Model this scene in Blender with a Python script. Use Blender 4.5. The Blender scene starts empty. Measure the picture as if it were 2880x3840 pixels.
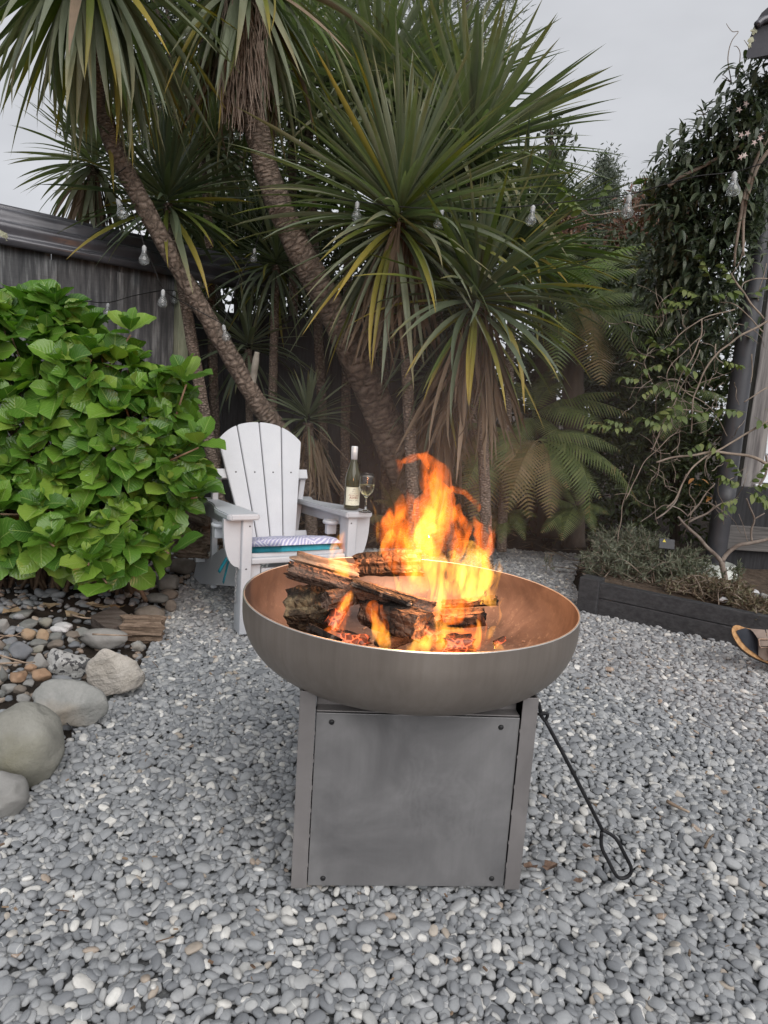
import bpy, bmesh, math, random
import numpy as np
from mathutils import Vector, Matrix, Euler, Quaternion, noise as mnoise

SC = bpy.context.scene
COL = SC.collection
random.seed(7)
RNG = np.random.default_rng(7)
R = math.radians

# ------------------------------------------------------------------ camera
CAM_H, PITCH, ROLL, FPX = 1.0531, 0.1555, -0.0648, 2600.0
_f = Vector((0, math.cos(PITCH), -math.sin(PITCH)))
_d = Vector((0, -math.sin(PITCH), -math.cos(PITCH)))
_x = Vector((1, 0, 0))
_r2 = _x * math.cos(ROLL) + _d * math.sin(ROLL)
_d2 = -_x * math.sin(ROLL) + _d * math.cos(ROLL)
CAMP = Vector((0, 0, CAM_H))
cam = bpy.data.cameras.new('camera')
cam.sensor_fit = 'VERTICAL'
cam.angle = 2 * math.atan(1920 / FPX)
cam.clip_start = 0.05
cam.clip_end = 500
camo = bpy.data.objects.new('camera', cam)
COL.objects.link(camo)
camo.matrix_world = Matrix(((_r2.x, -_d2.x, -_f.x, 0), (_r2.y, -_d2.y, -_f.y, 0),
                            (_r2.z, -_d2.z, -_f.z, CAM_H), (0, 0, 0, 1)))
SC.camera = camo

def ray(px, py):
    return _r2 * ((px - 1440) / FPX) + _d2 * ((py - 1920) / FPX) + _f
def P(px, py, Y):
    """point of the place seen at photo pixel px,py that stands Y metres away"""
    d = ray(px, py)
    return CAMP + d * (Y / d.y)
def G(px, py, z=0.0):
    d = ray(px, py)
    return CAMP + d * ((z - CAM_H) / d.z)

# ------------------------------------------------------------------ world, sun, exposure
W = bpy.data.worlds.new('World'); SC.world = W; W.use_nodes = True
nt = W.node_tree; nt.nodes.clear()
wo = nt.nodes.new('ShaderNodeOutputWorld'); bg = nt.nodes.new('ShaderNodeBackground')
sky = nt.nodes.new('ShaderNodeTexSky'); sky.sky_type = 'NISHITA'; sky.sun_disc = False
SUN_DIR = Vector((0.28, -0.76, 0.62)).normalized()
sky.sun_elevation = math.asin(SUN_DIR.z); sky.sun_rotation = math.atan2(SUN_DIR.x, SUN_DIR.y)
hs = nt.nodes.new('ShaderNodeHueSaturation'); hs.inputs['Saturation'].default_value = 0.25
nt.links.new(sky.outputs[0], hs.inputs['Color'])
tc = nt.nodes.new('ShaderNodeTexCoord'); mp = nt.nodes.new('ShaderNodeMapping')
mp.inputs['Scale'].default_value = (1.2, 1.2, 3.0)
nz = nt.nodes.new('ShaderNodeTexNoise'); nz.inputs['Scale'].default_value = 1.6; nz.inputs['Detail'].default_value = 5
nt.links.new(tc.outputs['Generated'], mp.inputs[0]); nt.links.new(mp.outputs[0], nz.inputs['Vector'])
rp = nt.nodes.new('ShaderNodeValToRGB')
rp.color_ramp.elements[0].position = 0.3; rp.color_ramp.elements[0].color = (2.5, 2.56, 2.72, 1)
rp.color_ramp.elements[1].position = 0.7; rp.color_ramp.elements[1].color = (3.75, 3.82, 4.02, 1)
nt.links.new(nz.outputs['Fac'], rp.inputs[0])
mx = nt.nodes.new('ShaderNodeMixRGB'); mx.inputs[0].default_value = 0.92
nt.links.new(hs.outputs[0], mx.inputs[1]); nt.links.new(rp.outputs[0], mx.inputs[2])
nt.links.new(mx.outputs[0], bg.inputs[0]); bg.inputs[1].default_value = 0.1
nt.links.new(bg.outputs[0], wo.inputs[0])
sl = bpy.data.lights.new('sun', 'SUN'); sl.energy = 1.5; sl.angle = R(60); sl.color = (1.0, 0.97, 0.93)
so = bpy.data.objects.new('sun', sl); COL.objects.link(so)
so.rotation_euler = SUN_DIR.to_track_quat('Z', 'Y').to_euler()
SC.view_settings.view_transform = 'Standard'; SC.view_settings.look = 'None'
SC.view_settings.exposure = 1.0; SC.view_settings.gamma = 1; SC.view_settings.use_curve_mapping = False
SC.render.engine = 'CYCLES'
SC.cycles.use_denoising = True
try: SC.cycles.denoiser = 'OPENIMAGEDENOISE'
except Exception: pass
SC.cycles.max_bounces = 8; SC.cycles.diffuse_bounces = 4; SC.cycles.glossy_bounces = 3
SC.cycles.transmission_bounces = 8; SC.cycles.transparent_max_bounces = 24; SC.cycles.volume_bounces = 1
SC.cycles.sample_clamp_indirect = 4.0
SC.cycles.volume_step_rate = 1.0
SC.cycles.use_adaptive_sampling = True; SC.cycles.adaptive_threshold = 0.02

# ------------------------------------------------------------------ materials
def newmat(name):
    m = bpy.data.materials.new(name); m.use_nodes = True
    return m, m.node_tree, m.node_tree.nodes['Principled BSDF']
def N(t, kind, **kw):
    n = t.nodes.new(kind)
    for k, v in kw.items():
        if k.startswith('i_'): n.inputs[k[2:].replace('_', ' ')].default_value = v
        else: setattr(n, k, v)
    return n
def ramp(t, fac, stops, interp='LINEAR'):
    r = t.nodes.new('ShaderNodeValToRGB'); cr = r.color_ramp; cr.interpolation = interp
    while len(cr.elements) < len(stops): cr.elements.new(0.5)
    for e, (p, c) in zip(cr.elements, stops):
        e.position = p; e.color = (*c, 1) if len(c) == 3 else c
    t.links.new(fac, r.inputs[0]); return r.outputs[0]
def mixc(t, f, a, b, mode='MIX'):
    m = t.nodes.new('ShaderNodeMixRGB'); m.blend_type = mode
    for i, v in ((0, f), (1, a), (2, b)):
        if hasattr(v, 'is_output'): t.links.new(v, m.inputs[i])
        elif i == 0: m.inputs[0].default_value = v
        else: m.inputs[i].default_value = (*v, 1)
    return m.outputs[0]
def mth(t, op, a, b=None, c=None, clamp=False):
    m = t.nodes.new('ShaderNodeMath'); m.operation = op; m.use_clamp = clamp
    for i, v in enumerate((a, b, c)):
        if v is None: continue
        if hasattr(v, 'is_output'): t.links.new(v, m.inputs[i])
        else: m.inputs[i].default_value = v
    return m.outputs[0]
def coords(t, kind='Object', scale=(1, 1, 1)):
    c = t.nodes.new('ShaderNodeTexCoord'); m = t.nodes.new('ShaderNodeMapping')
    m.inputs['Scale'].default_value = scale
    t.links.new(c.outputs[kind], m.inputs[0]); return m.outputs[0]
def noise(t, vec, scale, detail=4, rough=0.55, dist=0.0):
    n = t.nodes.new('ShaderNodeTexNoise'); n.inputs['Scale'].default_value = scale
    n.inputs['Detail'].default_value = detail; n.inputs['Roughness'].default_value = rough
    n.inputs['Distortion'].default_value = dist
    t.links.new(vec, n.inputs['Vector']); return n.outputs['Fac']
def bump(t, b, h, strength=0.4, dist=0.01):
    n = t.nodes.new('ShaderNodeBump'); n.inputs['Strength'].default_value = strength
    n.inputs['Distance'].default_value = dist
    t.links.new(h, n.inputs['Height']); t.links.new(n.outputs[0], b.inputs['Normal']); return n
def setb(b, **kw):
    names = dict(rough='Roughness', metal='Metallic', spec='Specular IOR Level', trans='Transmission Weight', ior='IOR', coat='Coat Weight')
    for k, v in kw.items(): b.inputs[names[k]].default_value = v

def MAT(name, c1, c2=None, scale=6, rough=0.7, bs=0.3, bscale=30, bdist=0.005, metal=0, spec=0.3,
        sc=(1, 1, 1), lo=0.35, hi=0.65, c3=None, objvar=0.0, kind='Object'):
    m, t, b = newmat(name); v = coords(t, kind, sc)
    n = noise(t, v, scale, 6, 0.6)
    st = [(lo, c1), (hi, c2 or c1)]
    if c3: st.append((min(0.98, hi + 0.15), c3))
    col = ramp(t, n, st)
    if objvar:
        oi = N(t, 'ShaderNodeObjectInfo')
        f = mth(t, 'MULTIPLY_ADD', oi.outputs['Random'], objvar * 2, 1 - objvar)
        hv = N(t, 'ShaderNodeHueSaturation'); t.links.new(col, hv.inputs['Color']); t.links.new(f, hv.inputs['Value'])
        col = hv.outputs[0]
    t.links.new(col, b.inputs['Base Color'])
    setb(b, rough=rough, metal=metal, spec=spec)
    if bs: bump(t, b, noise(t, v, bscale, 6, 0.65), bs, bdist)
    return m

def leafmat(name, stops, tip=None, rough=0.45, translucent=0.25, veins=False, var=0.35, spec=0.35, tmul=(0.9, 1.25, 0.45)):
    """stops: palette picked at random for each leaf; tip: (start, colour) along u"""
    m, t, b = newmat(name)
    oi = N(t, 'ShaderNodeObjectInfo'); ge = N(t, 'ShaderNodeNewGeometry')
    rnd = mth(t, 'FRACT', mth(t, 'ADD', oi.outputs['Random'], ge.outputs['Random Per Island']))
    col = ramp(t, rnd, stops)
    uv = N(t, 'ShaderNodeUVMap'); sx = N(t, 'ShaderNodeSeparateXYZ'); t.links.new(uv.outputs[0], sx.inputs[0])
    nv = noise(t, coords(t, 'Object'), 14, 3)
    if tip:
        jit = mth(t, 'MULTIPLY_ADD', rnd, 0.5, -0.25)
        f = mth(t, 'SUBTRACT', mth(t, 'ADD', sx.outputs[0], jit), tip[0])
        f = mth(t, 'ADD', f, mth(t, 'MULTIPLY_ADD', nv, 0.3, -0.15))
        f = mth(t, 'DIVIDE', f, max(0.02, 1.05 - tip[0]), clamp=True)
        col = mixc(t, f, col, tip[1])
    if veins:
        ay = mth(t, 'ABSOLUTE', mth(t, 'SUBTRACT', sx.outputs[1], 0.5))
        s = mth(t, 'PINGPONG', mth(t, 'SUBTRACT', mth(t, 'MULTIPLY', sx.outputs[0], 9), mth(t, 'MULTIPLY', ay, 7)), 0.5)
        side = mth(t, 'LESS_THAN', s, 0.055)
        mid = mth(t, 'LESS_THAN', ay, 0.018)
        vf = mth(t, 'MAXIMUM', mth(t, 'MULTIPLY', side, 0.3), mth(t, 'MULTIPLY', mid, 0.8))
        col = mixc(t, vf, col, (0.30, 0.42, 0.12))
        bump(t, b, mth(t, 'SUBTRACT', s, mth(t, 'MULTIPLY', mid, 0.5)), 0.5, 0.004)
    else:
        ln = mth(t, 'SINE', mth(t, 'MULTIPLY', sx.outputs[1], 40))
        bump(t, b, ln, 0.25, 0.001)
    col = mixc(t, mth(t, 'MULTIPLY', nv, var), col, (0.02, 0.03, 0.01))
    t.links.new(col, b.inputs['Base Color']); setb(b, rough=rough, spec=spec)
    if translucent:
        tr = N(t, 'ShaderNodeBsdfTranslucent'); ms = N(t, 'ShaderNodeMixShader'); ms.inputs[0].default_value = translucent
        t.links.new(mixc(t, 1.0, col, tmul, 'MULTIPLY'), tr.inputs[0])
        out = t.nodes['Material Output']
        t.links.new(b.outputs[0], ms.inputs[1]); t.links.new(tr.outputs[0], ms.inputs[2]); t.links.new(ms.outputs[0], out.inputs[0])
    return m

# ------------------------------------------------------------------ mesh helpers
class MB:
    """collects faces for ONE mesh object"""
    def __init__(s): s.v = []; s.f = []; s.uv = []
    def add(s, vs, fs, uvs=None):
        o = len(s.v); s.v.extend([tuple(v) for v in vs]); s.f.extend([tuple(i + o for i in f) for f in fs])
        s.uv.extend(uvs if uvs else [(0.5, 0.5)] * len(vs)); return s
    def box(s, c, size, rot=None, bev=0.0):
        hx, hy, hz = [a / 2 for a in size]; M3 = rot if rot else Matrix.Identity(3); c = Vector(c)
        if bev <= 0:
            vs = [c + M3 @ Vector((x, y, z)) for x in (-hx, hx) for y in (-hy, hy) for z in (-hz, hz)]
            return s.add(vs, [(0, 1, 3, 2), (4, 6, 7, 5), (0, 4, 5, 1), (2, 3, 7, 6), (0, 2, 6, 4), (1, 5, 7, 3)])
        b = min(bev, hx * .9, hy * .9, hz * .9); bm = bmesh.new()
        bmesh.ops.create_cube(bm, size=1)
        for v in bm.verts: v.co = Vector((v.co.x * 2 * hx, v.co.y * 2 * hy, v.co.z * 2 * hz))
        bmesh.ops.bevel(bm, geom=bm.edges[:], offset=b, segments=2, affect='EDGES', profile=0.6)
        bm.verts.index_update()
        s.add([c + M3 @ v.co for v in bm.verts], [[v.index for v in f.verts] for f in bm.faces]); bm.free(); return s
    def tube(s, pts, rad, seg=8, cap=True, flat=1.0, up=None):
        pts = [Vector(p) for p in pts]; n = len(pts)
        if not hasattr(rad, '__len__'): rad = [rad] * n
        t0 = (pts[1] - pts[0]).normalized()
        a = Vector(up) if up else (Vector((0, 0, 1)) if abs(t0.z) < 0.9 else Vector((1, 0, 0)))
        x = (a - t0 * a.dot(t0)).normalized(); rings = []; fs = []; uvs = []
        for i, p in enumerate(pts):
            t = (pts[min(i + 1, n - 1)] - pts[max(i - 1, 0)])
            t = t.normalized() if t.length > 1e-9 else t0
            x = (x - t * x.dot(t)); x = x.normalized() if x.length > 1e-6 else Vector((1, 0, 0)); y = t.cross(x)
            for k in range(seg):
                an = 2 * math.pi * k / seg
                rings.append(p + x * (math.cos(an) * rad[i]) + y * (math.sin(an) * rad[i] * flat)); uvs.append((i / (n - 1), k / seg))
        for i in range(n - 1):
            for k in range(seg):
                k2 = (k + 1) % seg
                fs.append((i * seg + k, i * seg + k2, (i + 1) * seg + k2, (i + 1) * seg + k))
        if cap:
            fs.append(tuple(range(seg - 1, -1, -1))); fs.append(tuple((n - 1) * seg + k for k in range(seg)))
        return s.add(rings, fs, uvs)
    def lathe(s, prof, seg=32, c=(0, 0, 0), axis=None):
        c = Vector(c); vs = []; fs = []; n = len(prof)
        for k in range(seg):
            a = 2 * math.pi * k / seg
            for r, z in prof:
                vs.append(c + Vector((r * math.cos(a), r * math.sin(a), z)))
        for k in range(seg):
            k2 = (k + 1) % seg
            for i in range(n - 1):
                fs.append((k * n + i, k2 * n + i, k2 * n + i + 1, k * n + i + 1))
        return s.add(vs, fs)
    def prism(s, outline, t0, t1, M4=None):
        """outline in local x,z ; thickness along local y from t0 to t1"""
        n = len(outline); M4 = M4 or Matrix.Identity(4)
        vs = [M4 @ Vector((x, t0, z)) for x, z in outline] + [M4 @ Vector((x, t1, z)) for x, z in outline]
        fs = [tuple(range(n)), tuple(range(2 * n - 1, n - 1, -1))]
        fs += [(i, i + n, (i + 1) % n + n, (i + 1) % n) for i in range(n)]
        return s.add(vs, fs)
    def mesh(s, name, mat, smooth=False):
        m = bpy.data.meshes.new(name); m.from_pydata(s.v, [], s.f)
        ul = m.uv_layers.new(name='UVMap')
        li = np.empty(len(m.loops), dtype=np.int32); m.loops.foreach_get('vertex_index', li)
        ul.data.foreach_set('uv', np.asarray(s.uv, dtype=np.float32)[li].ravel())
        if mat: m.materials.append(mat)
        if smooth: m.polygons.foreach_set('use_smooth', [True] * len(m.polygons))
        m.update(); return m
    def build(s, name, mat, parent=None, smooth=False, fixn=True):
        me = s.mesh(name, mat, smooth)
        if fixn:
            bm = bmesh.new(); bm.from_mesh(me); bmesh.ops.recalc_face_normals(bm, faces=bm.faces[:]); bm.to_mesh(me); bm.free()
        return link(name, me, parent)
def link(name, data, parent=None, mw=None):
    o = bpy.data.objects.new(name, data); COL.objects.link(o)
    if parent is not None:
        o.parent = parent
        if parent.type == 'EMPTY': o.matrix_parent_inverse = parent_inv(parent)
        else: o.matrix_parent_inverse = parent_inv(parent)
    if mw is not None: o.matrix_local = mw
    return o
def parent_inv(p):
    return world(p).inverted()
def world(o):
    m = o.matrix_basis.copy()
    if o.parent: m = world(o.parent) @ o.matrix_parent_inverse @ m
    return m
def tag(o, label=None, cat=None, group=None, kind=None):
    if label: o['label'] = label
    if cat: o['category'] = cat
    if group: o['group'] = group
    if kind: o['kind'] = kind
    return o
def thing(name, loc, label, cat, group=None):
    o = bpy.data.objects.new(name, None); COL.objects.link(o); o.location = loc; o.empty_display_size = 0.1
    return tag(o, label, cat, group)
def place(name, mesh, M4, parent=None):
    """an object that shares mesh data, at world matrix M4"""
    o = bpy.data.objects.new(name, mesh); COL.objects.link(o)
    if parent is not None:
        o.parent = parent; o.matrix_parent_inverse = parent_inv(parent)
    o.matrix_basis = M4
    return o
def frame(x, up):
    x = Vector(x).normalized(); up = Vector(up)
    z = up - x * up.dot(x)
    if z.length < 1e-4: z = Vector((1, 0, 0.01)) - x * x.x
    z.normalize(); y = z.cross(x)
    return Matrix((x, y, z)).transposed()
def TRS(loc, rot3, sx, sy=None, sz=None):
    sy = sx if sy is None else sy; sz = sx if sz is None else sz
    return Matrix.Translation(Vector(loc)) @ rot3.to_4x4() @ Matrix.Diagonal((sx, sy, sz, 1))
def spline(pts, per=6):
    """Catmull-Rom through tuples of any length"""
    p = [np.asarray(q, float) for q in pts]; p = [2 * p[0] - p[1]] + p + [2 * p[-1] - p[-2]]; out = []
    for i in range(1, len(p) - 2):
        for k in range(per):
            t = k / per
            out.append(0.5 * ((2 * p[i]) + (-p[i - 1] + p[i + 1]) * t + (2 * p[i - 1] - 5 * p[i] + 4 * p[i + 1] - p[i + 2]) * t * t + (-p[i - 1] + 3 * p[i] - 3 * p[i + 1] + p[i + 2]) * t ** 3))
    out.append(p[-2]); return out
def nv(p, s=1.0, seed=0.0):
    return mnoise.noise(Vector(p) * s + Vector((seed * 13.7, seed * 7.1, seed * 3.3)))
def rnd(a, b): return random.uniform(a, b)
# ------------------------------------------------------------------ ground and gravel
def polymesh(name, pts, z, mat):
    return MB().add([(x, y, z) for x, y in pts], [tuple(range(len(pts)))]).build(name, mat)
M_soil = MAT('soil', (0.018, 0.013, 0.010), (0.055, 0.042, 0.032), 9, 0.95, 0.8, 60, 0.02, c3=(0.10, 0.08, 0.06))
g = MB(); 
# soil sheet, gently uneven near by, reaching the horizon
xs = [-120, -40, -15, -8, -5] + list(np.linspace(-4, 4, 41)) + [5, 8, 15, 40, 120]
ys = [-60, -15, -4] + list(np.linspace(-2, 9, 56)) + [12, 20, 40, 120, 300]
idx = {}
for j, y in enumerate(ys):
    for i, x in enumerate(xs):
        z = -0.05
        if abs(x) < 5 and 1 < y < 9:
            z += 0.02 * nv((x, y, 0), 2.2)
            m = max(0.0, min(1.0, (-0.95 - x - max(0, (2.2 - y)) * 0.0) / 0.5))
            if x < -0.9: z += 0.07 * m
            if y > 5.2: z += min(0.25, (y - 5.2) * 0.25)
        idx[i, j] = len(g.v); g.v.append((x, y, z)); g.uv.append((0, 0))
for j in range(len(ys) - 1):
    for i in range(len(xs) - 1):
        g.f.append((idx[i, j], idx[i + 1, j], idx[i + 1, j + 1], idx[i, j + 1]))
tag(g.build('ground', M_soil, smooth=True), kind='structure')

GRAVEL = [(G(*p).x, G(*p).y) for p in [(-200, 3060), (60, 3000), (180, 2880), (270, 2740), (360, 2640), (500, 2560), (560, 2420), (610, 2330),
          (640, 2230), (740, 2140), (800, 2090)]] + [(-0.95, 4.7), (0.2, 5.1), (0.87, 5.33), (1.55, 5.3), (1.25, 4.4)] + \
         [(G(*p).x, G(*p).y) for p in [(2200, 2285), (2500, 2345), (2900, 2450)]] + [(2.4, 2.9), (2.0, 0.6), (-1.2, 0.6)]
M_grit = MAT('gravel_base', (0.10, 0.105, 0.11), (0.19, 0.195, 0.20), 60, 0.95, 0.8, 120, 0.01)
gb = tag(polymesh('gravel_bed', GRAVEL, -0.026, M_grit), kind='structure')

def inside(poly, x, y):
    c = np.zeros(np.shape(x), bool); n = len(poly)
    for i in range(n):
        x1, y1 = poly[i]; x2, y2 = poly[(i + 1) % n]
        if y1 == y2: continue
        hit = ((y1 > y) != (y2 > y)) & (x < (x2 - x1) * (y - y1) / (y2 - y1) + x1)
        c ^= hit
    return c

def pebble_material():
    m, t, b = newmat('pebble')
    a = N(t, 'ShaderNodeAttribute', attribute_type='INSTANCER', attribute_name='tone')
    col = ramp(t, a.outputs['Fac'], [(0.0, (0.205, 0.213, 0.226)), (0.25, (0.272, 0.281, 0.294)), (0.55, (0.345, 0.354, 0.364)), (0.80, (0.43, 0.434, 0.438)),
                                     (0.89, (0.44, 0.44, 0.43)), (0.945, (0.68, 0.66, 0.62)), (0.982, (0.80, 0.785, 0.75)), (0.988, (0.46, 0.40, 0.33)), (1.0, (0.38, 0.28, 0.21))])
    oi = N(t, 'ShaderNodeObjectInfo')
    v = coords(t, 'Object'); va = N(t, 'ShaderNodeVectorMath', operation='ADD'); t.links.new(v, va.inputs[0])
    sc = N(t, 'ShaderNodeVectorMath', operation='SCALE'); sc.inputs[0].default_value = (17, 31, 11)
    t.links.new(a.outputs['Fac'], sc.inputs['Scale']); t.links.new(sc.outputs[0], va.inputs[1])
    n1 = noise(t, va.outputs[0], 1.6, 5, 0.6); n2 = noise(t, va.outputs[0], 9, 4, 0.7)
    col = mixc(t, mth(t, 'MULTIPLY', n1, 0.5), col, (0.10, 0.11, 0.125), 'MIX')
    sp = ramp(t, n2, [(0.62, (0, 0, 0)), (0.7, (1, 1, 1))])
    col = mixc(t, mth(t, 'MULTIPLY', sp, 0.25), col, (0.5, 0.5, 0.48))
    # pale quartz veins on some stones
    wv = N(t, 'ShaderNodeTexWave', i_Scale=0.28, i_Distortion=4.0, i_Detail=2.0); t.links.new(va.outputs[0], wv.inputs['Vector'])
    vn = ramp(t, wv.outputs['Fac'], [(0.975, (0, 0, 0)), (0.99, (1, 1, 1))])
    some = mth(t, 'GREATER_THAN', mth(t, 'FRACT', mth(t, 'MULTIPLY', a.outputs['Fac'], 37.0)), 0.84)
    col = mixc(t, mth(t, 'MULTIPLY', mth(t, 'MULTIPLY', vn, some), 0.5), col, (0.6, 0.6, 0.58))
    t.links.new(col, b.inputs['Base Color']); setb(b, rough=0.72, spec=0.3)
    bump(t, b, n2, 0.25, 0.03)
    return m
M_peb = pebble_material()
def pebble_mesh(i):
    r = random.Random(100 + i); bm = bmesh.new(); bmesh.ops.create_icosphere(bm, subdivisions=2, radius=1.0)
    sx = r.uniform(0, 9)
    for v in bm.verts:
        c = v.co.copy()
        q = 1.0 + 0.20 * mnoise.noise(c * 0.9 + Vector((sx, i, 0))) + 0.06 * mnoise.noise(c * 2.1 + Vector((i, sx, 3)))
        e = 0.86
        c = Vector([math.copysign(abs(k) ** e, k) for k in c])
        v.co = c * q
    me = bpy.data.meshes.new('pebble'); bm.to_mesh(me); bm.free()
    me.materials.append(M_peb); me.polygons.foreach_set('use_smooth', [True] * len(me.polygons)); return me
PEB = [pebble_mesh(i) for i in range(10)]

def deposit():
    """pebbles dropped one by one on a height map, so that they lie on each other"""
    X0, X1, Y0, Y1, c = -1.7, 2.5, 0.75, 5.35, 0.006
    nx, ny = int((X1 - X0) / c), int((Y1 - Y0) / c)
    H = np.zeros((ny, nx)); out = []
    rng = np.random.default_rng(3)
    area = (X1 - X0) * (Y1 - Y0); n = int(area * 3700)
    K = 5
    xs = rng.uniform(X0 + .05, X1 - .05, (n, K)); ys = rng.uniform(Y0 + .05, Y1 - .05, (n, K))
    a = np.clip(rng.lognormal(math.log(0.0121), 0.23, n), 0.0075, 0.022)
    b = a * rng.uniform(0.5, 0.84, n); th = a * rng.uniform(0.30, 0.52, n); yaw = rng.uniform(0, math.pi * 2, n)
    ok = inside(GRAVEL, xs.ravel(), ys.ravel()).reshape(n, K)
    for i in range(n):
        best = None
        for k in range(K):
            if not ok[i, k]: continue
            h = H[int((ys[i, k] - Y0) / c), int((xs[i, k] - X0) / c)]
            if best is None or h < best[0]: best = (h, k)
        if best is None: continue
        x, y = xs[i, best[1]], ys[i, best[1]]
        # outside of what the camera sees
        if abs(x) > 0.62 * y + 0.35: continue
        rr = a[i]; j0, j1 = int((y - rr - Y0) / c), int((y + rr - Y0) / c) + 1; i0, i1 = int((x - rr - X0) / c), int((x + rr - X0) / c) + 1
        if j0 < 0 or i0 < 0 or j1 >= ny or i1 >= nx: continue
        gx = X0 + (np.arange(i0, i1) + .5) * c - x; gy = Y0 + (np.arange(j0, j1) + .5) * c - y
        gx, gy = np.meshgrid(gx, gy); cs, sn = math.cos(yaw[i]), math.sin(yaw[i])
        u = (gx * cs + gy * sn) / a[i]; w = (-gx * sn + gy * cs) / b[i]; q = 1 - u * u - w * w
        m = q > 0
        if m.sum() < 3: continue
        hh = H[j0:j1, i0:i1]; hm = hh[m]
        hmean = hm.mean()
        if hmean > 0.031: continue
        A = np.stack([gx[m], gy[m], np.ones(m.sum())], 1)
        try: sl = np.linalg.lstsq(A, hm, rcond=None)[0]
        except Exception: sl = (0, 0, 0)
        tx, ty = np.clip(sl[0] * 0.9 + rng.normal(0, .16), -.7, .7), np.clip(sl[1] * 0.9 + rng.normal(0, .16), -.7, .7)
        z = hmean + th[i] * 0.55
        top = z + tx * gx + ty * gy + th[i] * np.sqrt(np.maximum(q, 0))
        hh[m] = np.maximum(hm, top[m])
        out.append((x, y, z, a[i], b[i], th[i], yaw[i], tx, ty))
    return np.array(out)
DEP = deposit(); DEP[:, 2] -= 0.020
def peb_rot(yaw, tx, ty):
    nrm = Vector((-tx, -ty, 1)).normalized()
    return frame(Vector((math.cos(yaw), math.sin(yaw), tx * math.cos(yaw) + ty * math.sin(yaw))), nrm)
tone = np.random.default_rng(5).uniform(0, 1, len(DEP)); pick = np.random.default_rng(6).integers(0, 10, len(DEP))
def in_view(p):
    q = Vector(p) - CAMP; z = q.dot(_f)
    return abs(q.dot(_r2)) / z < 1430 / FPX and abs(q.dot(_d2)) / z < 1915 / FPX
score = []
for i, d in enumerate(DEP):
    v = in_view(d[:3]) and d[2] > -0.010 and not (abs(d[0] - 0.08) < .3 and abs(d[1] - 1.63) < .3)
    score.append(d[3] * d[4] / (d[0] ** 2 + d[1] ** 2 + 1) * (2 if v else 0))
order = np.argsort(-np.array(score)); near = set(order[:300].tolist())
for i in near:
    d = DEP[i]
    o = place('pebble', PEB[pick[i]], TRS(d[:3], peb_rot(*d[6:9]), d[3], d[4], d[5]), gb); o['tone'] = float(tone[i])
rest = [i for i in range(len(DEP)) if i not in near]
def gn_scatter(name, parent, pts, rots, scls, tones, picks, meshes):
    me = bpy.data.meshes.new(name); me.from_pydata([tuple(p) for p in pts], [], [])
    for nm, ty, data in (('rot', 'FLOAT_VECTOR', rots), ('scl', 'FLOAT_VECTOR', scls)):
        at = me.attributes.new(nm, ty, 'POINT'); at.data.foreach_set('vector', np.asarray(data, np.float32).ravel())
    at = me.attributes.new('tone', 'FLOAT', 'POINT'); at.data.foreach_set('value', np.asarray(tones, np.float32))
    at = me.attributes.new('pick', 'INT', 'POINT'); at.data.foreach_set('value', np.asarray(picks, np.int32))
    o = link(name, me, parent)
    cc = bpy.data.collections.new(name + '_shapes')
    for k, mm in enumerate(meshes): cc.objects.link(bpy.data.objects.new('%s_shape_%02d' % (name, k), mm))
    ng = bpy.data.node_groups.new(name, 'GeometryNodeTree')
    ng.interface.new_socket('Geometry', in_out='INPUT', socket_type='NodeSocketGeometry')
    ng.interface.new_socket('Geometry', in_out='OUTPUT', socket_type='NodeSocketGeometry')
    gi = ng.nodes.new('NodeGroupInput'); go = ng.nodes.new('NodeGroupOutput')
    ci = ng.nodes.new('GeometryNodeCollectionInfo'); ci.inputs['Collection'].default_value = cc
    ci.inputs['Separate Children'].default_value = True; ci.inputs['Reset Children'].default_value = True
    ip = ng.nodes.new('GeometryNodeInstanceOnPoints'); ip.inputs['Pick Instance'].default_value = True
    def attr(nm, ty):
        n = ng.nodes.new('GeometryNodeInputNamedAttribute'); n.data_type = ty; n.inputs['Name'].default_value = nm
        return n.outputs['Attribute']
    er = ng.nodes.new('FunctionNodeEulerToRotation')
    ng.links.new(attr('rot', 'FLOAT_VECTOR'), er.inputs[0]); ng.links.new(er.outputs[0], ip.inputs['Rotation'])
    ng.links.new(attr('scl', 'FLOAT_VECTOR'), ip.inputs['Scale']); ng.links.new(attr('pick', 'INT'), ip.inputs['Instance Index'])
    ng.links.new(gi.outputs[0], ip.inputs['Points']); ng.links.new(ci.outputs[0], ip.inputs['Instance'])
    ng.links.new(ip.outputs[0], go.inputs[0])
    md = o.modifiers.new('scatter', 'NODES'); md.node_group = ng
    return o
po = gn_scatter('pebbles', gb, DEP[rest][:, :3], [tuple(peb_rot(*DEP[i][6:9]).to_euler()) for i in rest], DEP[rest][:, 3:6], tone[rest], pick[rest], PEB)
tag(po, kind='stuff')

# bits of twig, bark and leaf blown over the gravel
lt = MB(); r_ = random.Random(91)
for i in range(420):
    y = r_.uniform(.95, 4.9); x = r_.uniform(-.62 * y - .1, .62 * y + .1)
    if not inside(GRAVEL, np.array(x), np.array(y)): continue
    L = r_.uniform(.004, .014) if r_.random() < .85 else r_.uniform(.015, .04); w = L * r_.uniform(.08, .5) if L < .015 else .0016
    lt.box((x, y, r_.uniform(.004, .014)), (L, w, min(w, .003)), Euler((r_.uniform(-.5, .5), r_.uniform(-.4, .4), r_.uniform(0, 6.28))).to_matrix())
tag(lt.build('plant_litter', MAT('plant_litter', (.10, .06, .04), (.30, .22, .15), 8, .9, 0), gb), kind='stuff')
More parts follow.
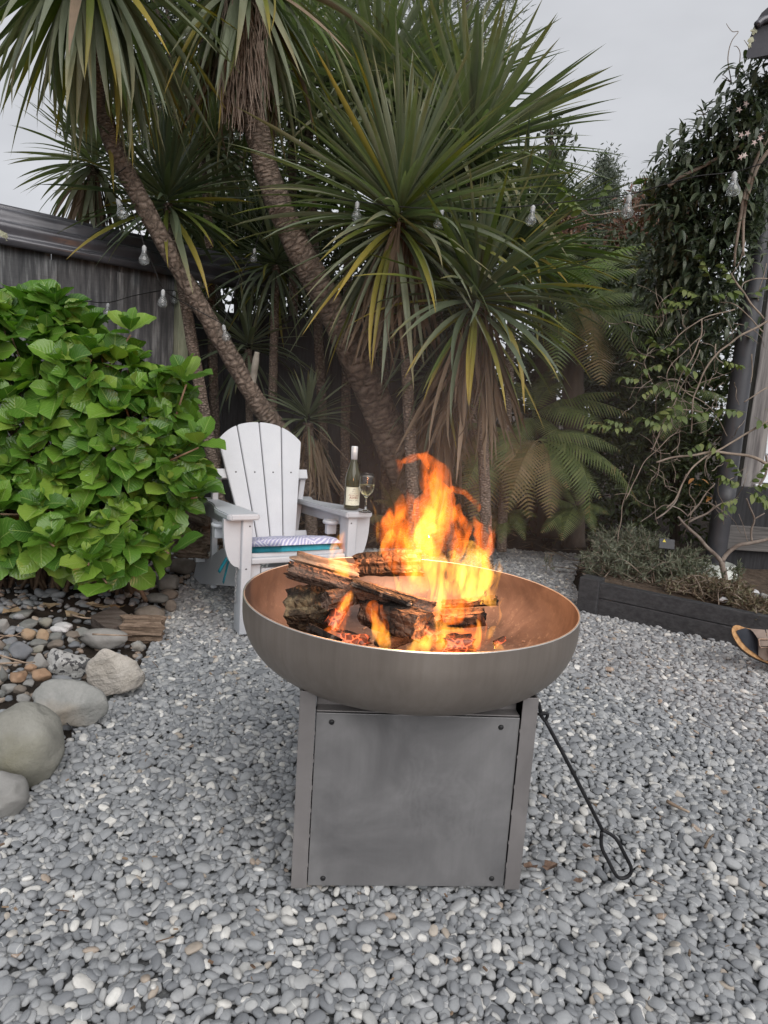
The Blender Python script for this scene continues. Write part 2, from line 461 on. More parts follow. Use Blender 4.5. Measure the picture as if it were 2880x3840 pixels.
# ------------------------------------------------------------------ fire pit: stand, bowl, poker
BX, BY, BZ, YAW = 0.0775, 1.6347, 0.5987, 0.0858
SW, SH = 0.5074, 0.453
def steel(name, c1, c2, rough=0.42, metal=0.75, smudge=True):
    m, t, b = newmat(name); v = coords(t, 'Object')
    n1 = noise(t, v, 5, 6, 0.6, 0.5); n2 = noise(t, v, 40, 4, 0.6)
    vs = coords(t, 'Object', (60, 60, 2)); n3 = noise(t, vs, 3, 3)
    col = ramp(t, n1, [(0.3, c1), (0.7, c2)])
    col = mixc(t, mth(t, 'MULTIPLY', n3, 0.12), col, (0.1, 0.09, 0.09))
    if smudge:
        w = N(t, 'ShaderNodeTexWave', i_Scale=14.0, i_Distortion=22.0, i_Detail=4.0); t.links.new(v, w.inputs['Vector'])
        msk = ramp(t, noise(t, v, 6.2, 4), [(0.52, (0, 0, 0)), (0.64, (1, 1, 1))])
        col = mixc(t, mth(t, 'MULTIPLY', mth(t, 'MULTIPLY', w.outputs['Fac'], msk), 0.06), col, (0.45, 0.45, 0.46))
    t.links.new(col, b.inputs['Base Color'])
    t.links.new(mth(t, 'MULTIPLY_ADD', n1, 0.3, rough - 0.12), b.inputs['Roughness'])
    setb(b, metal=metal, spec=0.4); bump(t, b, n2, 0.06, 0.002); return m
M_panel = steel('stand_steel', (0.16, 0.158, 0.163), (0.29, 0.285, 0.29), 0.42, 0.55)
M_frame = steel('stand_frame_steel', (0.18, 0.17, 0.17), (0.25, 0.235, 0.235), 0.45, 0.4, False)
M_dark = MAT('dark_interior_steel', (0.05, 0.045, 0.045), (0.09, 0.08, 0.08), 8, 0.7, 0.1, 40, metal=0.3)
M_screw = MAT('black_screw', (0.02, 0.02, 0.022), (0.04, 0.04, 0.04), 30, 0.45, 0, metal=0.5)
RZ = Matrix.Rotation(YAW, 3, 'Z')
def SL(x, y, z): return Vector((BX + 0.0042, BY, 0)) + RZ @ Vector((x, y, z))
st = thing('fire_bowl_stand', (BX, BY, 0), 'square grey steel stand under the fire bowl, front panel held by four screws', 'stand')
hw = SW / 2; PW = 0.034; T = 0.004
for sx, sy in ((-1, -1), (1, -1), (-1, 1), (1, 1)):
    m = MB()
    m.box(SL(sx * (hw - PW / 2), sy * (hw - T / 2), SH / 2 + .0), (PW, T, SH), RZ, 0.001)
    m.box(SL(sx * (hw - T / 2), sy * (hw - T - PW / 2), SH / 2), (T, PW, SH), RZ, 0.001)
    m.build('corner_post', M_frame, st)
iw = SW - 2 * PW
PT = SH - 0.052
for sy, nm in ((-1, 'front_panel'), (1, 'back_panel')):
    m = MB(); y = sy * (hw - 0.006)
    m.box(SL(0, y, PT / 2 + 0.004), (iw - 0.004, 0.003, PT), RZ, 0.001)
    p = m.build(nm, M_panel, st)
    if sy < 0:
        MB().box(SL(0, y + 0.017, PT + 0.0065), (iw - 0.004, 0.03, 0.003), RZ, 0.0008).build('folded_lip', M_frame, p)
        MB().box(SL(0, y + 0.0345, PT + 0.016), (iw - 0.004, 0.003, 0.022), RZ, 0.0008).build('top_rail', M_frame, p)
        for x, z in ((-0.185, PT - 0.016), (0.178, PT - 0.018), (-0.185, 0.022), (0.19, 0.024)):
            s = MB(); c = SL(x, y - 0.0015, z); prof = [(0.0, 0.0035), (0.0035, 0.0033), (0.0055, 0.0018), (0.006, 0)]
            s.lathe(prof, 14); s.lathe([(0.0, 0.0038), (0.0022, 0.0038)], 6)
            Q = (RZ @ Matrix.Rotation(R(90), 3, 'X'))
            s.v = [tuple(c + Q @ Vector(v)) for v in s.v]
            s.build('screw', M_screw, p, True)
for sx in (-1, 1):
    # side plate with a curved cut-out that the bowl sits in
    n = 16; ol = [(-(hw - PW), 0.004)] + [(hw - PW, 0.004)] + [((hw - PW) * math.cos(math.pi * k / n), SH - 0.002 - 0.035 * math.sin(math.pi * k / n)) for k in range(n + 1)]
    M4 = Matrix.Translation(SL(sx * (hw - 0.006), 0, 0)) @ (RZ @ Matrix.Rotation(R(90), 3, 'Z')).to_4x4()
    MB().prism(ol, -0.0015, 0.0015, M4).build('side_panel', M_dark, st)
# weld beads down the post seams
m = MB()
for sx in (-1, 1):
    for k in range(6):
        z = 0.06 + k * 0.062 + rnd(-.01, .01)
        MB().box(SL(sx * (hw - PW - 0.0005), -(hw - 0.0015), z), (0.002, 0.003, rnd(.006, .012)), RZ).build('weld_bead', M_frame, st)

def bowl_material():
    m, t, b = newmat('bowl_steel'); v = coords(t, 'Object')
    g = N(t, 'ShaderNodeUVMap'); s = N(t, 'ShaderNodeSeparateXYZ'); t.links.new(g.outputs[0], s.inputs[0])   # u=1 inside, v height
    n1 = noise(t, v, 4, 6, 0.6); n2 = noise(t, coords(t, 'Object', (18, 18, 1.2)), 4, 4); n3 = noise(t, v, 60, 5, .7)
    out = ramp(t, n1, [(0.3, (0.24, 0.213, 0.192)), (0.7, (0.36, 0.322, 0.292))])
    out = mixc(t, mth(t, 'MULTIPLY', n2, 0.55), out, (0.16, 0.125, 0.10))
    inn = ramp(t, n1, [(0.3, (0.10, 0.082, 0.078)), (0.7, (0.17, 0.145, 0.137))])
    ash = mth(t, 'MULTIPLY', ramp(t, n3, [(0.55, (0, 0, 0)), (0.7, (1, 1, 1))]), mth(t, 'SUBTRACT', 1.0, s.outputs[1]))
    soot = ramp(t, noise(t, v, 7, 5, .65, .8), [(0.42, (0, 0, 0)), (0.62, (1, 1, 1))])
    inn = mixc(t, mth(t, 'MULTIPLY', soot, 0.6), inn, (0.045, 0.035, 0.034))
    inn = mixc(t, mth(t, 'MULTIPLY', ash, 0.6), inn, (0.30, 0.27, 0.24))
    col = mixc(t, mth(t, 'GREATER_THAN', s.outputs[0], 0.5), out, inn)
    t.links.new(col, b.inputs['Base Color'])
    t.links.new(mth(t, 'MULTIPLY_ADD', n1, 0.25, 0.36), b.inputs['Roughness']); setb(b, metal=0.65, spec=0.45)
    bump(t, b, n3, 0.05, 0.002); return m
def bowl_profile(Rr, depth, skirt, kn, n=10):
    """dished end: straight skirt, knuckle arc, shallow crown. from rim down to the centre"""
    pts = [(Rr, 0.0), (Rr, -skirt)]
    cx, cz = Rr - kn, -skirt
    a1 = R(62)
    for k in range(1, n + 1):
        a = a1 * k / n; pts.append((cx + kn * math.cos(a), cz - kn * math.sin(a)))
    x0, z0 = pts[-1]
    for k in range(1, n + 1):
        x = x0 * (1 - k / n); u = x / x0
        pts.append((x, -depth + (z0 + depth) * u * u))
    return pts
bw = MB(); outer = bowl_profile(0.4, 0.193, 0.034, 0.142, 12); inner = [(r - 0.004 if r > .004 else r, z + (0.0 if i == 0 else 0.004)) for i, (r, z) in enumerate(outer)]
seg = 96
for k in range(seg):
    a = 2 * math.pi * k / seg
    for lst, u in ((outer, 0.0), (inner, 1.0)):
        for r, z in lst:
            bw.v.append((BX + max(r, 1e-5) * math.cos(a), BY + max(r, 1e-5) * math.sin(a), BZ + z)); bw.uv.append((u, (z + 0.195) / 0.195))
n = len(outer)
for k in range(seg):
    k2 = (k + 1) % seg; A, B = k * 2 * n, k2 * 2 * n
    for i in range(n - 1):
        bw.f.append((A + i, B + i, B + i + 1, A + i + 1)); bw.f.append((A + n + i, A + n + i + 1, B + n + i + 1, B + n + i))
fb = thing('fire_bowl', (BX, BY, BZ - .195), 'wide round steel fire bowl holding the burning logs', 'fire bowl')
bw.build('bowl', bowl_material(), fb, True)
M_edge = MAT('bright_rim_steel', (0.55, 0.52, 0.48), (0.7, 0.68, 0.64), 20, 0.35, 0, metal=0.8)
m = MB(); m.lathe([(0.3957, 0.0), (0.3958, 0.0015), (0.4, 0.0015), (0.4003, 0.0)], seg, (BX, BY, BZ)); m.build('rim', M_edge, fb, True)
# ash flecks and wood chips lying in the bowl
M_ash = MAT('ash_fleck', (0.12, 0.07, 0.05), (0.34, 0.30, 0.26), 25, 0.9, 0)
def bowl_z(r):
    for (r1, z1), (r2, z2) in zip(inner, inner[1:]):
        if r2 <= r <= r1: return BZ + z1 + (z2 - z1) * ((r1 - r) / max(1e-6, r1 - r2))
    return BZ - 0.191
m = MB()
for k in range(420):
    a = rnd(0, 6.283); r = 0.37 * math.sqrt(rnd(0.02, 0.95)); s = rnd(0.0006, 0.0022) if rnd(0, 1) < .93 else rnd(.003, .006)
    m.box((BX + r * math.cos(a), BY + r * math.sin(a), bowl_z(r) + s * .4), (s * rnd(1, 2.5), s, s * .6), Euler((rnd(-.4, .4), rnd(-.4, .4), rnd(0, 6))).to_matrix())
tag(m.build('ash_flecks', M_ash, fb), kind='stuff')

M_black = MAT('black_iron', (0.012, 0.012, 0.014), (0.03, 0.03, 0.033), 20, 0.55, 0.2, 80, 0.002, metal=0.3)
pk = thing('fire_poker', G(2365, 3290), 'black bent iron fire poker leaning on the right of the stand', 'fire poker')
A = Vector((BX, BY, 0)) + RZ @ Vector((hw + 0.008, -hw + 0.03, 0.40)); 
yb = G(2350, 3285, .018).y
def PB(px, py, f): return P(px, py, (A.y) * (1 - f) + yb * f)
rod = [PB(2044, 2700, .1), PB(2140, 2880, .35), PB(2258, 3111, .7)]
m = MB(); rad = 0.0042
m.tube([Vector(p) for p in spline(rod, 6)], rad, 8)
m.build('shaft', M_black, pk, True)
hk = [(2044, 2704, .1), (2030, 2685, .08), (2029, 2674, .06), (2050, 2676, .06), (2053, 2685, .07), (2044, 2703, .1)]
m = MB(); m.tube([Vector(p) for p in spline([PB(*q) for q in hk], 5)], rad * .9, 8)
m.tube([Vector(p) for p in spline([PB(2031, 2684, .08), PB(2026, 2660, .05), PB(2020, 2636, .03), PB(2015, 2640, 0.0)], 5)], rad * .9, 8)
m.tube([PB(2050, 2676, .06), PB(2016, 2678, .02)], rad * .9, 8)
m.build('hook', M_black, pk, True)
lp = [(2258, 3111, .7), (2308, 3143, .78), (2343, 3205, .9), (2366, 3252, .98), (2362, 3279, 1.02), (2337, 3293, 1.03), (2312, 3284, 1.0), (2282, 3230, .9), (2256, 3175, .8), (2256, 3118, .71)]
m = MB(); m.tube([Vector(p) for p in spline([PB(*q) for q in lp], 5)], rad, 8); m.build('handle_loop', M_black, pk, True)

# ------------------------------------------------------------------ firewood
def woodmat(name, c1, c2, char=0.0, ember=0.0, sc=(3, 22, 22)):
    m, t, b = newmat(name); v = coords(t, 'Object', sc); vo = coords(t, 'Object')
    n1 = noise(t, v, 3, 6, 0.65, .4); n2 = noise(t, vo, 9, 5, .6)
    col = ramp(t, n1, [(0.3, tuple(k * .35 for k in c1)), (0.48, c1), (0.68, c2)])
    vo2 = N(t, 'ShaderNodeTexVoronoi', feature='DISTANCE_TO_EDGE'); vo2.inputs['Scale'].default_value = 60; t.links.new(vo, vo2.inputs['Vector'])
    if char:
        ch = ramp(t, n2, [(0.62 - char * .4, (1, 1, 1)), (0.72 - char * .35, (0, 0, 0))])
        col = mixc(t, mth(t, 'SUBTRACT', 1.0, ch), (0.018, 0.014, 0.012), col) if char > 1 else mixc(t, ch, col, (0.02, 0.016, 0.014))
    t.links.new(col, b.inputs['Base Color']); setb(b, rough=0.85, spec=0.2)
    h = mth(t, 'ADD', n1, mth(t, 'MULTIPLY', vo2.outputs[0], 3.0 if char else 0.4)); bump(t, b, h, 0.8, 0.006)
    if ember:
        e = ramp(t, vo2.outputs[0], [(0.0, (1, 1, 1)), (0.10, (0, 0, 0))])
        hot = ramp(t, noise(t, vo, 14, 3), [(0.45, (0, 0, 0)), (0.62, (1, 1, 1))])
        f = mth(t, 'MULTIPLY', e, hot); f = mth(t, 'ADD', f, mth(t, 'MULTIPLY', hot, 0.18))
        b.inputs['Emission Color'].default_value = (1.0, 0.16, 0.05, 1)
        t.links.new(mth(t, 'MULTIPLY', f, ember), b.inputs['Emission Strength'])
    return m
W_grey = woodmat('weathered_wood', (0.16, 0.115, 0.085), (0.34, 0.27, 0.21))
W_char = woodmat('charred_wood', (0.10, 0.065, 0.05), (0.20, 0.14, 0.11), 0.6)
W_brown = woodmat('brown_bark_wood', (0.085, 0.05, 0.035), (0.22, 0.15, 0.11), 0.25)
W_pale = woodmat('ash_pale_wood', (0.28, 0.22, 0.18), (0.52, 0.44, 0.37), 0.12)
W_ember = woodmat('ember_wood', (0.14, 0.08, 0.06), (0.32, 0.23, 0.19), 0.4, 1.1)
W_stump = woodmat('rough_stump_wood', (0.06, 0.045, 0.032), (0.26, 0.20, 0.12), 0.45, 0, (9, 9, 9))
def log(name, label, a, b, ra, rb, mat, seed=0, facets=7, flat=1.0, rag=0.03, roll=0.0, bend=0.0, group=None, rough=0.16, parent=None, cat='firewood'):
    """split log from a to b with ragged ends; flat sides and long grooves"""
    a, b = Vector(a), Vector(b); L = (b - a).length; r = random.Random(seed); seg = 22; n = 14
    F = frame(b - a, (0, 0, 1)); prof = [1 + r.uniform(-.22, .22) for _ in range(facets)]; vs = []; fs = []
    offs = [r.uniform(-1, 1) for _ in range(seg)]
    for i in range(n):
        t = i / (n - 1); e = min(t, 1 - t)
        for k in range(seg):
            an = 2 * math.pi * k / seg; u = (an / (2 * math.pi)) * facets; j = int(u); w = u - j
            pr = prof[j % facets] * (1 - w) + prof[(j + 1) % facets] * w
            rad = (ra + (rb - ra) * t) * pr * (1 - 0.10 * math.cos(2 * math.pi * w))
            rad *= 1 + rough * mnoise.noise(Vector((t * L * 14, k * 1.3, seed))) + 0.5 * rough * mnoise.noise(Vector((t * L * 50, k * 2.9, seed + 5)))
            x = t * L
            if e < 1e-6: x += (offs[k] * rag * .6) * (1 if t > .5 else -1)
            p = Vector((x, math.cos(an + roll) * rad, math.sin(an + roll) * rad * flat + bend * 4 * t * (1 - t)))
            vs.append(p)
    for i in range(n - 1):
        for k in range(seg): fs.append((i * seg + k, i * seg + (k + 1) % seg, (i + 1) * seg + (k + 1) % seg, (i + 1) * seg + k))
    for base, d, e in ((0, -1, a), ((n - 1) * seg, 1, b)):
        c = len(vs); x = 0 if d < 0 else L; inn = []
        for k in range(seg):
            q = vs[base + k]; inn.append(Vector((x - d * rag * r.uniform(-.2, .5), q.y * .55, q.z * .55)))
        vs.extend(inn); vs.append(Vector((x - d * rag * .1, 0, 0)))
        for k in range(seg):
            k2 = (k + 1) % seg
            fs.append((base + k, base + k2, c + k2, c + k) if d > 0 else (base + k2, base + k, c + k, c + k2))
            fs.append((c + k, c + k2, c + seg) if d > 0 else (c + k2, c + k, c + seg))
    m = MB().add(vs, fs); me = m.mesh(name, mat, False)
    o = bpy.data.objects.new(name, me); COL.objects.link(o)
    o.matrix_basis = Matrix.Translation(a) @ F.to_4x4()
    if parent: o.parent = parent; o.matrix_parent_inverse = parent_inv(parent)
    else: tag(o, label, cat, group)
    return o
GRP = 'firewood burning in the bowl'
def lg(label, p0, p1, w0, w1, mat, seed, **kw):
    """ends and half-widths in photo pixels, with distances"""
    a, b = P(*p0), P(*p1); kw.setdefault('group', GRP)
    return log(kw.pop('name', 'firewood_log'), label, a, b, w0 * p0[2] / FPX, w1 * p1[2] / FPX, mat, seed, **kw)
lg('long forked grey stick sloping down from upper left over the pile', (1088, 2139, 1.62), (1620, 2290, 1.56), 32, 34, W_char, 1, facets=5, rag=.02)
lg('short upper prong of split grey wood with splintered left end', (1112, 2094, 1.66), (1330, 2150, 1.63), 26, 30, W_grey, 2, facets=5, rag=.025)
lg('rough square dark stump block on the left side of the bowl', (1085, 2285, 1.66), (1232, 2275, 1.66), 84, 86, W_stump, 3, facets=4, rag=.012, roll=.8, rough=.3)
lg('charred round log end sticking out under the forked stick', (1222, 2247, 1.53), (1400, 2215, 1.66), 33, 34, W_char, 4, facets=8, rag=.006)
lg('flat ash-whitened split piece lying on top of the pile', (1320, 2182, 1.565), (1545, 2262, 1.535), 26, 30, W_pale, 5, facets=4, flat=.45, rag=.012)
lg('thick brown split log in front with bark flaking off', (1390, 2300, 1.60), (1588, 2362, 1.47), 66, 60, W_brown, 6, facets=5, rag=.015, roll=.4)
lg('thick brown log across the back of the pile with jagged right end', (1335, 2118, 1.80), (1578, 2108, 1.78), 44, 52, W_brown, 7, facets=6, rag=.02)
lg('thin stick poking out to the right of the big flames', (1660, 2268, 1.68), (1862, 2254, 1.62), 17, 20, W_brown, 8, facets=6, rag=.006)
lg('scorched log chunk at right under the brightest flames', (1660, 2322, 1.64), (1815, 2312, 1.62), 44, 40, W_brown, 9, facets=6, rag=.012)
lg('pale burnt log end lying at front left of the pile', (1165, 2364, 1.48), (1270, 2412, 1.40), 24, 22, W_pale, 10, facets=6, rag=.012)
lg('reddish charred piece standing between stump and front log', (1240, 2350, 1.58), (1295, 2250, 1.60), 34, 28, W_ember, 12, facets=5, rag=.012)
lg('glowing ember lump at front right of the fire', (1668, 2420, 1.44), (1775, 2418, 1.44), 36, 32, W_ember, 13, facets=7, rag=.015, rough=.35)
lg('glowing ember lump between the front logs on the left', (1275, 2392, 1.46), (1375, 2410, 1.42), 30, 26, W_ember, 14, facets=7, rag=.015, rough=.35)
lg('cracked burnt log end beside the right tip of the front log', (1585, 2340, 1.50), (1648, 2398, 1.455), 26, 24, W_ember, 15, facets=7, rag=.01)
lg('split plank leaning upright behind the front log', (1370, 2320, 1.63), (1400, 2215, 1.66), 40, 36, W_pale, 16, facets=4, flat=.4, rag=.01)
lg('half burnt log lying low across the middle of the bowl', (1430, 2410, 1.52), (1640, 2330, 1.66), 36, 36, W_char, 17, facets=6, rag=.012)
lg('small ember chunk alone at the right foot of the flames', (1855, 2415, 1.47), (1890, 2395, 1.48), 14, 12, W_ember, 18, facets=6, rag=.006)

# ------------------------------------------------------------------ flames (glowing gas: closed bodies whose brightness adds up with depth)
def flamemat(name, col, s, lo, hi):
    m = bpy.data.materials.new(name); m.use_nodes = True; t = m.node_tree; t.nodes.clear()
    o = t.nodes.new('ShaderNodeOutputMaterial'); e = t.nodes.new('ShaderNodeEmission'); e.inputs[0].default_value = (*col, 1)
    if hi is not None:
        v = coords(t, 'Object', (1, 1, 0.30)); n = noise(t, v, 34, 3, 0.55, 1.4)
        f = ramp(t, n, [(lo, (0.04, .04, .04)), (hi, (1, 1, 1))]); t.links.new(mth(t, 'MULTIPLY', f, s), e.inputs[1])
    else: e.inputs[1].default_value = s
    t.links.new(e.outputs[0], o.inputs['Volume']); return m
F_or = flamemat('orange_flame', (1.0, 0.175, 0.014), 29, 0.42, 0.66)
F_ye = flamemat('yellow_flame', (1.0, 0.41, 0.047), 38, 0.40, 0.64)
fire = thing('fire', (BX + .06, BY - .02, BZ - .16), 'tall orange and yellow flames rising from the logs in the bowl', 'fire')
def flame(pts, mat, seed, parent=fire, flat=0.6, wob=0.42, name='flame', per=6):
    """pts: (px, py, distance, half width px)"""
    sp = spline(pts, per); rng = random.Random(seed); seg = 12; vs = []; fs = []; n = len(sp)
    ax = rng.uniform(-.5, .5)
    for i, q in enumerate(sp):
        c = P(q[0], q[1], q[2]); r = max(0.0006, q[3] * q[2] / FPX)
        if i in (0, n - 1): r = 0.0006
        up = (P(*sp[min(i + 1, n - 1)][:3]) - P(*sp[max(i - 1, 0)][:3])).normalized()
        a = Vector((1, ax, 0)); a = (a - up * a.dot(up)).normalized(); b = up.cross(a)
        for k in range(seg):
            an = 2 * math.pi * k / seg
            w = 1 + wob * mnoise.noise(Vector((math.cos(an) * 1.3, math.sin(an) * 1.3, i * 0.33 + seed * 9.1)))
            vs.append(c + a * (math.cos(an) * r * w) + b * (math.sin(an) * r * flat * w))
    for i in range(n - 1):
        for k in range(seg): fs.append((i * seg + k, i * seg + (k + 1) % seg, (i + 1) * seg + (k + 1) % seg, (i + 1) * seg + k))
    fs.append(tuple(range(seg - 1, -1, -1))); fs.append(tuple((n - 1) * seg + k for k in range(seg)))
    return MB().add(vs, fs).build(name, mat, parent, True)
FL = [
 # tall centre, hooking left at the top
 ('o', [(1590, 2230, 1.66, 30), (1580, 2100, 1.66, 85), (1590, 1980, 1.66, 95), (1625, 1880, 1.66, 66), (1650, 1800, 1.66, 46), (1625, 1745, 1.65, 30), (1580, 1712, 1.65, 22), (1530, 1725, 1.65, 18), (1500, 1735, 1.65, 5)]),
 ('o', [(1640, 2120, 1.64, 20), (1665, 1980, 1.64, 48), (1650, 1880, 1.64, 44), (1600, 1790, 1.65, 30), (1592, 1712, 1.65, 12), (1608, 1690, 1.65, 3)]),
 ('o', [(1640, 1860, 1.66, 8), (1690, 1835, 1.66, 24), (1735, 1845, 1.66, 15), (1768, 1872, 1.66, 11), (1792, 1898, 1.66, 15), (1796, 1922, 1.66, 3)]),
 ('y', [(1600, 2150, 1.65, 20), (1590, 2010, 1.65, 42), (1610, 1930, 1.65, 26), (1602, 1890, 1.65, 4)]),
 ('y', [(1560, 2040, 1.63, 14), (1592, 1985, 1.63, 40), (1650, 1985, 1.63, 24), (1672, 1985, 1.63, 3)]),
 ('y', [(1640, 2300, 1.62, 20), (1650, 2190, 1.62, 46), (1625, 2090, 1.62, 44), (1585, 2030, 1.62, 34), (1560, 2010, 1.62, 4)]),
 # right bright mass
 ('y', [(1760, 2260, 1.62, 30), (1775, 2180, 1.62, 82), (1770, 2110, 1.62, 72), (1755, 2060, 1.62, 44), (1735, 2035, 1.62, 18), (1725, 2020, 1.62, 3)]),
 ('y', [(1700, 2240, 1.60, 20), (1710, 2150, 1.60, 52), (1700, 2090, 1.60, 34), (1705, 2060, 1.60, 4)]),
 ('y', [(1790, 2240, 1.60, 14), (1820, 2230, 1.60, 40), (1850, 2265, 1.59, 18), (1862, 2275, 1.59, 4)]),
 ('o', [(1800, 2120, 1.63, 14), (1815, 2050, 1.63, 38), (1800, 1990, 1.63, 26), (1780, 1950, 1.63, 10), (1778, 1930, 1.63, 3)]),
 ('o', [(1810, 2100, 1.63, 4), (1838, 2030, 1.63, 12), (1852, 1985, 1.63, 7), (1856, 1968, 1.63, 2)]),
 ('y', [(1850, 2180, 1.61, 4), (1866, 2140, 1.61, 20), (1870, 2110, 1.61, 8), (1874, 2100, 1.61, 2)]),
 ('o', [(1690, 2090, 1.62, 8), (1702, 2045, 1.62, 22), (1712, 2025, 1.62, 4)]),
 # left licks
 ('o', [(1530, 2140, 1.68, 20), (1510, 2040, 1.68, 56), (1490, 1950, 1.68, 48), (1500, 1890, 1.68, 24), (1512, 1850, 1.68, 4)]),
 ('o', [(1450, 2060, 1.68, 6), (1425, 2000, 1.68, 26), (1440, 1960, 1.68, 22), (1432, 1935, 1.68, 4)]),
 ('y', [(1420, 2085, 1.67, 4), (1438, 2045, 1.67, 13), (1458, 2005, 1.67, 17), (1478, 1985, 1.67, 5)]),
 ('o', [(1490, 1790, 1.65, 3), (1500, 1740, 1.65, 12), (1482, 1722, 1.65, 4)]),
 ('o', [(1545, 2200, 1.6, 20), (1555, 2120, 1.6, 46), (1545, 2040, 1.6, 26), (1550, 2000, 1.6, 5)]),
 ('o', [(1500, 2160, 1.67, 20), (1462, 2060, 1.67, 46), (1490, 1960, 1.67, 52), (1535, 1885, 1.67, 30), (1528, 1830, 1.67, 4)]),
 ('o', [(1700, 2110, 1.66, 20), (1735, 2000, 1.66, 40), (1712, 1930, 1.66, 28), (1725, 1885, 1.66, 4)]),
 ('o', [(1600, 2060, 1.7, 30), (1640, 1950, 1.7, 70), (1655, 1860, 1.7, 50), (1620, 1790, 1.7, 20), (1640, 1750, 1.7, 4)]),
 # small flame on the forked stick
 ('y', [(1278, 2195, 1.60, 12), (1276, 2150, 1.60, 37), (1264, 2090, 1.60, 34), (1262, 2050, 1.60, 24), (1276, 2020, 1.60, 15), (1292, 1990, 1.60, 3)]),
 ('o', [(1250, 2140, 1.60, 10), (1268, 2060, 1.60, 30), (1285, 2030, 1.60, 14), (1292, 1995, 1.60, 3)]),
 ('o', [(1300, 2170, 1.60, 6), (1325, 2130, 1.60, 22), (1336, 2105, 1.60, 9), (1338, 2095, 1.60, 2)]),
 # lower tongues in front of the logs
 ('y', [(1450, 2440, 1.42, 20), (1430, 2385, 1.43, 34), (1410, 2330, 1.44, 20), (1398, 2290, 1.45, 8), (1402, 2275, 1.45, 2)]),
 ('o', [(1440, 2430, 1.43, 24), (1425, 2340, 1.44, 34), (1400, 2275, 1.46, 34), (1410, 2250, 1.47, 5)]),
 ('y', [(1266, 2300, 1.52, 4), (1290, 2270, 1.52, 14), (1312, 2240, 1.52, 17), (1316, 2215, 1.52, 4)]),
 ('o', [(1280, 2390, 1.46, 10), (1285, 2310, 1.5, 30), (1308, 2240, 1.52, 22), (1318, 2210, 1.52, 3)]),
 ('y', [(1520, 2440, 1.42, 10), (1570, 2425, 1.42, 34), (1620, 2400, 1.43, 26), (1650, 2385, 1.44, 4)]),
 ('y', [(1640, 2440, 1.43, 12), (1660, 2390, 1.44, 32), (1650, 2345, 1.45, 24), (1625, 2325, 1.46, 5)]),
 ('y', [(1660, 2360, 1.48, 5), (1690, 2360, 1.48, 14), (1730, 2362, 1.48, 15), (1742, 2360, 1.48, 2)]),
 ('o', [(1640, 2330, 1.5, 10), (1668, 2280, 1.52, 15), (1680, 2250, 1.54, 13), (1672, 2220, 1.55, 2)]),
 ('y', [(1660, 2280, 1.55, 4), (1685, 2275, 1.55, 12), (1705, 2268, 1.55, 3)]),
 ('y', [(1765, 2445, 1.42, 16), (1790, 2400, 1.43, 17), (1800, 2350, 1.44, 14), (1785, 2320, 1.45, 3)]),
 ('o', [(1760, 2440, 1.42, 20), (1795, 2390, 1.43, 26), (1805, 2330, 1.44, 18), (1790, 2290, 1.45, 3)]),
 ('y', [(1820, 2400, 1.45, 5), (1835, 2375, 1.45, 17), (1850, 2355, 1.45, 11), (1862, 2350, 1.45, 2)]),
 ('y', [(1845, 2420, 1.44, 5), (1862, 2420, 1.44, 16), (1895, 2442, 1.43, 3)]),
 ('o', [(1180, 2410, 1.45, 6), (1215, 2380, 1.45, 16), (1260, 2360, 1.46, 26), (1275, 2325, 1.47, 4)]),
 ('o', [(1480, 2250, 1.58, 16), (1530, 2200, 1.6, 44), (1560, 2130, 1.62, 40), (1575, 2060, 1.63, 6)]),
 ('o', [(1640, 2330, 1.56, 40), (1700, 2270, 1.6, 80), (1720, 2180, 1.62, 60), (1690, 2080, 1.63, 8)]),
 ('o', [(1580, 2430, 1.44, 40), (1660, 2405, 1.45, 60), (1760, 2400, 1.46, 60), (1850, 2390, 1.46, 8)]),
]
rw = random.Random(21)
for k in range(46):      # thin licks between the main tongues
    x0 = rw.choice((rw.uniform(1480, 1700), rw.uniform(1640, 1870), rw.uniform(1400, 1880))); y0 = rw.uniform(2060, 2380) if x0 > 1500 else rw.uniform(2000, 2150); h_ = rw.uniform(60, 190); w_ = rw.uniform(5, 17); Y_ = rw.uniform(1.52, 1.72); dx = rw.uniform(-45, 45)
    FL.append((rw.choice('ooy'), [(x0, y0, Y_, w_ * .5), (x0 + dx * .1 + rw.uniform(-14, 14), y0 - h_ * .35, Y_, w_), (x0 + dx * .5 + rw.uniform(-18, 18), y0 - h_ * .7, Y_, w_ * .7), (x0 + dx, y0 - h_, Y_, 2)]))
for i, (k, pts) in enumerate(FL):
    flame(pts, F_ye if k == 'y' else F_or, i)
for q, e, rr in (((1700, 2120, 1.63), 1.7, .07), ((1610, 1930, 1.68), 10, .06), ((1600, 2390, 1.45), 0.7, .05), ((1270, 2100, 1.60), 0.35, .03)):
    l = bpy.data.lights.new('fire_glow', 'POINT'); l.energy = e; l.color = (1.0, 0.43, 0.17); l.shadow_soft_size = rr
    o = bpy.data.objects.new('fire_glow', l); COL.objects.link(o); o.location = P(*q)
    o.parent = fire; o.matrix_parent_inverse = parent_inv(fire)
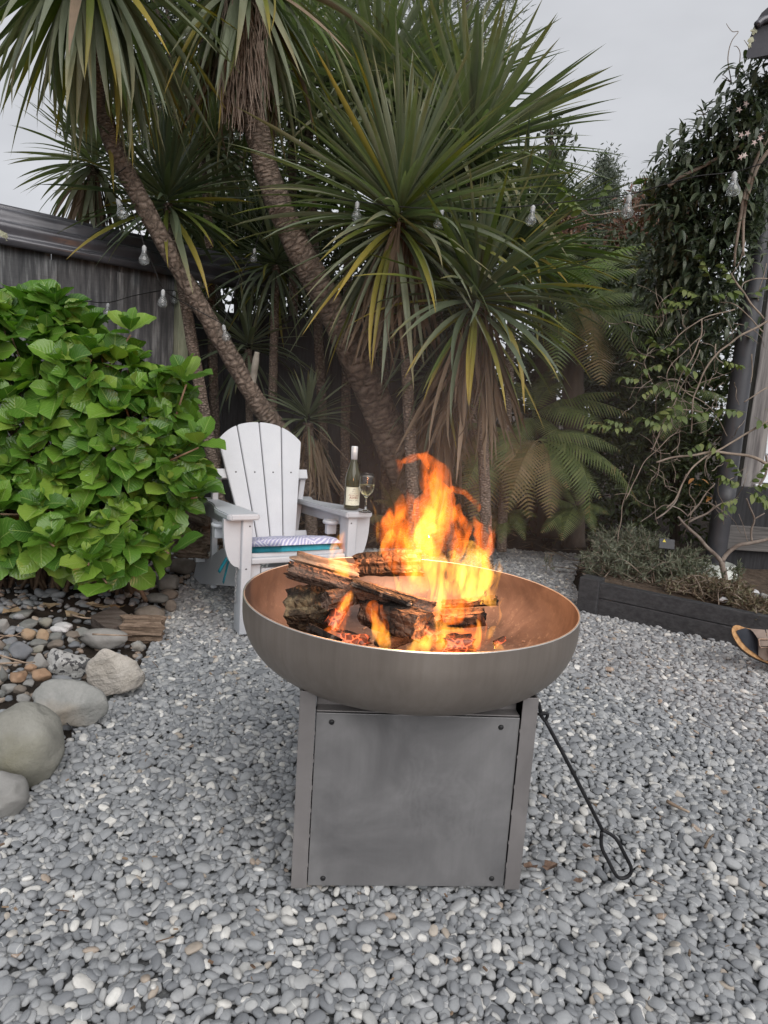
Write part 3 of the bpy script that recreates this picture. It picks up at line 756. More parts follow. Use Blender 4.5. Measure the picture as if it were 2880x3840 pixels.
# ------------------------------------------------------------------ white slatted garden chair
def paint(name, c, c2, rough=0.45):
    return MAT(name, c, c2, 4, rough, 0.04, 90, 0.002, spec=0.4)
M_white = paint('white_plastic_lumber', (0.43, 0.455, 0.495), (0.49, 0.515, 0.55))
M_hole = MAT('dark_screw_hole', (0.03, 0.03, 0.035), (0.06, 0.06, 0.06), 20, 0.6, 0)
CY = R(29)
CO = G(907, 2372); 
XA = Vector((math.cos(CY), math.sin(CY), 0)); YA = Vector((-math.sin(CY), math.cos(CY), 0))
CR = Matrix((XA, YA, Vector((0, 0, 1)))).transposed()
LW = 0.505                       # between leg centres
def CL(x, y, z): return CO + CR @ Vector((x, y, z))
ch = thing('garden_chair', CL(LW / 2, .3, 0), 'white slatted garden chair with fan back and wide arms beside the fire', 'chair')
def rb(size_c, size, rot=None, bev=0.006): return MB().box(CL(*size_c), size, CR @ (rot or Matrix.Identity(3)), bev)
AH = 0.520
# front legs (flat boards) with curved brackets under the arms
for sx, x in ((-1, 0.0), (1, LW)):
    leg = rb((x, 0.012, AH / 2), (0.046, 0.095, AH)).build('front_leg', M_white, ch, True)
    for z in (AH - .03, .3, .08):
        s = MB(); s.lathe([(0, .0012), (.0035, .001), (.004, 0)], 8); c = CL(x + rnd(-.01, .01), 0.012 - .0476, z); Q = CR @ Matrix.Rotation(R(90), 3, 'X')
        s.v = [tuple(c + Q @ Vector(v)) for v in s.v]; s.build('screw', M_hole, leg)
    ol = [(0.0, 0.0), (0.076, 0.0), (0.076, -0.03)] + [(0.076 * math.cos(a) ** 0.8, -0.03 - 0.185 * math.sin(a)) for a in np.linspace(0.1, 1.5, 9)] + [(0.0, -0.225)]
    ol = [(sx * (0.0233 + a), AH - 0.001 + b) for a, b in ol]
    M4 = Matrix.Translation(CL(x, 0.0, 0)) @ CR.to_4x4()
    MB().prism(ol, -0.012, 0.012, M4).build('arm_bracket', M_white, ch)
# arms: wide paddle front, narrowing with a curve to the back; they drop a little to the back
def arm(sx, x):
    half = [(-0.042, -0.06), (0.080, -0.06), (0.094, -0.045), (0.094, 0.10), (0.084, 0.20), (0.058, 0.31), (0.040, 0.42), (0.034, 0.52), (0.052, 0.60), (0.078, 0.645), (0.08, 0.70), (-0.045, 0.70), (-0.045, 0.35), (-0.048, 0.18), (-0.048, -0.05)]
    vs = []; ol = [(sx * a, b) for a, b in half]
    bm = bmesh.new(); q = [bm.verts.new((a, b, 0)) for a, b in ol]; f = bm.faces.new(q if sx > 0 else q[::-1])
    r = bmesh.ops.extrude_face_region(bm, geom=[f]); 
    for v in r['geom']:
        if isinstance(v, bmesh.types.BMVert): v.co.z += 0.026
    bmesh.ops.recalc_face_normals(bm, faces=bm.faces[:])
    bmesh.ops.bevel(bm, geom=[e for e in bm.edges if e.is_manifold and e.calc_face_angle(0) > 0.6], offset=0.005, segments=2, affect='EDGES')
    sl = -0.055
    bm.verts.index_update()
    m = MB().add([CL(x + v.co.x, v.co.y, AH + v.co.z + max(0, v.co.y) * sl) for v in bm.verts], [[v.index for v in f.verts] for f in bm.faces])
    bm.free(); return m.build('arm', M_white, ch)
arm(-1, 0.0); arm(1, LW)
# arm rails and cup-holder blocks under the arms
for sx, x in ((-1, -0.012), (1, LW + 0.012)):
    MB().box(CL(x, 0.36, AH - 0.048), (0.03, 0.56, 0.055), CR @ Matrix.Rotation(-0.055, 3, 'X'), 0.004).build('arm_rail', M_white, ch, True)
    m = MB(); c = CL(x - 0.045 if sx > 0 else x - 0.06, 0.14, AH - 0.062)
    m.lathe([(0.026, 0), (0.036, 0), (0.04, .004), (0.04, .014), (0.036, .018), (0.026, .018), (0.026, 0)], 20, c)
    m.build('cup_holder', M_white, ch, True)
    MB().box(CL(x - 0.04 if sx > 0 else x - 0.06, 0.15, AH - 0.09), (0.05, 0.03, 0.05), CR, 0.004).build('cup_holder_block', M_white, ch, True)
# back: four slats that fan out, leaning backwards
SEAT_Z = 0.345; BB = 0.36; LEAN = R(23)
def back_pt(u, h):
    """u across (metres at mid height), h along the lean"""
    return CL(LW / 2 + u, BB + math.sin(LEAN) * h, SEAT_Z - 0.05 + math.cos(LEAN) * h)
BR = CR @ Matrix.Rotation(-LEAN, 3, 'X')
HT = 0.672
for k in range(4):
    gap = 0.006
    def edge(i, h): return (i - 2) / 2 * (0.128 + (0.243 - 0.128) * (h / HT)) 
    out = []
    n = 8
    top = lambda u: HT - 0.35 * (abs(u) / 0.243) ** 2.3 * 0.30
    L0, L1 = edge(k, 0) + gap / 2, edge(k + 1, 0) - gap / 2
    u0, u1 = edge(k, HT) + gap / 2, edge(k + 1, HT) - gap / 2
    ol = [(L0, 0), (L1, 0)]
    def at(u0_, L_, u): return u
    for j in range(n + 1):
        u = u1 + (u0 - u1) * j / n; hh = top(u)
        lo = L1 + (L0 - L1) * j / n
        ol.append((lo + (u - lo) * hh / HT, hh))
    M4 = Matrix.Translation(back_pt(0, 0)) @ BR.to_4x4()
    bm = bmesh.new(); q = [bm.verts.new((a, 0, b)) for a, b in ol]; f = bm.faces.new(q)
    r = bmesh.ops.extrude_face_region(bm, geom=[f])
    for v in r['geom']:
        if isinstance(v, bmesh.types.BMVert): v.co.y += 0.022
    bmesh.ops.recalc_face_normals(bm, faces=bm.faces[:])
    bmesh.ops.bevel(bm, geom=[e for e in bm.edges if e.calc_face_angle(0) > 0.7], offset=0.003, segments=2, affect='EDGES')
    bm.verts.index_update()
    o = MB().add([M4 @ v.co for v in bm.verts], [[v.index for v in f.verts] for f in bm.faces]).build('back_slat', M_white, ch); bm.free()
    um = (edge(k, .40) + edge(k + 1, .40)) / 2
    for h in (0.40,):
        s = MB(); s.lathe([(0, .0012), (.004, .001), (.0045, 0)], 8); c = back_pt(um, h) - BR @ Vector((0, .0003, 0)); Q = BR @ Matrix.Rotation(R(90), 3, 'X')
        s.v = [tuple(c + Q @ Vector(v)) for v in s.v]; s.build('screw', M_hole, o)
MB().box(back_pt(0, 0.40) + BR @ Vector((0, .04, 0)), (0.50, .03, .05), BR, .004).build('back_brace', M_white, ch, True)
MB().box(back_pt(0, 0.06) + BR @ Vector((0, .04, 0)), (0.42, .03, .07), BR, .004).build('lower_back_brace', M_white, ch, True)
# rear uprights beside the back
for x in (0.015, LW - 0.015):
    a, b = CL(x * 0.88 + .03, 0.66, 0.03), CL(x, 0.575, 0.655)
    M3 = frame(b - a, XA); MB().box((a + b) / 2, ((b - a).length, 0.036, 0.03), M3, .004).build('rear_upright', M_white, ch, True)
# seat slats, stringers down to the ground behind, front apron
for k in range(6):
    y = 0.03 + k * 0.062
    MB().box(CL(LW / 2, y, SEAT_Z - 0.0 - k * 0.012), (LW - .05, 0.056, .022), CR @ Matrix.Rotation(-0.19, 3, 'X'), .004).build('seat_slat', M_white, ch, True)
MB().box(CL(LW / 2, -0.012, SEAT_Z - .015), (LW - .05, 0.03, .028), CR, .006).build('seat_front_edge', M_white, ch, True)
ap = MB().box(CL(LW / 2, 0.012, SEAT_Z - .105), (LW - .16, 0.022, .10), CR, .004).build('apron', M_white, ch, True)
for x in (.05, LW - .05):
    q = MB().box(CL(x, 0.014, SEAT_Z - .125), (0.05, 0.03, .18), CR, .003).build('apron_block', M_white, ch, True)
    for dz in (-.05, -.02, .03):
        s = MB(); s.lathe([(0, .0012), (.0035, .001), (.004, 0)], 8); c = CL(x + .012, 0.014 - .0152, SEAT_Z - .125 + dz); Q = CR @ Matrix.Rotation(R(90), 3, 'X')
        s.v = [tuple(c + Q @ Vector(v)) for v in s.v]; s.build('screw', M_hole, q)
for x in (0.035, LW - 0.035):
    ol = [(0.0, SEAT_Z - .01), (0.0, SEAT_Z - .15), (0.80, 0.0), (0.95, 0.0), (0.90, .09), (.62, .19), (.40, .285)]
    ol = [(-b if False else a, b) for a, b in ol]
    M4 = Matrix.Translation(CL(x, 0.05, 0)) @ (CR @ Matrix.Rotation(R(90), 3, 'Z')).to_4x4()
    MB().prism(ol, -0.013, 0.013, M4).build('stringer', M_white, ch)
MB().box(CL(-0.01, 0.74, 0.175), (0.05, 0.03, .045), CR, .004).build('stretcher_end', M_white, ch, True)
# chain hanging at the left leg
M_chain = MAT('chain_steel', (0.35, 0.35, 0.36), (0.5, 0.5, 0.52), 30, 0.35, 0, metal=0.9)
m = MB(); c0 = CL(-0.035, 0.0, 0.30)
for k in range(16):
    c = c0 + Vector((0.002 * math.sin(k), 0, -0.0105 * k)); ax = XA if k % 2 else YA
    ring = [c + ax * (0.0035 * math.cos(a)) + Vector((0, 0, .0075 * math.sin(a))) for a in np.linspace(0, 2 * math.pi, 9)]
    m.tube(ring, 0.0011, 5, False)
m.build('chain', M_chain, ch, True)

# ------------------------------------------------------------------ seat cushion
def cushion_material():
    m, t, b = newmat('leaf_print_fabric'); v = coords(t, 'Object', (1, 1, 1))
    vo = N(t, 'ShaderNodeTexVoronoi', feature='F1'); vo.inputs['Scale'].default_value = 9; t.links.new(v, vo.inputs['Vector'])
    vm = N(t, 'ShaderNodeVectorMath', operation='SUBTRACT'); t.links.new(v, vm.inputs[0]); t.links.new(vo.outputs['Position'], vm.inputs[1])
    rt = N(t, 'ShaderNodeVectorRotate', rotation_type='Z_AXIS'); t.links.new(v, rt.inputs['Vector'])
    t.links.new(mth(t, 'MULTIPLY', N_sep(t, vo.outputs['Color']), 6.28), rt.inputs['Angle'])
    w = N(t, 'ShaderNodeTexWave', i_Scale=22.0, i_Distortion=2.5, i_Detail=1.0); t.links.new(rt.outputs[0], w.inputs['Vector'])
    col = ramp(t, w.outputs['Fac'], [(0.30, (0.60, 0.61, 0.70)), (0.5, (0.50, 0.50, 0.64)), (0.62, (0.27, 0.26, 0.44)), (0.8, (0.34, 0.35, 0.54))])
    t.links.new(col, b.inputs['Base Color']); setb(b, rough=0.85, spec=0.15); bump(t, b, noise(t, v, 120, 2), .2, .002); return m
def N_sep(t, col):
    s = N(t, 'ShaderNodeSeparateColor'); t.links.new(col, s.inputs[0]); return s.outputs[0]
M_teal = MAT('teal_fabric', (0.02, 0.20, 0.27), (0.03, 0.27, 0.34), 30, 0.85, .3, 200, .001, spec=.15)
cu = thing('seat_cushion', CL(LW / 2, .2, SEAT_Z), 'teal edged cushion with purple leaf print on the white chair seat', 'cushion')
def cush(z0, z1, dome, mat, name, grow=0.0):
    n = 18; hx, hy = 0.235 + grow, 0.215 + grow; vs = []; fs = []
    def pt(i, j, top):
        u, v = i / n * 2 - 1, j / n * 2 - 1
        x = math.copysign(abs(u) ** 1.0, u) * hx * (1 - .06 * v * v); y = v * hy * (1 - .06 * u * u)
        e = max(0.0, (1 - u ** 6) * (1 - v ** 6)); z = z0
        if top:
            puff = dome * e ** 0.6
            puff -= dome * 0.55 * max(0, 1 - 3.2 * min(math.hypot(u - a, v - b_) for a in (-.4, .4) for b_ in (-.4, .4)))
            z = z0 + (z1 - z0) * min(1, e * 4) + puff + .004 * nv((u * 3, v * 3, 1))
        y2 = 0.205 + y
        return CL(LW / 2 + x, y2, z + SEAT_Z - 0.19 * (y2 - .03))
    for top in (0, 1):
        for j in range(n + 1):
            for i in range(n + 1): vs.append(pt(i, j, top))
    k = (n + 1) ** 2
    for j in range(n):
        for i in range(n):
            a = j * (n + 1) + i; fs.append((a, a + n + 1, a + n + 2, a + 1)); fs.append((k + a, k + a + 1, k + a + n + 2, k + a + n + 1))
    for i in range(n):
        a = i; fs.append((a, a + 1, k + a + 1, k + a)); a = n * (n + 1) + i; fs.append((a + 1, a, k + a, k + a + 1))
        a = i * (n + 1); fs.append((a + n + 1, a, k + a, k + a + n + 1)); a = i * (n + 1) + n; fs.append((a, a + n + 1, k + a + n + 1, k + a))
    return MB().add(vs, fs).build(name, mat, cu, True)
cush(0.012, 0.032, 0.012, M_teal, 'cushion_base')
cush(0.040, 0.046, 0.032, cushion_material(), 'printed_top', 0.003)
m = MB()
for d in ((-.05, .10, -.10), (-.02, .13, -.16)):
    p = [CL(-0.02, .05, SEAT_Z + .03), CL(-0.02 + d[0] * .5, .05 + d[1] * .5, SEAT_Z - .02), CL(-0.02 + d[0], .05 + d[1], SEAT_Z + d[2])]
    MB().tube([Vector(q) for q in spline(p, 5)], .009, 6, True, .25).build('tie', M_teal, cu, True)
MB().add(*(lambda c: ([CL(.02, -.005, SEAT_Z + .045), CL(-.055, .01, SEAT_Z + .06), CL(-.06, .06, SEAT_Z + .045), CL(-.02, .05, SEAT_Z - .02), CL(.02, .03, SEAT_Z - .03), CL(-.03, .09, SEAT_Z + .05)],
         [(0, 1, 2, 3, 4), (0, 4, 3, 5), (1, 5, 2), (0, 5, 1), (2, 5, 3)]))(0)).build('side_flap', M_teal, cu, True)

# ------------------------------------------------------------------ wine bottle and glass on the arm
ARMZ = AH + 0.026
def glassmat(name, col, rough=0.02, ior=1.45):
    m, t, b = newmat(name); b.inputs['Base Color'].default_value = (*col, 1); setb(b, rough=rough, trans=1.0, ior=ior); return m
M_bottle = glassmat('dark_olive_glass', (0.055, 0.06, 0.03), 0.05)
M_bottle.node_tree.nodes['Principled BSDF'].inputs['Transmission Weight'].default_value = 0.35
M_glass = glassmat('clear_glass', (0.97, 0.98, 0.98), 0.0, 1.45)
M_wine = glassmat('white_wine', (0.86, 0.76, 0.40), 0.0, 1.33)
M_cap = MAT('silver_screwcap', (0.68, 0.70, 0.73), (0.75, 0.77, 0.79), 20, 0.35, 0, metal=0.3)
M_label = MAT('cream_paper', (0.66, 0.68, 0.55), (0.70, 0.72, 0.60), 12, 0.8, .1, 90, .001)
M_inkd = MAT('dark_print', (0.03, 0.03, 0.03), (0.05, 0.045, 0.04), 20, 0.8, 0)
M_inkr = MAT('rust_print', (0.22, 0.05, 0.02), (0.27, 0.07, 0.03), 20, 0.8, 0)
BP = P(1318, 1893, CL(LW, 0.05, 0).y - 0.005)
BP.z = ARMZ + 0.001
bt = thing('wine_bottle', BP, 'dark glass wine bottle with cream label standing on the chair arm', 'bottle')
HB = 0.298
prof = [(0.0, 0.004), (0.030, 0.0), (0.0365, 0.004), (0.0372, 0.012), (0.0372, 0.135), (0.0365, 0.150), (0.033, 0.170), (0.0265, 0.190), (0.020, 0.210), (0.0158, 0.228), (0.0142, 0.245), (0.0138, 0.28), (0.0, 0.28)]
MB().lathe(prof, 40, BP).build('bottle_glass', M_bottle, bt, True)
cp = [(0.0148, 0.236), (0.0152, 0.236), (0.0152, 0.272)] + [(0.0152 + (.0006 if k % 2 else -.0004), .272 + k * .003) for k in range(1, 8)] + [(0.0146, HB - .0015), (0.013, HB), (0.0, HB)]
MB().lathe(cp, 32, BP).build('screw_cap', M_cap, bt, True)
LA = math.atan2(-BP.x, -BP.y) if False else math.atan2(-BP.y, -BP.x) + R(14)     # label faces a little right of the viewer
m = MB(); n = 14; half = R(62)
for k in range(n + 1):
    a = LA - half + 2 * half * k / n
    for z in (0.022, 0.108): m.v.append((BP.x + .0376 * math.cos(a), BP.y + .0376 * math.sin(a), BP.z + z)); m.uv.append((k / n, 0))
for k in range(n): m.f.append((2 * k, 2 * k + 2, 2 * k + 3, 2 * k + 1))
lab = m.build('label', M_label, bt, True, False)
def label_text(txt, size, u, z, mat, sx=1.0, bold=0.0):
    cu_ = bpy.data.curves.new('lettering', 'FONT'); cu_.body = txt; cu_.size = size; cu_.align_x = 'CENTER'; cu_.resolution_u = 2; cu_.offset = bold; cu_.space_character = sx
    tmp = bpy.data.objects.new('tmp_text', cu_); COL.objects.link(tmp)
    dg = bpy.context.evaluated_depsgraph_get(); me = bpy.data.meshes.new_from_object(tmp.evaluated_get(dg))
    bpy.data.objects.remove(tmp)
    for v in me.vertices:
        a = LA + (u + v.co.x) / 0.0378
        v.co = Vector((BP.x + .0379 * math.cos(a), BP.y + .0379 * math.sin(a), BP.z + z + v.co.y))
    me.materials.clear(); me.materials.append(mat)
    o = link('lettering', me, lab); return o
label_text('FROM THE', 0.0105, 0, 0.066, M_inkr)
label_text('ASHES', 0.0150, 0, 0.0535, M_inkr, 1.0, .0002)
label_text('PINOT GRIS', 0.0075, 0, 0.0430, M_inkd, 1.25)
label_text('THE CRAFTERS', 0.0045, 0, 0.0785, M_inkd, 1.2)
label_text('NEW ZEALAND', 0.0032, 0, 0.0275, M_inkd, 1.2)
def label_poly(pts, mat, nm):
    m = MB(); m.add([(BP.x + .0379 * math.cos(LA + u / .0378), BP.y + .0379 * math.sin(LA + u / .0378), BP.z + z) for u, z in pts], [tuple(range(len(pts)))])
    return m.build(nm, mat, lab, False, False)
label_poly([(-.009, .0945), (-.004, .0975), (0, .102), (.0015, .1005), (.004, .0985), (.009, .0955), (.0045, .0972), (0.0005, .0998), (-.004, .0962)], M_inkd, 'mountain_emblem')
label_poly([(-.012, .0875), (-.006, .0905), (.006, .0905), (.012, .088), (.005, .0888), (-.005, .0888)], M_inkd, 'mountain_emblem')
label_poly([(-.017, .0385), (.017, .0385), (.017, .0381), (-.017, .0381)], M_inkd, 'rule_line')
GP = P(1371, 1899, CL(LW, 0.0, 0).y - 0.03); GP.z = ARMZ + 0.001
gl = thing('wine_glass', GP, 'stemmed glass half full of white wine beside the bottle on the arm', 'wine glass')
bo = [(0.0, 0.0), (0.031, 0.0), (0.032, 0.0015), (0.029, 0.0035), (0.012, 0.008), (0.0055, 0.016), (0.0040, 0.03), (0.0038, 0.062), (0.006, 0.068), (0.019, 0.080), (0.031, 0.097), (0.0370, 0.117), (0.0374, 0.137), (0.0352, 0.163), (0.0335, 0.182),
      (0.0325, 0.182), (0.0342, 0.163), (0.0364, 0.137), (0.0360, 0.117), (0.030, 0.099), (0.0185, 0.083), (0.006, 0.0745), (0.0, 0.0735)]
MB().lathe(bo, 36, GP).build('goblet', M_glass, gl, True)
wi = [(0.0, 0.0737), (0.006, 0.0747), (0.0184, 0.0832), (0.0299, 0.0992), (0.0359, 0.117), (0.0362, 0.130), (0.0, 0.130)]
MB().lathe(wi, 36, GP).build('wine', M_wine, gl, True)
# ------------------------------------------------------------------ rocks and wood of the garden border on the left
def rockmat(name, c1, c2, c3=None, scale=5, bs=.5, bscale=25, sc=(1, 1, 1), speck=None, stain=None, bd=.012):
    m, t, b = newmat(name); v = coords(t, 'Object', sc); vo = coords(t, 'Object')
    n1 = noise(t, v, scale, 7, .65, .6); n2 = noise(t, vo, bscale, 6, .7); n3 = noise(t, vo, 90, 3)
    col = ramp(t, n1, [(.32, c1), (.62, c2)] + ([(.75, c3)] if c3 else []))
    if speck: col = mixc(t, ramp(t, noise(t, vo, speck[0], 2), [(.52, (0, 0, 0)), (.58, (1, 1, 1))]), col, speck[1])
    if stain: col = mixc(t, mth(t, 'MULTIPLY', ramp(t, noise(t, vo, 2.6, 4), [(.5, (0, 0, 0)), (.68, (1, 1, 1))]), .7), col, stain)
    col = mixc(t, mth(t, 'MULTIPLY', n3, .35), col, tuple(k * .5 for k in c1))
    cr = N(t, 'ShaderNodeTexVoronoi', feature='DISTANCE_TO_EDGE'); cr.inputs['Scale'].default_value = 3.2
    dv = N(t, 'ShaderNodeMixRGB'); dv.inputs[0].default_value = .25; t.links.new(vo, dv.inputs[1])
    nn = t.nodes.new('ShaderNodeTexNoise'); nn.inputs['Scale'].default_value = 4; t.links.new(vo, nn.inputs['Vector']); t.links.new(nn.outputs['Color'], dv.inputs[2]); t.links.new(dv.outputs[0], cr.inputs['Vector'])
    crk = ramp(t, cr.outputs[0], [(0, (1, 1, 1)), (.02, (0, 0, 0))])
    crk = mth(t, 'MULTIPLY', crk, ramp(t, noise(t, vo, 3, 2), [(.42, (0, 0, 0)), (.55, (1, 1, 1))]))
    col = mixc(t, mth(t, 'MULTIPLY', crk, .8), col, tuple(k * .25 for k in c1))
    t.links.new(col, b.inputs['Base Color']); setb(b, rough=.85, spec=.25)
    bump(t, b, mth(t, 'SUBTRACT', mth(t, 'ADD', n2, mth(t, 'MULTIPLY', n1, .8)), crk), bs, bd); return m
K_olive = rockmat('olive_boulder', (.215, .21, .185), (.30, .295, .265), None, 5, .5, 45, stain=(.15, .14, .08))
K_grey = rockmat('grey_rock', (.20, .195, .185), (.31, .305, .295), None, 4, .35, 40)
K_frac = rockmat('fractured_rock', (.22, .225, .215), (.36, .355, .34), (.46, .45, .43), 8, .95, 16, stain=(.33, .25, .16))
K_beige = rockmat('beige_boulder', (.38, .345, .30), (.56, .52, .475), (.63, .60, .56), 6, .95, 12, (1, 1.5, 4), bd=.03)
K_speck = rockmat('speckled_granite', (.40, .40, .395), (.60, .60, .59), None, 20, .9, 45, speck=(48, (.07, .07, .075)), bd=.02)
K_slate = rockmat('slate_rock', (.115, .125, .14), (.20, .21, .225), None, 4, .3, 40)
K_tan = rockmat('tan_rock', (.27, .19, .12), (.40, .30, .21), None, 5, .5, 30)
K_orng = rockmat('rusty_rock', (.27, .165, .10), (.42, .29, .20), None, 5, .6, 26)
K_brn = rockmat('brown_rock', (.13, .11, .09), (.22, .19, .165), None, 5, .4, 30)
K_white = rockmat('white_veined_rock', (.40, .40, .41), (.62, .62, .63), None, 7, .6, 26, (1, 4, 1))
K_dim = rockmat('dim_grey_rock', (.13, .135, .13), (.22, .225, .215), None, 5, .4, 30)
RG = 'rocks edging the garden bed'
def rock(label, box, mat, seed, name='rock', depth=1.0, ang=0.5, sink=0.25, tilt=0.0, zb=0.0, sub=3):
    """box: photo pixels x0,x1,y0,y1 of the stone; it rests on the ground at its lower edge"""
    x0, x1, y0, y1 = box; cx = (x0 + x1) / 2
    g0 = G(cx, y1 - (y1 - y0) * .12, zb); Y = g0.y; w = (x1 - x0) / FPX * Y / 2
    el = math.atan2(CAM_H - zb, Y); h = (y1 - y0) / FPX * Y / 2
    c = P(cx, (y0 + y1) / 2, Y + w * .55 * depth)
    r = random.Random(seed); rx = w * 1.02; ry = w * depth * r.uniform(.85, 1.05); rz = max(h * 1.0, .2 * w)
    pl = []
    for _ in range(12):
        n = Vector((r.gauss(0, 1), r.gauss(0, 1), r.gauss(0, .8))).normalized(); pl.append((n, r.uniform(1 - min(.6, ang * .75), .97)))
    bm = bmesh.new(); bmesh.ops.create_icosphere(bm, subdivisions=sub, radius=1); o3 = Vector((seed * 3.1, seed * 1.7, seed))
    for v in bm.verts:
        p = v.co.copy()
        for n, d in pl:
            e = p.dot(n) - d
            if e > 0: p -= n * e * .93
        p *= 1 + .14 * mnoise.noise(p * 1.3 + o3) + .10 * ang * mnoise.noise(p * 3.5 + o3) + .05 * ang * mnoise.noise(p * 8 + o3)
        v.co = Vector((p.x * rx, p.y * ry, p.z * rz))
    me = bpy.data.meshes.new(name); bm.to_mesh(me); bm.free(); me.materials.append(mat); me.polygons.foreach_set('use_smooth', [True] * len(me.polygons))
    o = bpy.data.objects.new(name, me); COL.objects.link(o); o.matrix_basis = Matrix.Translation(c) @ Matrix.Rotation(tilt, 4, 'Y')
    return tag(o, label, 'rock', RG)
def C5(x0, x1, y0, y1): k = 640 / 1659; return (x0 * k, x1 * k, 2150 + y0 * k, 2150 + y1 * k)
def C6(x0, x1, y0, y1): k = 400 / 1609; return (560 + x0 * k, 560 + x1 * k, 1750 + y0 * k, 1750 + y1 * k)
rock('large smooth olive grey boulder at the left edge of the gravel', (-90, 254, 2618, 2985), K_olive, 1, 'boulder', 1.0, .15, sub=4)
rock('grey boulder low at the bottom left corner, partly outside the picture', (-120, 106, 2890, 3095), K_grey, 2, 'boulder', 1.0, .35, sub=4)
rock('cracked grey boulder with rusty stain below the speckled stone', (112, 404, 2532, 2765), K_frac, 3, 'boulder', .8, .75, tilt=.15, sub=4)
rock('pale beige layered boulder beside the gravel', (318, 552, 2414, 2636), K_beige, 14, 'boulder', .75, .6, tilt=-.5, sub=4)
rock('black and white speckled granite rock above the cracked boulder', (160, 344, 2418, 2545), K_speck, 5, 'rock', .8, .7, tilt=.2, sub=4)
rock('long flat grey slab rock under the timber block', (285, 500, 2356, 2436), K_grey, 6, 'rock', .5, .6)
rock('brown rounded rock half buried behind the weathered log', (500, 628, 2270, 2330), K_brn, 7, 'rock', .8, .3)
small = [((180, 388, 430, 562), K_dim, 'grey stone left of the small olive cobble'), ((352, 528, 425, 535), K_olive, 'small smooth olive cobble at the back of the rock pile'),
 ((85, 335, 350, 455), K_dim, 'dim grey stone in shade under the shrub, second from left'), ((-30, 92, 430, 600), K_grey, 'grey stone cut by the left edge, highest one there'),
 ((205, 352, 525, 655), K_tan, 'tan stone left of the two-coloured one'), ((330, 490, 540, 670), K_tan, 'tan block-shaped stone in the middle of the pile'),
 ((470, 615, 555, 665), K_dim, 'grey stone touching the tan block-shaped stone'), ((485, 668, 498, 600), K_white, 'white cracked stone at the back of the pile'),
 ((535, 722, 472, 562), K_white, 'striped pale stone behind the white cracked one'), ((78, 322, 662, 842), K_slate, 'dark slate oval stone above the twigs'),
 ((285, 472, 636, 715), K_dim, 'flat grey stone right of the dark slate oval'), ((295, 445, 690, 775), K_olive, 'olive grey stone just below the flat grey one'),
 ((262, 505, 772, 925), K_grey, 'light grey smooth stone left of the speckled rock'), ((450, 632, 645, 740), K_brn, 'brown grey stone above the speckled rock'),
 ((655, 792, 662, 728), K_slate, 'small blue grey stone above the speckled rock'), ((635, 742, 606, 692), K_grey, 'upright small grey stone near the flat slab'),
 ((728, 882, 525, 630), K_dim, 'rounded grey stone at the left end of the slab'), ((78, 288, 928, 1068), K_orng, 'left one of two rusty orange stones'),
 ((288, 512, 918, 1055), K_orng, 'right one of two rusty orange stones'), ((238, 368, 875, 965), K_orng, 'small brown stone on top between the rusty orange stones'),
 ((-15, 82, 885, 1062), K_dim, 'mossy grey stone cut by the left edge beside the rusty stones'), ((-20, 182, 1065, 1175), K_grey, 'grey angular stone below the left rusty stone'),
 ((225, 352, 1028, 1118), K_grey, 'pale grey chip stone below the two rusty stones'), ((155, 302, 1168, 1262), K_grey, 'grey stone wedged above the olive boulder'),
 ((35, 135, 1185, 1245), K_slate, 'small dark stone on the top edge of the olive boulder'), ((-30, 48, 1125, 1215), K_dim, 'small stone at left edge just above the olive boulder'),
 ((30, 190, 690, 780), K_dim, 'grey stone left behind the dark slate oval'), ((-20, 140, 830, 900), K_grey, 'grey flat stone lying under the twigs'),
 ((640, 800, 560, 640), K_brn, 'brown stone between white stone and slab'), ((110, 260, 1080, 1180), K_brn, 'brown grey stone behind the cracked boulder left side'),
 ((1270, 1420, 640, 760), K_frac, 'pale grey stone behind the beige boulder with a green sprig'), ((-60, 60, 640, 760), K_brn, 'brown stone at the left edge beside the slate oval')]
for i, (b, mt, lb) in enumerate(small): rock(lb, C5(*b), mt, 20 + i, 'rock', .9, rnd(.4, .75), tilt=rnd(-.3, .3), zb=.03)
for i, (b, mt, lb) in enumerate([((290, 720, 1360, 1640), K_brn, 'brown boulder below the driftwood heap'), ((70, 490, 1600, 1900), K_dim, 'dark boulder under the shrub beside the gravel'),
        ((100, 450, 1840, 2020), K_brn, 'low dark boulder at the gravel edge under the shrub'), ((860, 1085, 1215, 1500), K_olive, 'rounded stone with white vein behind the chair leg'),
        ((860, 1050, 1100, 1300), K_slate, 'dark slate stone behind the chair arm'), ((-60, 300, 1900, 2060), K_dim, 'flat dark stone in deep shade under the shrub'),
        ((1160, 1300, 1310, 1450), K_tan, 'tan stone seen between chair leg and upright'), ((230, 420, 2000, 2200), K_brn, 'brown stone in shade left of the gravel bend')]):
    rock(lb, C6(*b), mt, 70 + i, 'rock', .8, .4)
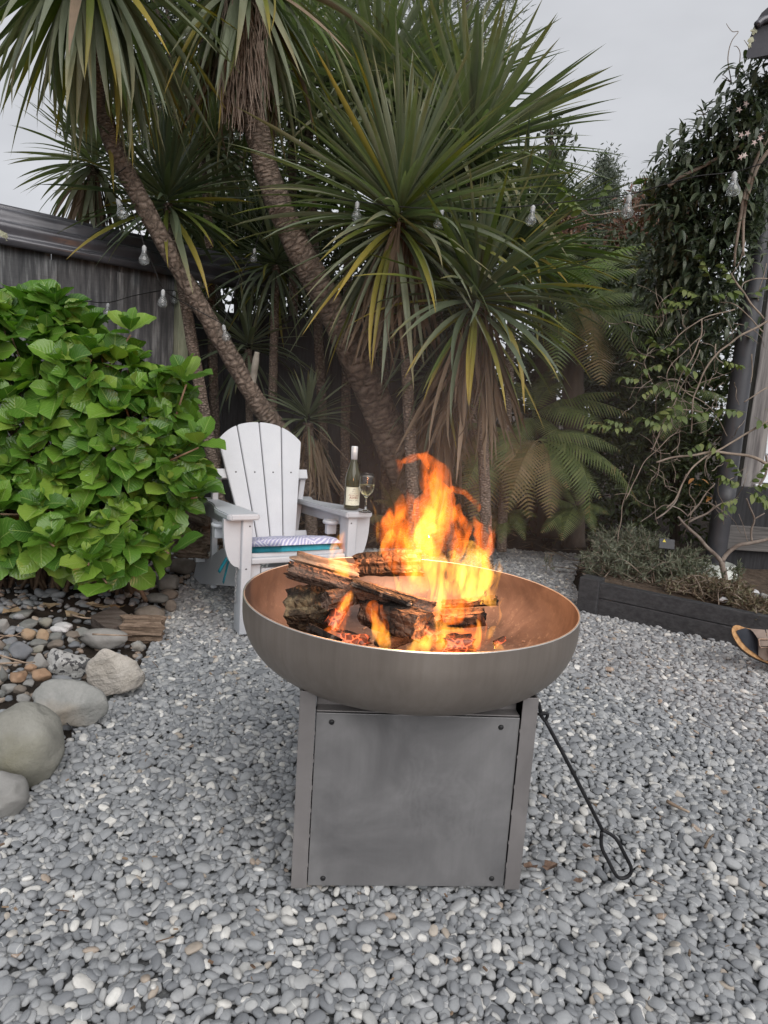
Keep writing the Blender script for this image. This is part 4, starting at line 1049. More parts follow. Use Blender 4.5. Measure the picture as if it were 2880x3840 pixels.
# wood lying in the border
W_drift = woodmat('driftwood', (.13, .095, .07), (.26, .20, .155), sc=(2.5, 30, 30))
W_timber = woodmat('timber_offcut', (.075, .06, .052), (.13, .11, .10), sc=(2, 14, 14))
def gl_log(label, a, b, ra, mat, seed, **kw):
    return log(kw.pop('name', 'driftwood'), label, a, b, ra, ra * kw.pop('taper', .8), mat, seed, cat=kw.pop('cat', 'driftwood'), group='old wood lying in the garden border', **kw)
a, b = G(455, 2362, .03), G(612, 2366, .02); gl_log('weathered grey brown log end at the gravel edge', a, b, .062, W_drift, 31, taper=1.05, facets=9, rag=.02, name='weathered_log', cat='log')
a, b = G(400, 2345, .06), G(462, 2360, .06)
tb = MB(); M3 = Euler((R(12), R(8), R(-38))).to_matrix(); tb.box(P(424, 2342, G(420, 2380).y + .02), (.155, .12, .075), M3, .004)
tag(tb.build('timber_block', W_timber), 'dark sawn timber block lying tilted on the slab rock', 'timber')
Y6 = 3.75
def Q6(x, y, Y=Y6): k = 400 / 1609; return P(560 + x * k, 1750 + y * k, Y)
gl_log('sawn plank end lying on top of the driftwood heap', Q6(480, 640), Q6(900, 800, 3.7), .05, woodmat('plank', (.13, .10, .075), (.22, .175, .135)), 41, facets=4, flat=.9, rag=.006, name='plank', cat='plank')
gl_log('reddish brown driftwood root pointing up beside the shrub', Q6(420, 1180), Q6(720, 900), .035, W_drift, 42, facets=6, rag=.03)
gl_log('broad grey driftwood trunk in the middle of the heap', Q6(480, 1180, 3.7), Q6(1060, 1040, 3.75), .05, W_drift, 43, facets=6, rag=.03, rough=.3)
gl_log('splintered driftwood at the foot of the heap', Q6(440, 1270, 3.65), Q6(860, 1310, 3.6), .04, W_drift, 44, facets=7, rag=.05, rough=.35)
gl_log('gnarled driftwood piece right behind the chair arm', Q6(820, 760, 3.8), Q6(1080, 900, 3.8), .04, W_drift, 45, facets=7, rag=.04, rough=.4)
gl_log('thin driftwood stick across the back of the heap', Q6(700, 860, 3.85), Q6(1090, 960, 3.85), .03, W_drift, 46, facets=6, rag=.03)
# twigs and litter
M_twig = MAT('dry_twig', (.20, .14, .10), (.38, .30, .23), 20, .9, .3, 60)
def twig(label, pts, r, mat=M_twig, name='twig', group='dry twigs on the ground'):
    m = MB(); m.tube([Vector(q) for q in spline(pts, 4)], np.linspace(r, r * .5, (len(pts) - 1) * 4 + 1), 5)
    return tag(m.build(name, mat, None, True), label, 'twig', group)
k5 = 640 / 1659
def g5(x, y, z): return G(x * k5, 2150 + y * k5, z)
twig('long pale twig lying over the slate stones at the left edge', [g5(-30, 880, .10), g5(150, 870, .11), g5(340, 865, .09)], .004)
twig('thin twig crossing above the pale one at the left edge', [g5(-20, 790, .12), g5(110, 830, .12), g5(250, 868, .11)], .004)
twig('bundle of dry stalks at the left edge above the slate oval', [g5(-20, 640, .12), g5(90, 600, .13), g5(210, 620, .12)], .003)
twig('dry stalk curling over the stones at left', [g5(-20, 600, .13), g5(120, 610, .14), g5(230, 560, .13)], .0025)
twig('pale stick beside the dead leaves under the shrub', [g5(690, 400, .06), g5(800, 430, .07), g5(935, 438, .06)], .005)
twig('thin brown stick lying along the slab rock', [g5(900, 592, .14), g5(1100, 600, .15), g5(1280, 606, .13)], .0035)
twig('dark twig poking up from the gravel by the cracked boulder', [g5(730, 1560, .0), g5(690, 1500, .05), g5(650, 1455, .10)], .003, M_hole)
kk = 960 / 1659
def g4(x, y, z=.012): return G(1920 + x * kk, 2880 + y * kk, z)
twig('flat grey splinter of wood on the gravel at right', [g4(1005, 215), g4(1080, 255), g4(1150, 285)], .006)
twig('small orange brown splinter on the gravel at right', [g4(1250, 515), g4(1275, 465), g4(1305, 430)], .004, W_drift)
twig('tiny reddish sliver low on the gravel at right', [g4(1148, 1215), g4(1150, 1190), g4(1150, 1178)], .003, W_drift)
M_dead0 = M_dead = leafmat('dead_leaf', [(0, (.22, .13, .07)), (.5, (.34, .25, .16)), (1, (.45, .36, .25))], None, .9, .1)
def litter(label, c, s, seed):
    r = random.Random(seed); n = 9; vs = [Vector(c)] ; 
    for k in range(n):
        a = 6.283 * k / n; q = s * (r.uniform(.55, 1.05)); vs.append(Vector(c) + Vector((q * math.cos(a) * 1.4, q * math.sin(a), r.uniform(0, .55) * s)))
    return tag(MB().add(vs, [(0, k + 1, (k + 1) % n + 1) for k in range(n)]).build('dead_leaf', M_dead, None, False), label, 'leaf', 'dead leaves on the ground')
M_dead = MAT('brown_wood_scrap', (.09, .055, .04), (.20, .135, .10), 40, .9, .6, 120)
M_pale = M_dead0
litter('curled brown dead leaf on the gravel right of the stand', g4(250, 640, .012), .018, 1)
litter('small dark dead leaf touching the right post of the stand', g4(115, 640, .010), .013, 2)
litter('tiny dead leaf scrap on the gravel below the poker', g4(430, 730, .010), .010, 3)
litter('crumpled dead leaf above the poker loop', g4(490, 510, .010), .010, 4)
M_dead = M_pale
for i, (x, y) in enumerate(((115, 375), (490, 325), (920, 320), (1010, 335), (1140, 345), (720, 415), (1050, 400))):
    litter(('orange', 'pale', 'papery', 'buff', 'ragged', 'brown', 'grey')[i] + ' dead leaf under the shrub, number %d from the left' % (i + 1) if False else
           ['orange dead leaf in shade at far left under the shrub', 'pale dead leaf second from left under the shrub', 'papery dead leaf above the pale stick', 'buff dead leaf right of the papery one', 'ragged dead leaf above the timber block', 'brown dead leaf clump at the left end of the pale stick', 'grey dead leaf just left of the timber block'][i], g5(x, y, .05), .035, 10 + i)

# small rubble and bark between the stones of the border
r_ = np.random.default_rng(77); pts = []; rots = []; scl = []; tn = []; pk_ = []
for i in range(2600):
    y = r_.uniform(1.55, 4.4); x = r_.uniform(-2.3, -.62)
    if inside(GRAVEL, np.array(x), np.array(y)) or abs(x) > .62 * y + .3: continue
    z = -.05 + .02 * nv((x, y, 0), 2.2) + (.07 * max(0, min(1, (-.95 - x) / .5)) if x < -.9 else 0)
    s_ = abs(r_.normal(0, .011)) + .006; pts.append((x, y, z + s_ * .3)); rots.append((r_.uniform(-.5, .5), r_.uniform(-.5, .5), r_.uniform(0, 6.28))); scl.append((s_ * 1.2, s_ * .9, s_ * .6)); tn.append(r_.choice([r_.uniform(0, .5), r_.uniform(.992, 1.0)], p=[.7, .3])); pk_.append(int(r_.integers(0, 10)))
tag(gn_scatter('rubble', None, pts, rots, scl, tn, pk_, PEB), 'small dull stones and grit on the soil between the border rocks', 'rubble', None, 'stuff')
# ------------------------------------------------------------------ shed with iron roof at the left
def shedmat():
    m, t, b = newmat('stained_plywood'); v = coords(t, 'Object', (14, 14, 1.4)); vo = coords(t, 'Object'); vh = coords(t, 'Object', (2, 2, 40))
    n1 = noise(t, v, 2.2, 5, .6); n2 = noise(t, vo, 3, 4); n3 = noise(t, vh, 3, 3)
    col = ramp(t, n1, [(.38, (.07, .07, .075)), (.54, (.15, .15, .155)), (.66, (.34, .34, .345))])
    col = mixc(t, mth(t, 'MULTIPLY', n3, .35), col, (.02, .02, .022)); col = mixc(t, mth(t, 'MULTIPLY', n2, .5), col, (.045, .045, .05))
    t.links.new(col, b.inputs['Base Color']); setb(b, rough=.75, spec=.3); bump(t, b, n3, .2, .003); return m
M_ply = shedmat()
M_iron = MAT('dark_roof_iron', (.06, .06, .072), (.10, .098, .112), 5, .3, .05, 60, spec=.6, metal=.2)
M_greenpost = MAT('mossy_pale_post', (.24, .25, .17), (.40, .40, .29), 8, .85, .4, 60, sc=(3, 3, .6))
M_blackwood = MAT('black_stained_wood', (.010, .010, .012), (.028, .028, .032), 12, .7, .3, 50, sc=(6, 6, .6), spec=.35)
S0, S1 = P(-250, 1000, 3.95), P(662, 1046, 4.95); WD = (Vector((S1.x, S1.y, 0)) - Vector((S0.x, S0.y, 0))); WLn = WD.length; WD.normalize(); WN = Vector((WD.y, -WD.x, 0))
WR = Matrix((WD, -WN, Vector((0, 0, 1)))).transposed()
def SW_(x, y, z): return Vector((S0.x, S0.y, 0)) + WD * x - WN * y + Vector((0, 0, z))
sh = thing('shed', SW_(WLn / 2, .3, 0), 'dark stained plywood shed with iron roof edge behind the hydrangea', 'shed')
x = 0.0; WT = 1.84
for k, w in enumerate((0.62, 0.42, WLn - 1.04 - .012)):
    MB().box(SW_(x + w / 2, 0.009, WT / 2), (w - .006, .018, WT), WR, .002).build('wall_panel', M_ply, sh); x += w
for xx in (0.62, 1.04): 
    MB().box(SW_(xx, -.008, WT / 2 - .03), (.05, .016, WT - .06), WR, .002).build('batten', M_ply, sh)
MB().box(SW_(WLn + .03, -.01, .92), (.075, .09, 1.84), WR, .004).build('corner_post', M_greenpost, sh)
MB().box(SW_(WLn + .02, .55, .92), (.02, .96, 1.84), WR, .002).build('side_wall', M_blackwood, sh)
# roof edge: rounded ribs that run along the wall
pr = []
for k in range(49):
    u = k / 48; pr.append((-.06 + .34 * u ** 1.6, WT - .03 + .29 * u + .0 * u, u))
m = MB(); nn = 30; ring = []
for j in range(2):
    xx = -.3 + j * (WLn + 1.15)
    for k, (y, z, u) in enumerate(pr):
        o = .030 * math.sin(u * 3.0 * 2 * math.pi)
        m.v.append(tuple(SW_(xx, y - o * .8, z + o * .45))); m.uv.append((j, u))
for k in range(48): m.f.append((k, k + 1, 49 + k + 1, 49 + k))
ro = m.build('roof', M_iron, sh, True)
md = ro.modifiers.new('thick', 'SOLIDIFY'); md.thickness = .006
M_lich = MAT('pale_lichen', (.30, .31, .22), (.45, .45, .34), 40, .95, .8, 80)
c = P(48, 868, P(0, 868, 4.0).y); m = MB(); r_ = random.Random(4)
cc = SW_((c - S0).dot(WD), -.085, c.z)
vs = [cc]; 
for k in range(18):
    a = 6.283 * k / 18; q = .032 * r_.uniform(.6, 1.15); vs.append(cc + WD * (q * math.cos(a)) + Vector((0, 0, q * math.sin(a) * .9)) + WN * (-.004))
vs[0] = cc + WN * .004
MB().add(vs, [(0, k + 1, (k + 1) % 18 + 1) for k in range(18)]).build('lichen', M_lich, sh)

# dark board fence behind the chair
fe = thing('board_fence', P(880, 1750, 5.5), 'black vertical board fence behind the white chair', 'fence')
for k in range(15):
    xx = -1.78 + k * .142
    MB().box((xx + .07, 5.62 + .025 * (k % 2), .84), (.16, .022, 1.68 + .02 * nv((k, 0, 0))), Matrix.Identity(3), .003).build('board', M_blackwood, fe)
for z in (.35, 1.45): MB().box((-.72, 5.69, z), (2.1, .04, .09), Matrix.Identity(3), .003).build('rail', M_blackwood, fe)

# ------------------------------------------------------------------ raised bed at the right
M_sleeper = MAT('black_painted_sleeper', (.020, .021, .024), (.045, .046, .05), 10, .6, .35, 40, sc=(1, 6, 6), spec=.4)
bed = thing('raised_bed_edging', G(2500, 2345), 'black timber sleepers edging the raised bed on the right', 'garden edging')
E0, E1 = G(2188, 2287), G(2960, 2462); ED = (E1 - E0); EL = ED.length; ED.normalize(); EN = Vector((-ED.y, ED.x, 0))
ER = Matrix((ED, EN, Vector((0, 0, 1)))).transposed()
def EB(x, y, z): return Vector((E0.x, E0.y, 0)) + ED * x + EN * y + Vector((0, 0, z))
EH = 0.165
MB().box(EB(EL / 2 + .12, .03, .035), (EL + .1, .05, .09), ER, .004).build('sleeper', M_sleeper, bed)
MB().box(EB(EL / 2 + .12, .032, .082 + .042), (EL + .1, .05, .082), ER, .004).build('sleeper', M_sleeper, bed)
MB().box(EB(.02, .03, .085), (.11, .10, .20), ER, .006).build('corner_stub', M_sleeper, bed)
EN2 = Vector((0.35, 1, 0)).normalized()
a = EB(.0, .08, .06); b_ = a + EN2 * 1.3
MB().box((a + b_) / 2, (.05, 1.3, .13), Matrix.Rotation(-math.atan2(.35, 1), 3, 'Z'), .004).build('sleeper', M_sleeper, bed)
M_mulch = MAT('bed_mulch', (.05, .036, .026), (.13, .095, .07), 30, .95, .9, 90, .02, c3=(.24, .19, .15))
m = MB(); n = 24
for j in range(n + 1):
    for i in range(n + 1):
        u, v = i / n, j / n; p = EB(u * (EL + 1.0), .056 + v * 1.9, 0); p = p + (EN2 - EN) * v * .0
        p.z = .125 + .05 * v + .025 * nv(p, 5) + .01 * nv(p, 20); m.v.append(tuple(p)); m.uv.append((u, v))
for j in range(n):
    for i in range(n): a = j * (n + 1) + i; m.f.append((a, a + 1, a + n + 2, a + n + 1))
tag(m.build('garden_bed', M_mulch, None, True), kind='structure')

# ------------------------------------------------------------------ house corner at the right: post, weatherboard, deck, roof end
M_pipe = MAT('charcoal_downpipe', (.035, .036, .042), (.055, .056, .064), 6, .45, .03, 80, spec=.45)
M_oldpost = MAT('weathered_grey_post', (.11, .10, .10), (.27, .25, .24), 5, .85, .5, 40, sc=(8, 8, .5))
M_weather = MAT('white_weatherboard', (.62, .64, .68), (.70, .72, .75), 5, .6, .1, 40)
M_deck = MAT('grey_deck_board', (.055, .052, .052), (.15, .14, .135), 6, .8, .5, 40, sc=(.6, 6, 14))
YP = 4.15
dp = thing('downpipe', P(2690, 2090, YP), 'charcoal round downpipe standing at the right of the garden', 'downpipe')
a, b_ = P(2688, 2110, YP), P(2845, 640, YP); ax = Vector((0, 0, 1))
top = Vector((a.x + .0, a.y, 2.75)); a.z = .16
xm = P(2710, 1900, YP).x; rP = 36 * YP / FPX
MB().lathe([(rP, a.z), (rP, 2.9)], 28, (xm, YP, 0)).build('pipe', M_pipe, dp, True)
MB().lathe([(rP * 1.06, 0.62), (rP * 1.06, .70), (rP * 1.0, .70)], 28, (xm, YP, 0)).build('joint_collar', M_pipe, dp, True)
pb = MB(); pb.lathe([(0, .13), (.115, .13), (.115, .165), (.105, .165), (.10, .215), (.085, .225), (.085, .18), (0, .18)], 28, (xm + .02, YP - .01, 0))
tag(pb.build('drain_base', MAT('white_drain_base', (.50, .52, .49), (.6, .62, .58), 14, .6, .1, 50), None, True), 'white drain surround at the foot of the downpipe', 'drain')
ho = thing('house', Vector((xm + .6, YP + .4, 0)), 'corner of a white weatherboard house with dark roof at the right edge', 'house')
Yh = YP + .35; px0 = P(2792, 1510, Yh).x
MB().box((px0 + .085, Yh, 1.62), (.125, .12, 2.1), None, .006).build('corner_post', M_oldpost, ho)
for k in range(11):
    z = .71 + k * .185
    MB().box((px0 + 1.16, Yh - .025, z + .09), (2.0, .018, .192), Matrix.Rotation(R(-4), 3, 'X'), .003).build('weatherboard', M_weather, ho)
MB().box((px0 + 1.13, Yh - .045, .668), (2.05, .07, .055), None, .004).build('sill_board', M_weather, ho)
MB().box((px0 + .085, Yh - .005, .535), (.14, .14, .05), None, .004).build('post_foot', M_weather, ho)
for k in range(3):
    MB().box((px0 + 1.0, YP + .16 + .01 * k, .245 + k * .0), (2.1, .03, .0 + .12), None, .004) if False else None
MB().box((px0 + 1.0, YP + .16, .36), (2.2, .035, .155), None, .005).build('deck_board', M_deck, ho)
MB().box((px0 + 1.0, YP + .215, .36), (2.2, .03, .64), None, .004).build('dark_skirting', M_blackwood, ho)
# roof end: rounded verge of the dark iron roof
Yr = 3.3; k3 = 400 / 1264
ol = [(1264, 85), (1190, 150), (1130, 245), (1090, 330), (1060, 420), (1035, 470), (1030, 560), (1005, 665), (1025, 695), (1110, 680), (1264, 650), (1500, 640), (1700, 300), (1600, 20), (1400, 10)]
pts = [P(2480 + x * k3, y * k3, Yr) for x, y in ol]
m = MB(); nn = len(pts)
m.add([p for p in pts] + [p + Vector((.40, .62, .30)) for p in pts], [tuple(range(nn)), tuple(range(2 * nn - 1, nn - 1, -1))] + [(i, i + nn, (i + 1) % nn + nn, (i + 1) % nn) for i in range(nn)])
m.build('roof_end', MAT('old_dark_roof', (.030, .031, .038), (.055, .055, .065), 7, .75, .2, 40), ho, False)
q0 = [P(2480 + x * k3, y * k3, Yr - .012) for x, y in ((1130, 300), (1200, 240), (1290, 215), (1420, 190))]
MB().tube([Vector(p) for p in spline(q0, 4)], .016, 8).build('roof_bead', M_iron, ho, True)
r_ = random.Random(9)
for (x, y, s) in ((1100, 370, .018), (1060, 470, .016), (1045, 540, .012)):
    c = P(2480 + x * k3, y * k3, Yr - .004); vs = [c - Vector((0, .004, 0))]
    for k in range(12): a = 6.283 * k / 12; q = s * r_.uniform(.5, 1.1); vs.append(c + Vector((q * math.cos(a), 0, q * math.sin(a))))
    MB().add(vs, [(0, k + 1, (k + 1) % 12 + 1) for k in range(12)]).build('lichen', M_lich, ho)

# solar garden lamp half hidden in the rosemary
sg = thing('solar_light', P(2500, 2090, 4.0), 'small black solar light box with yellow sticker among the grey shrub', 'solar light')
c = P(2500, 2040, 3.95)
MB().box(c, (.085, .012, .06), Euler((R(-25), 0, R(-12))).to_matrix(), .003).build('panel', MAT('black_plastic', (.02, .021, .026), (.035, .036, .042), 8, .4, 0), sg)
MB().tube([c - Vector((0, 0, .03)), c - Vector((0, 0, .28))], .006, 6).build('stake', M_black, sg)
m = MB(); Q = Euler((R(-25), 0, R(-12))).to_matrix(); m.add([c + Q @ Vector(v) for v in ((-.024, -.0075, .008), (-.006, -.0075, .008), (-.015, -.0075, .026))], [(0, 1, 2)])
m.build('sticker', MAT('yellow_sticker', (.55, .45, .05), (.6, .5, .08), 9, .6, 0), sg)

# ------------------------------------------------------------------ sandal at the right edge
M_cork = MAT('cork', (.30, .165, .075), (.45, .27, .13), 60, .9, .5, 150, .002, lo=.4, hi=.6)
M_foot = MAT('dark_footbed', (.012, .015, .022), (.028, .032, .042), 12, .8, .2, 120, .001)
M_strap = MAT('taupe_leather', (.15, .115, .095), (.22, .17, .145), 14, .6, .2, 80, .001)
M_rub = MAT('grey_rubber', (.05, .048, .05), (.08, .078, .08), 20, .8, .2, 80)
sd = thing('sandal', P(2830, 2440, 2.95), 'cork soled sandal with taupe buckled strap at the right edge', 'sandal')
# sole plane: toe up and towards the fire, turned so that the footbed faces the camera
tw, tr = P(2748, 2372, 2.93), P(2830, 2478, 2.90)       # toe tip, lower edge of the sole
def SP(px, py, dz=0.0):
    Y = 2.93 - (py - 2345) / 135 * .05 + (px - 2745) / 200 * .02
    return P(px, py, Y + dz)
kz = 200 / 1659
def z1(x, y, d=0.0): return SP(2680 + x * kz, 2300 + y * kz, d)
outl = [(945, 445), (760, 375), (660, 365), (575, 400), (535, 480), (535, 580), (570, 690), (640, 830), (740, 980), (860, 1110), (1000, 1220), (1140, 1310), (1290, 1390), (1450, 1460), (1700, 1560), (2100, 1700), (2500, 1780), (2700, 1600), (2700, 1200), (2500, 900), (2100, 750), (1700, 640), (1300, 520)]
inn = [(960, 455), (820, 490), (720, 520), (670, 550), (690, 620), (760, 730), (840, 870), (960, 1010), (1090, 1130), (1240, 1240), (1340, 1310), (1480, 1400), (1700, 1500), (2100, 1630), (2450, 1690), (2620, 1560), (2620, 1230), (2450, 950), (2080, 800), (1690, 690), (1280, 560)]
m = MB(); nn = len(outl); back = [z1(x - 10, y + 25, .028) for x, y in outl]; front = [z1(x, y, 0) for x, y in outl]
m.add(front + back, [tuple(range(nn)), tuple(range(2 * nn - 1, nn - 1, -1))] + [(i, i + nn, (i + 1) % nn + nn, (i + 1) % nn) for i in range(nn)]); m.build('cork_sole', M_cork, sd)
m = MB(); b2 = [z1(x - 45, y + 45, .045) for x, y in outl]; b1 = [z1(x - 12, y + 26, .029) for x, y in outl]
m.add(b1 + b2, [tuple(range(nn)), tuple(range(2 * nn - 1, nn - 1, -1))] + [(i, i + nn, (i + 1) % nn + nn, (i + 1) % nn) for i in range(nn)]); m.build('rubber_outsole', M_rub, sd)
m = MB(); nn2 = len(inn); m.add([z1(x, y, -.004) for x, y in inn] + [z1(x, y, .004) for x, y in inn], [tuple(range(nn2)), tuple(range(2 * nn2 - 1, nn2 - 1, -1))] + [(i, i + nn2, (i + 1) % nn2 + nn2, (i + 1) % nn2) for i in range(nn2)]); m.build('footbed', M_foot, sd)
def strap(pts, nm, mat, th=.005):
    m = MB(); n3 = len(pts); m.add([z1(*p) for p in pts] + [z1(p[0], p[1], p[2] + th) for p in pts], [tuple(range(n3)), tuple(range(2 * n3 - 1, n3 - 1, -1))] + [(i, i + n3, (i + 1) % n3 + n3, (i + 1) % n3) for i in range(n3)]); return m.build(nm, mat, sd)
strap([(1080, 470, -.012), (1560, 510, -.03), (1640, 790, -.045), (1700, 1460, -.02), (1560, 1470, -.01), (1360, 1320, -.010), (1370, 1100, -.03), (1340, 780, -.035), (1200, 580, -.025)], 'strap', M_strap)
strap([(1600, 500, -.035), (2100, 560, -.045), (2300, 1650, -.02), (1900, 1580, -.02), (1700, 1300, -.04)], 'rear_strap', M_strap)
bk = [(1370, 800), (1390, 1000), (1440, 1070), (1720, 1075), (1720, 805), (1370, 800)]
m = MB(); m.tube([z1(x, y, -.05) for x, y in bk], .0028, 6, False); m.build('buckle', MAT('bronze_buckle', (.30, .20, .15), (.40, .28, .22), 30, .35, 0, metal=.7), sd, True)
strap([(1380, 850, -.045), (1720, 850, -.045), (1720, 1020, -.045), (1420, 1020, -.045)], 'buckle_strap', M_strap)
# ------------------------------------------------------------------ cabbage trees
UP = Vector((0, 0, 1))
G1, G2, G3 = (.09, .118, .075), (.135, .165, .105), (.19, .215, .14)
L_green = leafmat('cabbage_leaf', [(0, G1), (.5, G2), (1, G3)], (.84, (.22, .20, .09)), .38, .22, spec=.5)
L_pale = leafmat('pale_cabbage_leaf', [(0, (.17, .195, .135)), (.5, (.23, .25, .17)), (1, (.30, .31, .215))], (.80, (.27, .24, .13)), .42, .25, spec=.45)
L_yel = leafmat('yellowing_cabbage_leaf', [(0, (.10, .15, .04)), (.5, (.17, .20, .045)), (1, (.28, .24, .05))], (.55, (.40, .29, .06)), .4, .28, spec=.4)
L_dead = leafmat('dead_cabbage_leaf', [(0, (.10, .065, .045)), (.5, (.17, .12, .085)), (1, (.26, .19, .14))], None, .8, .1, spec=.2)
def strap_leaf(k, seed, w=.058, seg=9):
    """sword leaf along +x, length 1, bending down by k radians, folded along the midrib"""
    r = random.Random(seed); m = MB(); a = 0.0; p = Vector((0, 0, 0)); tw = r.uniform(-.35, .35); ks = r.uniform(.25, .6)
    for i in range(seg + 1):
        t = i / seg
        ww = w * .5 * (0.42 + 0.58 * math.sin(min(1, t / .45) * math.pi / 2)) * (1.0 if t < .45 else max(0.0, 1 - ((t - .45) / .55) ** 1.7))
        ang = -k * (t ** 1.6 if k < 1.2 else min(1.0, t / .75) ** 1.2)
        side = Vector((0, math.cos(tw * t), math.sin(tw * t))); nz = Vector((-math.sin(ang), 0, math.cos(ang)))
        m.v += [tuple(p + side * ww + nz * ww * .38), tuple(p), tuple(p - side * ww + nz * ww * .38)]
        m.uv += [(t, 1), (t, .5), (t, 0)]
        p = p + Vector((math.cos(ang), .0, math.sin(ang))) / seg
    for i in range(seg):
        a_ = i * 3; m.f += [(a_, a_ + 3, a_ + 4, a_ + 1), (a_ + 1, a_ + 4, a_ + 5, a_ + 2)]
    return m
KS = (0.05, .25, .5, .8, 1.2, 1.7)
STRAP = {}
for mn, mt in (('g', L_green), ('p', L_pale), ('y', L_yel), ('d', L_dead)):
    for ki, k in enumerate(KS):
        STRAP[mn, ki] = [strap_leaf(k, 10 * ki + s).mesh('leaf', mt, True) for s in range(2)]
def rosette(parent, c, L, n, seed, axis=(0, 0, 1), mat='g', p0=4, p1=125, droop=1.0, wid=1.0, yel=0.0, hang=0.0, dead=0.0, power=.75):
    r = random.Random(seed); ax = Vector(axis).normalized(); e1 = ax.orthogonal().normalized(); e2 = ax.cross(e1)
    for i in range(n):
        u = (i + .5) / n; pol = R(p0 + (p1 - p0) * u ** power + r.uniform(-7, 7)); ph = i * 2.39996 + r.uniform(-.25, .25)
        d = ax * math.cos(pol) + (e1 * math.cos(ph) + e2 * math.sin(ph)) * math.sin(pol)
        isH = u > 1 - hang
        if isH: d = (Vector((d.x, d.y, 0)).normalized() * r.uniform(.25, .8) + Vector((0, 0, r.uniform(-1.0, -.15)))).normalized()
        h = math.hypot(d.x, d.y); kk = droop * (.10 + 1.0 * u * u) * (0.3 + h) + r.uniform(-.1, .15)
        if isH: kk = r.uniform(.15, .75)
        ki = min(range(len(KS)), key=lambda q: abs(KS[q] - kk))
        mk = mat
        if r.random() < yel * (u ** 1.5) * 2: mk = 'y'
        if u > .75 and r.random() < dead: mk = 'd'
        ln = L * r.uniform(.78, 1.06) * (.72 + .28 * min(1, u * 3))
        F = frame(d, UP if h > .12 else Vector((d.x + .01, d.y + r.uniform(-.1, .1), .2)))
        F = F @ Matrix.Rotation(r.uniform(-.5, .5), 3, 'X')
        base = Vector(c) + ax * (.07 * L * (1 - u) - .10 * L * u) + d * .02
        place('leaf', STRAP[mk, ki][r.randint(0, 1)], TRS(base, F, ln, ln * wid * r.uniform(.85, 1.15), ln), parent)
def dead_skirt(parent, c, n, L, spread, seed, mat=None, name='dead_leaves'):
    """brown leaves hanging straight down round the trunk"""
    r = random.Random(seed); m = MB()
    for i in range(n):
        s = strap_leaf(r.choice((.2, .5, .9)), r.randint(0, 99), .04, 6); a = r.uniform(0, 6.283); d = Vector((math.cos(a) * r.uniform(.05, .55), math.sin(a) * r.uniform(.05, .55), -1)).normalized()
        F = frame(d, Vector((math.cos(a), math.sin(a), .1))) @ Matrix.Rotation(r.uniform(-2, 2), 3, 'X'); l = L * r.uniform(.6, 1.1)
        o = Vector(c) + Vector((math.cos(a) * spread * r.uniform(.2, 1), math.sin(a) * spread * r.uniform(.2, 1), r.uniform(-.25, .05) * L))
        T_ = TRS(o, F, l); m.add([T_ @ Vector(v) for v in s.v], s.f, s.uv)
    return tag(m.build(name, mat or L_dead, parent, True, False), kind='stuff')
def barkmat(name, c1, c2, rings=60):
    m, t, b = newmat(name); v = coords(t, 'Object'); uv = N(t, 'ShaderNodeUVMap'); mp_ = N(t, 'ShaderNodeMapping'); t.links.new(uv.outputs[0], mp_.inputs[0]); mp_.inputs['Scale'].default_value = (rings * 2.2, 7, 1)
    vo = N(t, 'ShaderNodeTexVoronoi', feature='DISTANCE_TO_EDGE'); vo.inputs['Scale'].default_value = 1.0; t.links.new(mp_.outputs[0], vo.inputs['Vector'])
    n1 = noise(t, v, 40, 6, .7); n2 = noise(t, v, 7, 4)
    col = ramp(t, mth(t, 'ADD', mth(t, 'MULTIPLY', n1, .7), mth(t, 'MULTIPLY', vo.outputs[0], .8)), [(.3, tuple(k * .35 for k in c1)), (.5, c1), (.85, c2)])
    col = mixc(t, mth(t, 'MULTIPLY', n2, .4), col, (.05, .045, .035))
    t.links.new(col, b.inputs['Base Color']); setb(b, rough=.9, spec=.2)
    bump(t, b, mth(t, 'ADD', n1, mth(t, 'MULTIPLY', vo.outputs[0], 1.5)), .9, .02); return m
B_cab = barkmat('cabbage_bark', (.25, .19, .155), (.46, .37, .31))
B_dark = MAT('dark_bark', (.04, .03, .025), (.10, .08, .065), 8, .9, .7, 40, .01, sc=(1, 1, .3))
def trunk(parent, path, mat=None, name='trunk', seg=18, jit=.07):
    sp = spline(path, 6); pts = []; rad = []
    for i, q in enumerate(sp):
        pts.append(P(q[0], q[1], q[2])); rad.append(q[3] * q[2] / FPX * (1 + jit * nv((i * .6, q[0] * .01, 0), 1)))
    m = MB().tube(pts, rad, seg)
    for j, v in enumerate(m.v):
        p = Vector(v); i = j // seg
        m.v[j] = tuple(p + (p - pts[i]) * (.10 * nv(p, 9) + .08 * nv(p, 30)))
    return m.build(name, mat or B_cab, parent, True)
CG = 'cabbage trees behind the fire'
def ctree(label, base):
    t = thing('cabbage_tree', base, label, 'cabbage tree', CG); return t
def to_ground(px, py, Y, x2=None, w=20):
    """trunk path from a crown straight down to the soil"""
    c = P(px, py, Y); g = [(px, py + 20, Y, w)]; k = 1
    z = c.z
    n = 5; x2 = px if x2 is None else x2
    for k in range(1, n + 1):
        f = k / n; t = Vector((0, Y, 0)); yy = py + (1504 + (2600 * 1.05 / Y) - py) * f
        g.append((px + (x2 - px) * f, yy, Y, w * (1 + .25 * f)))
    return g
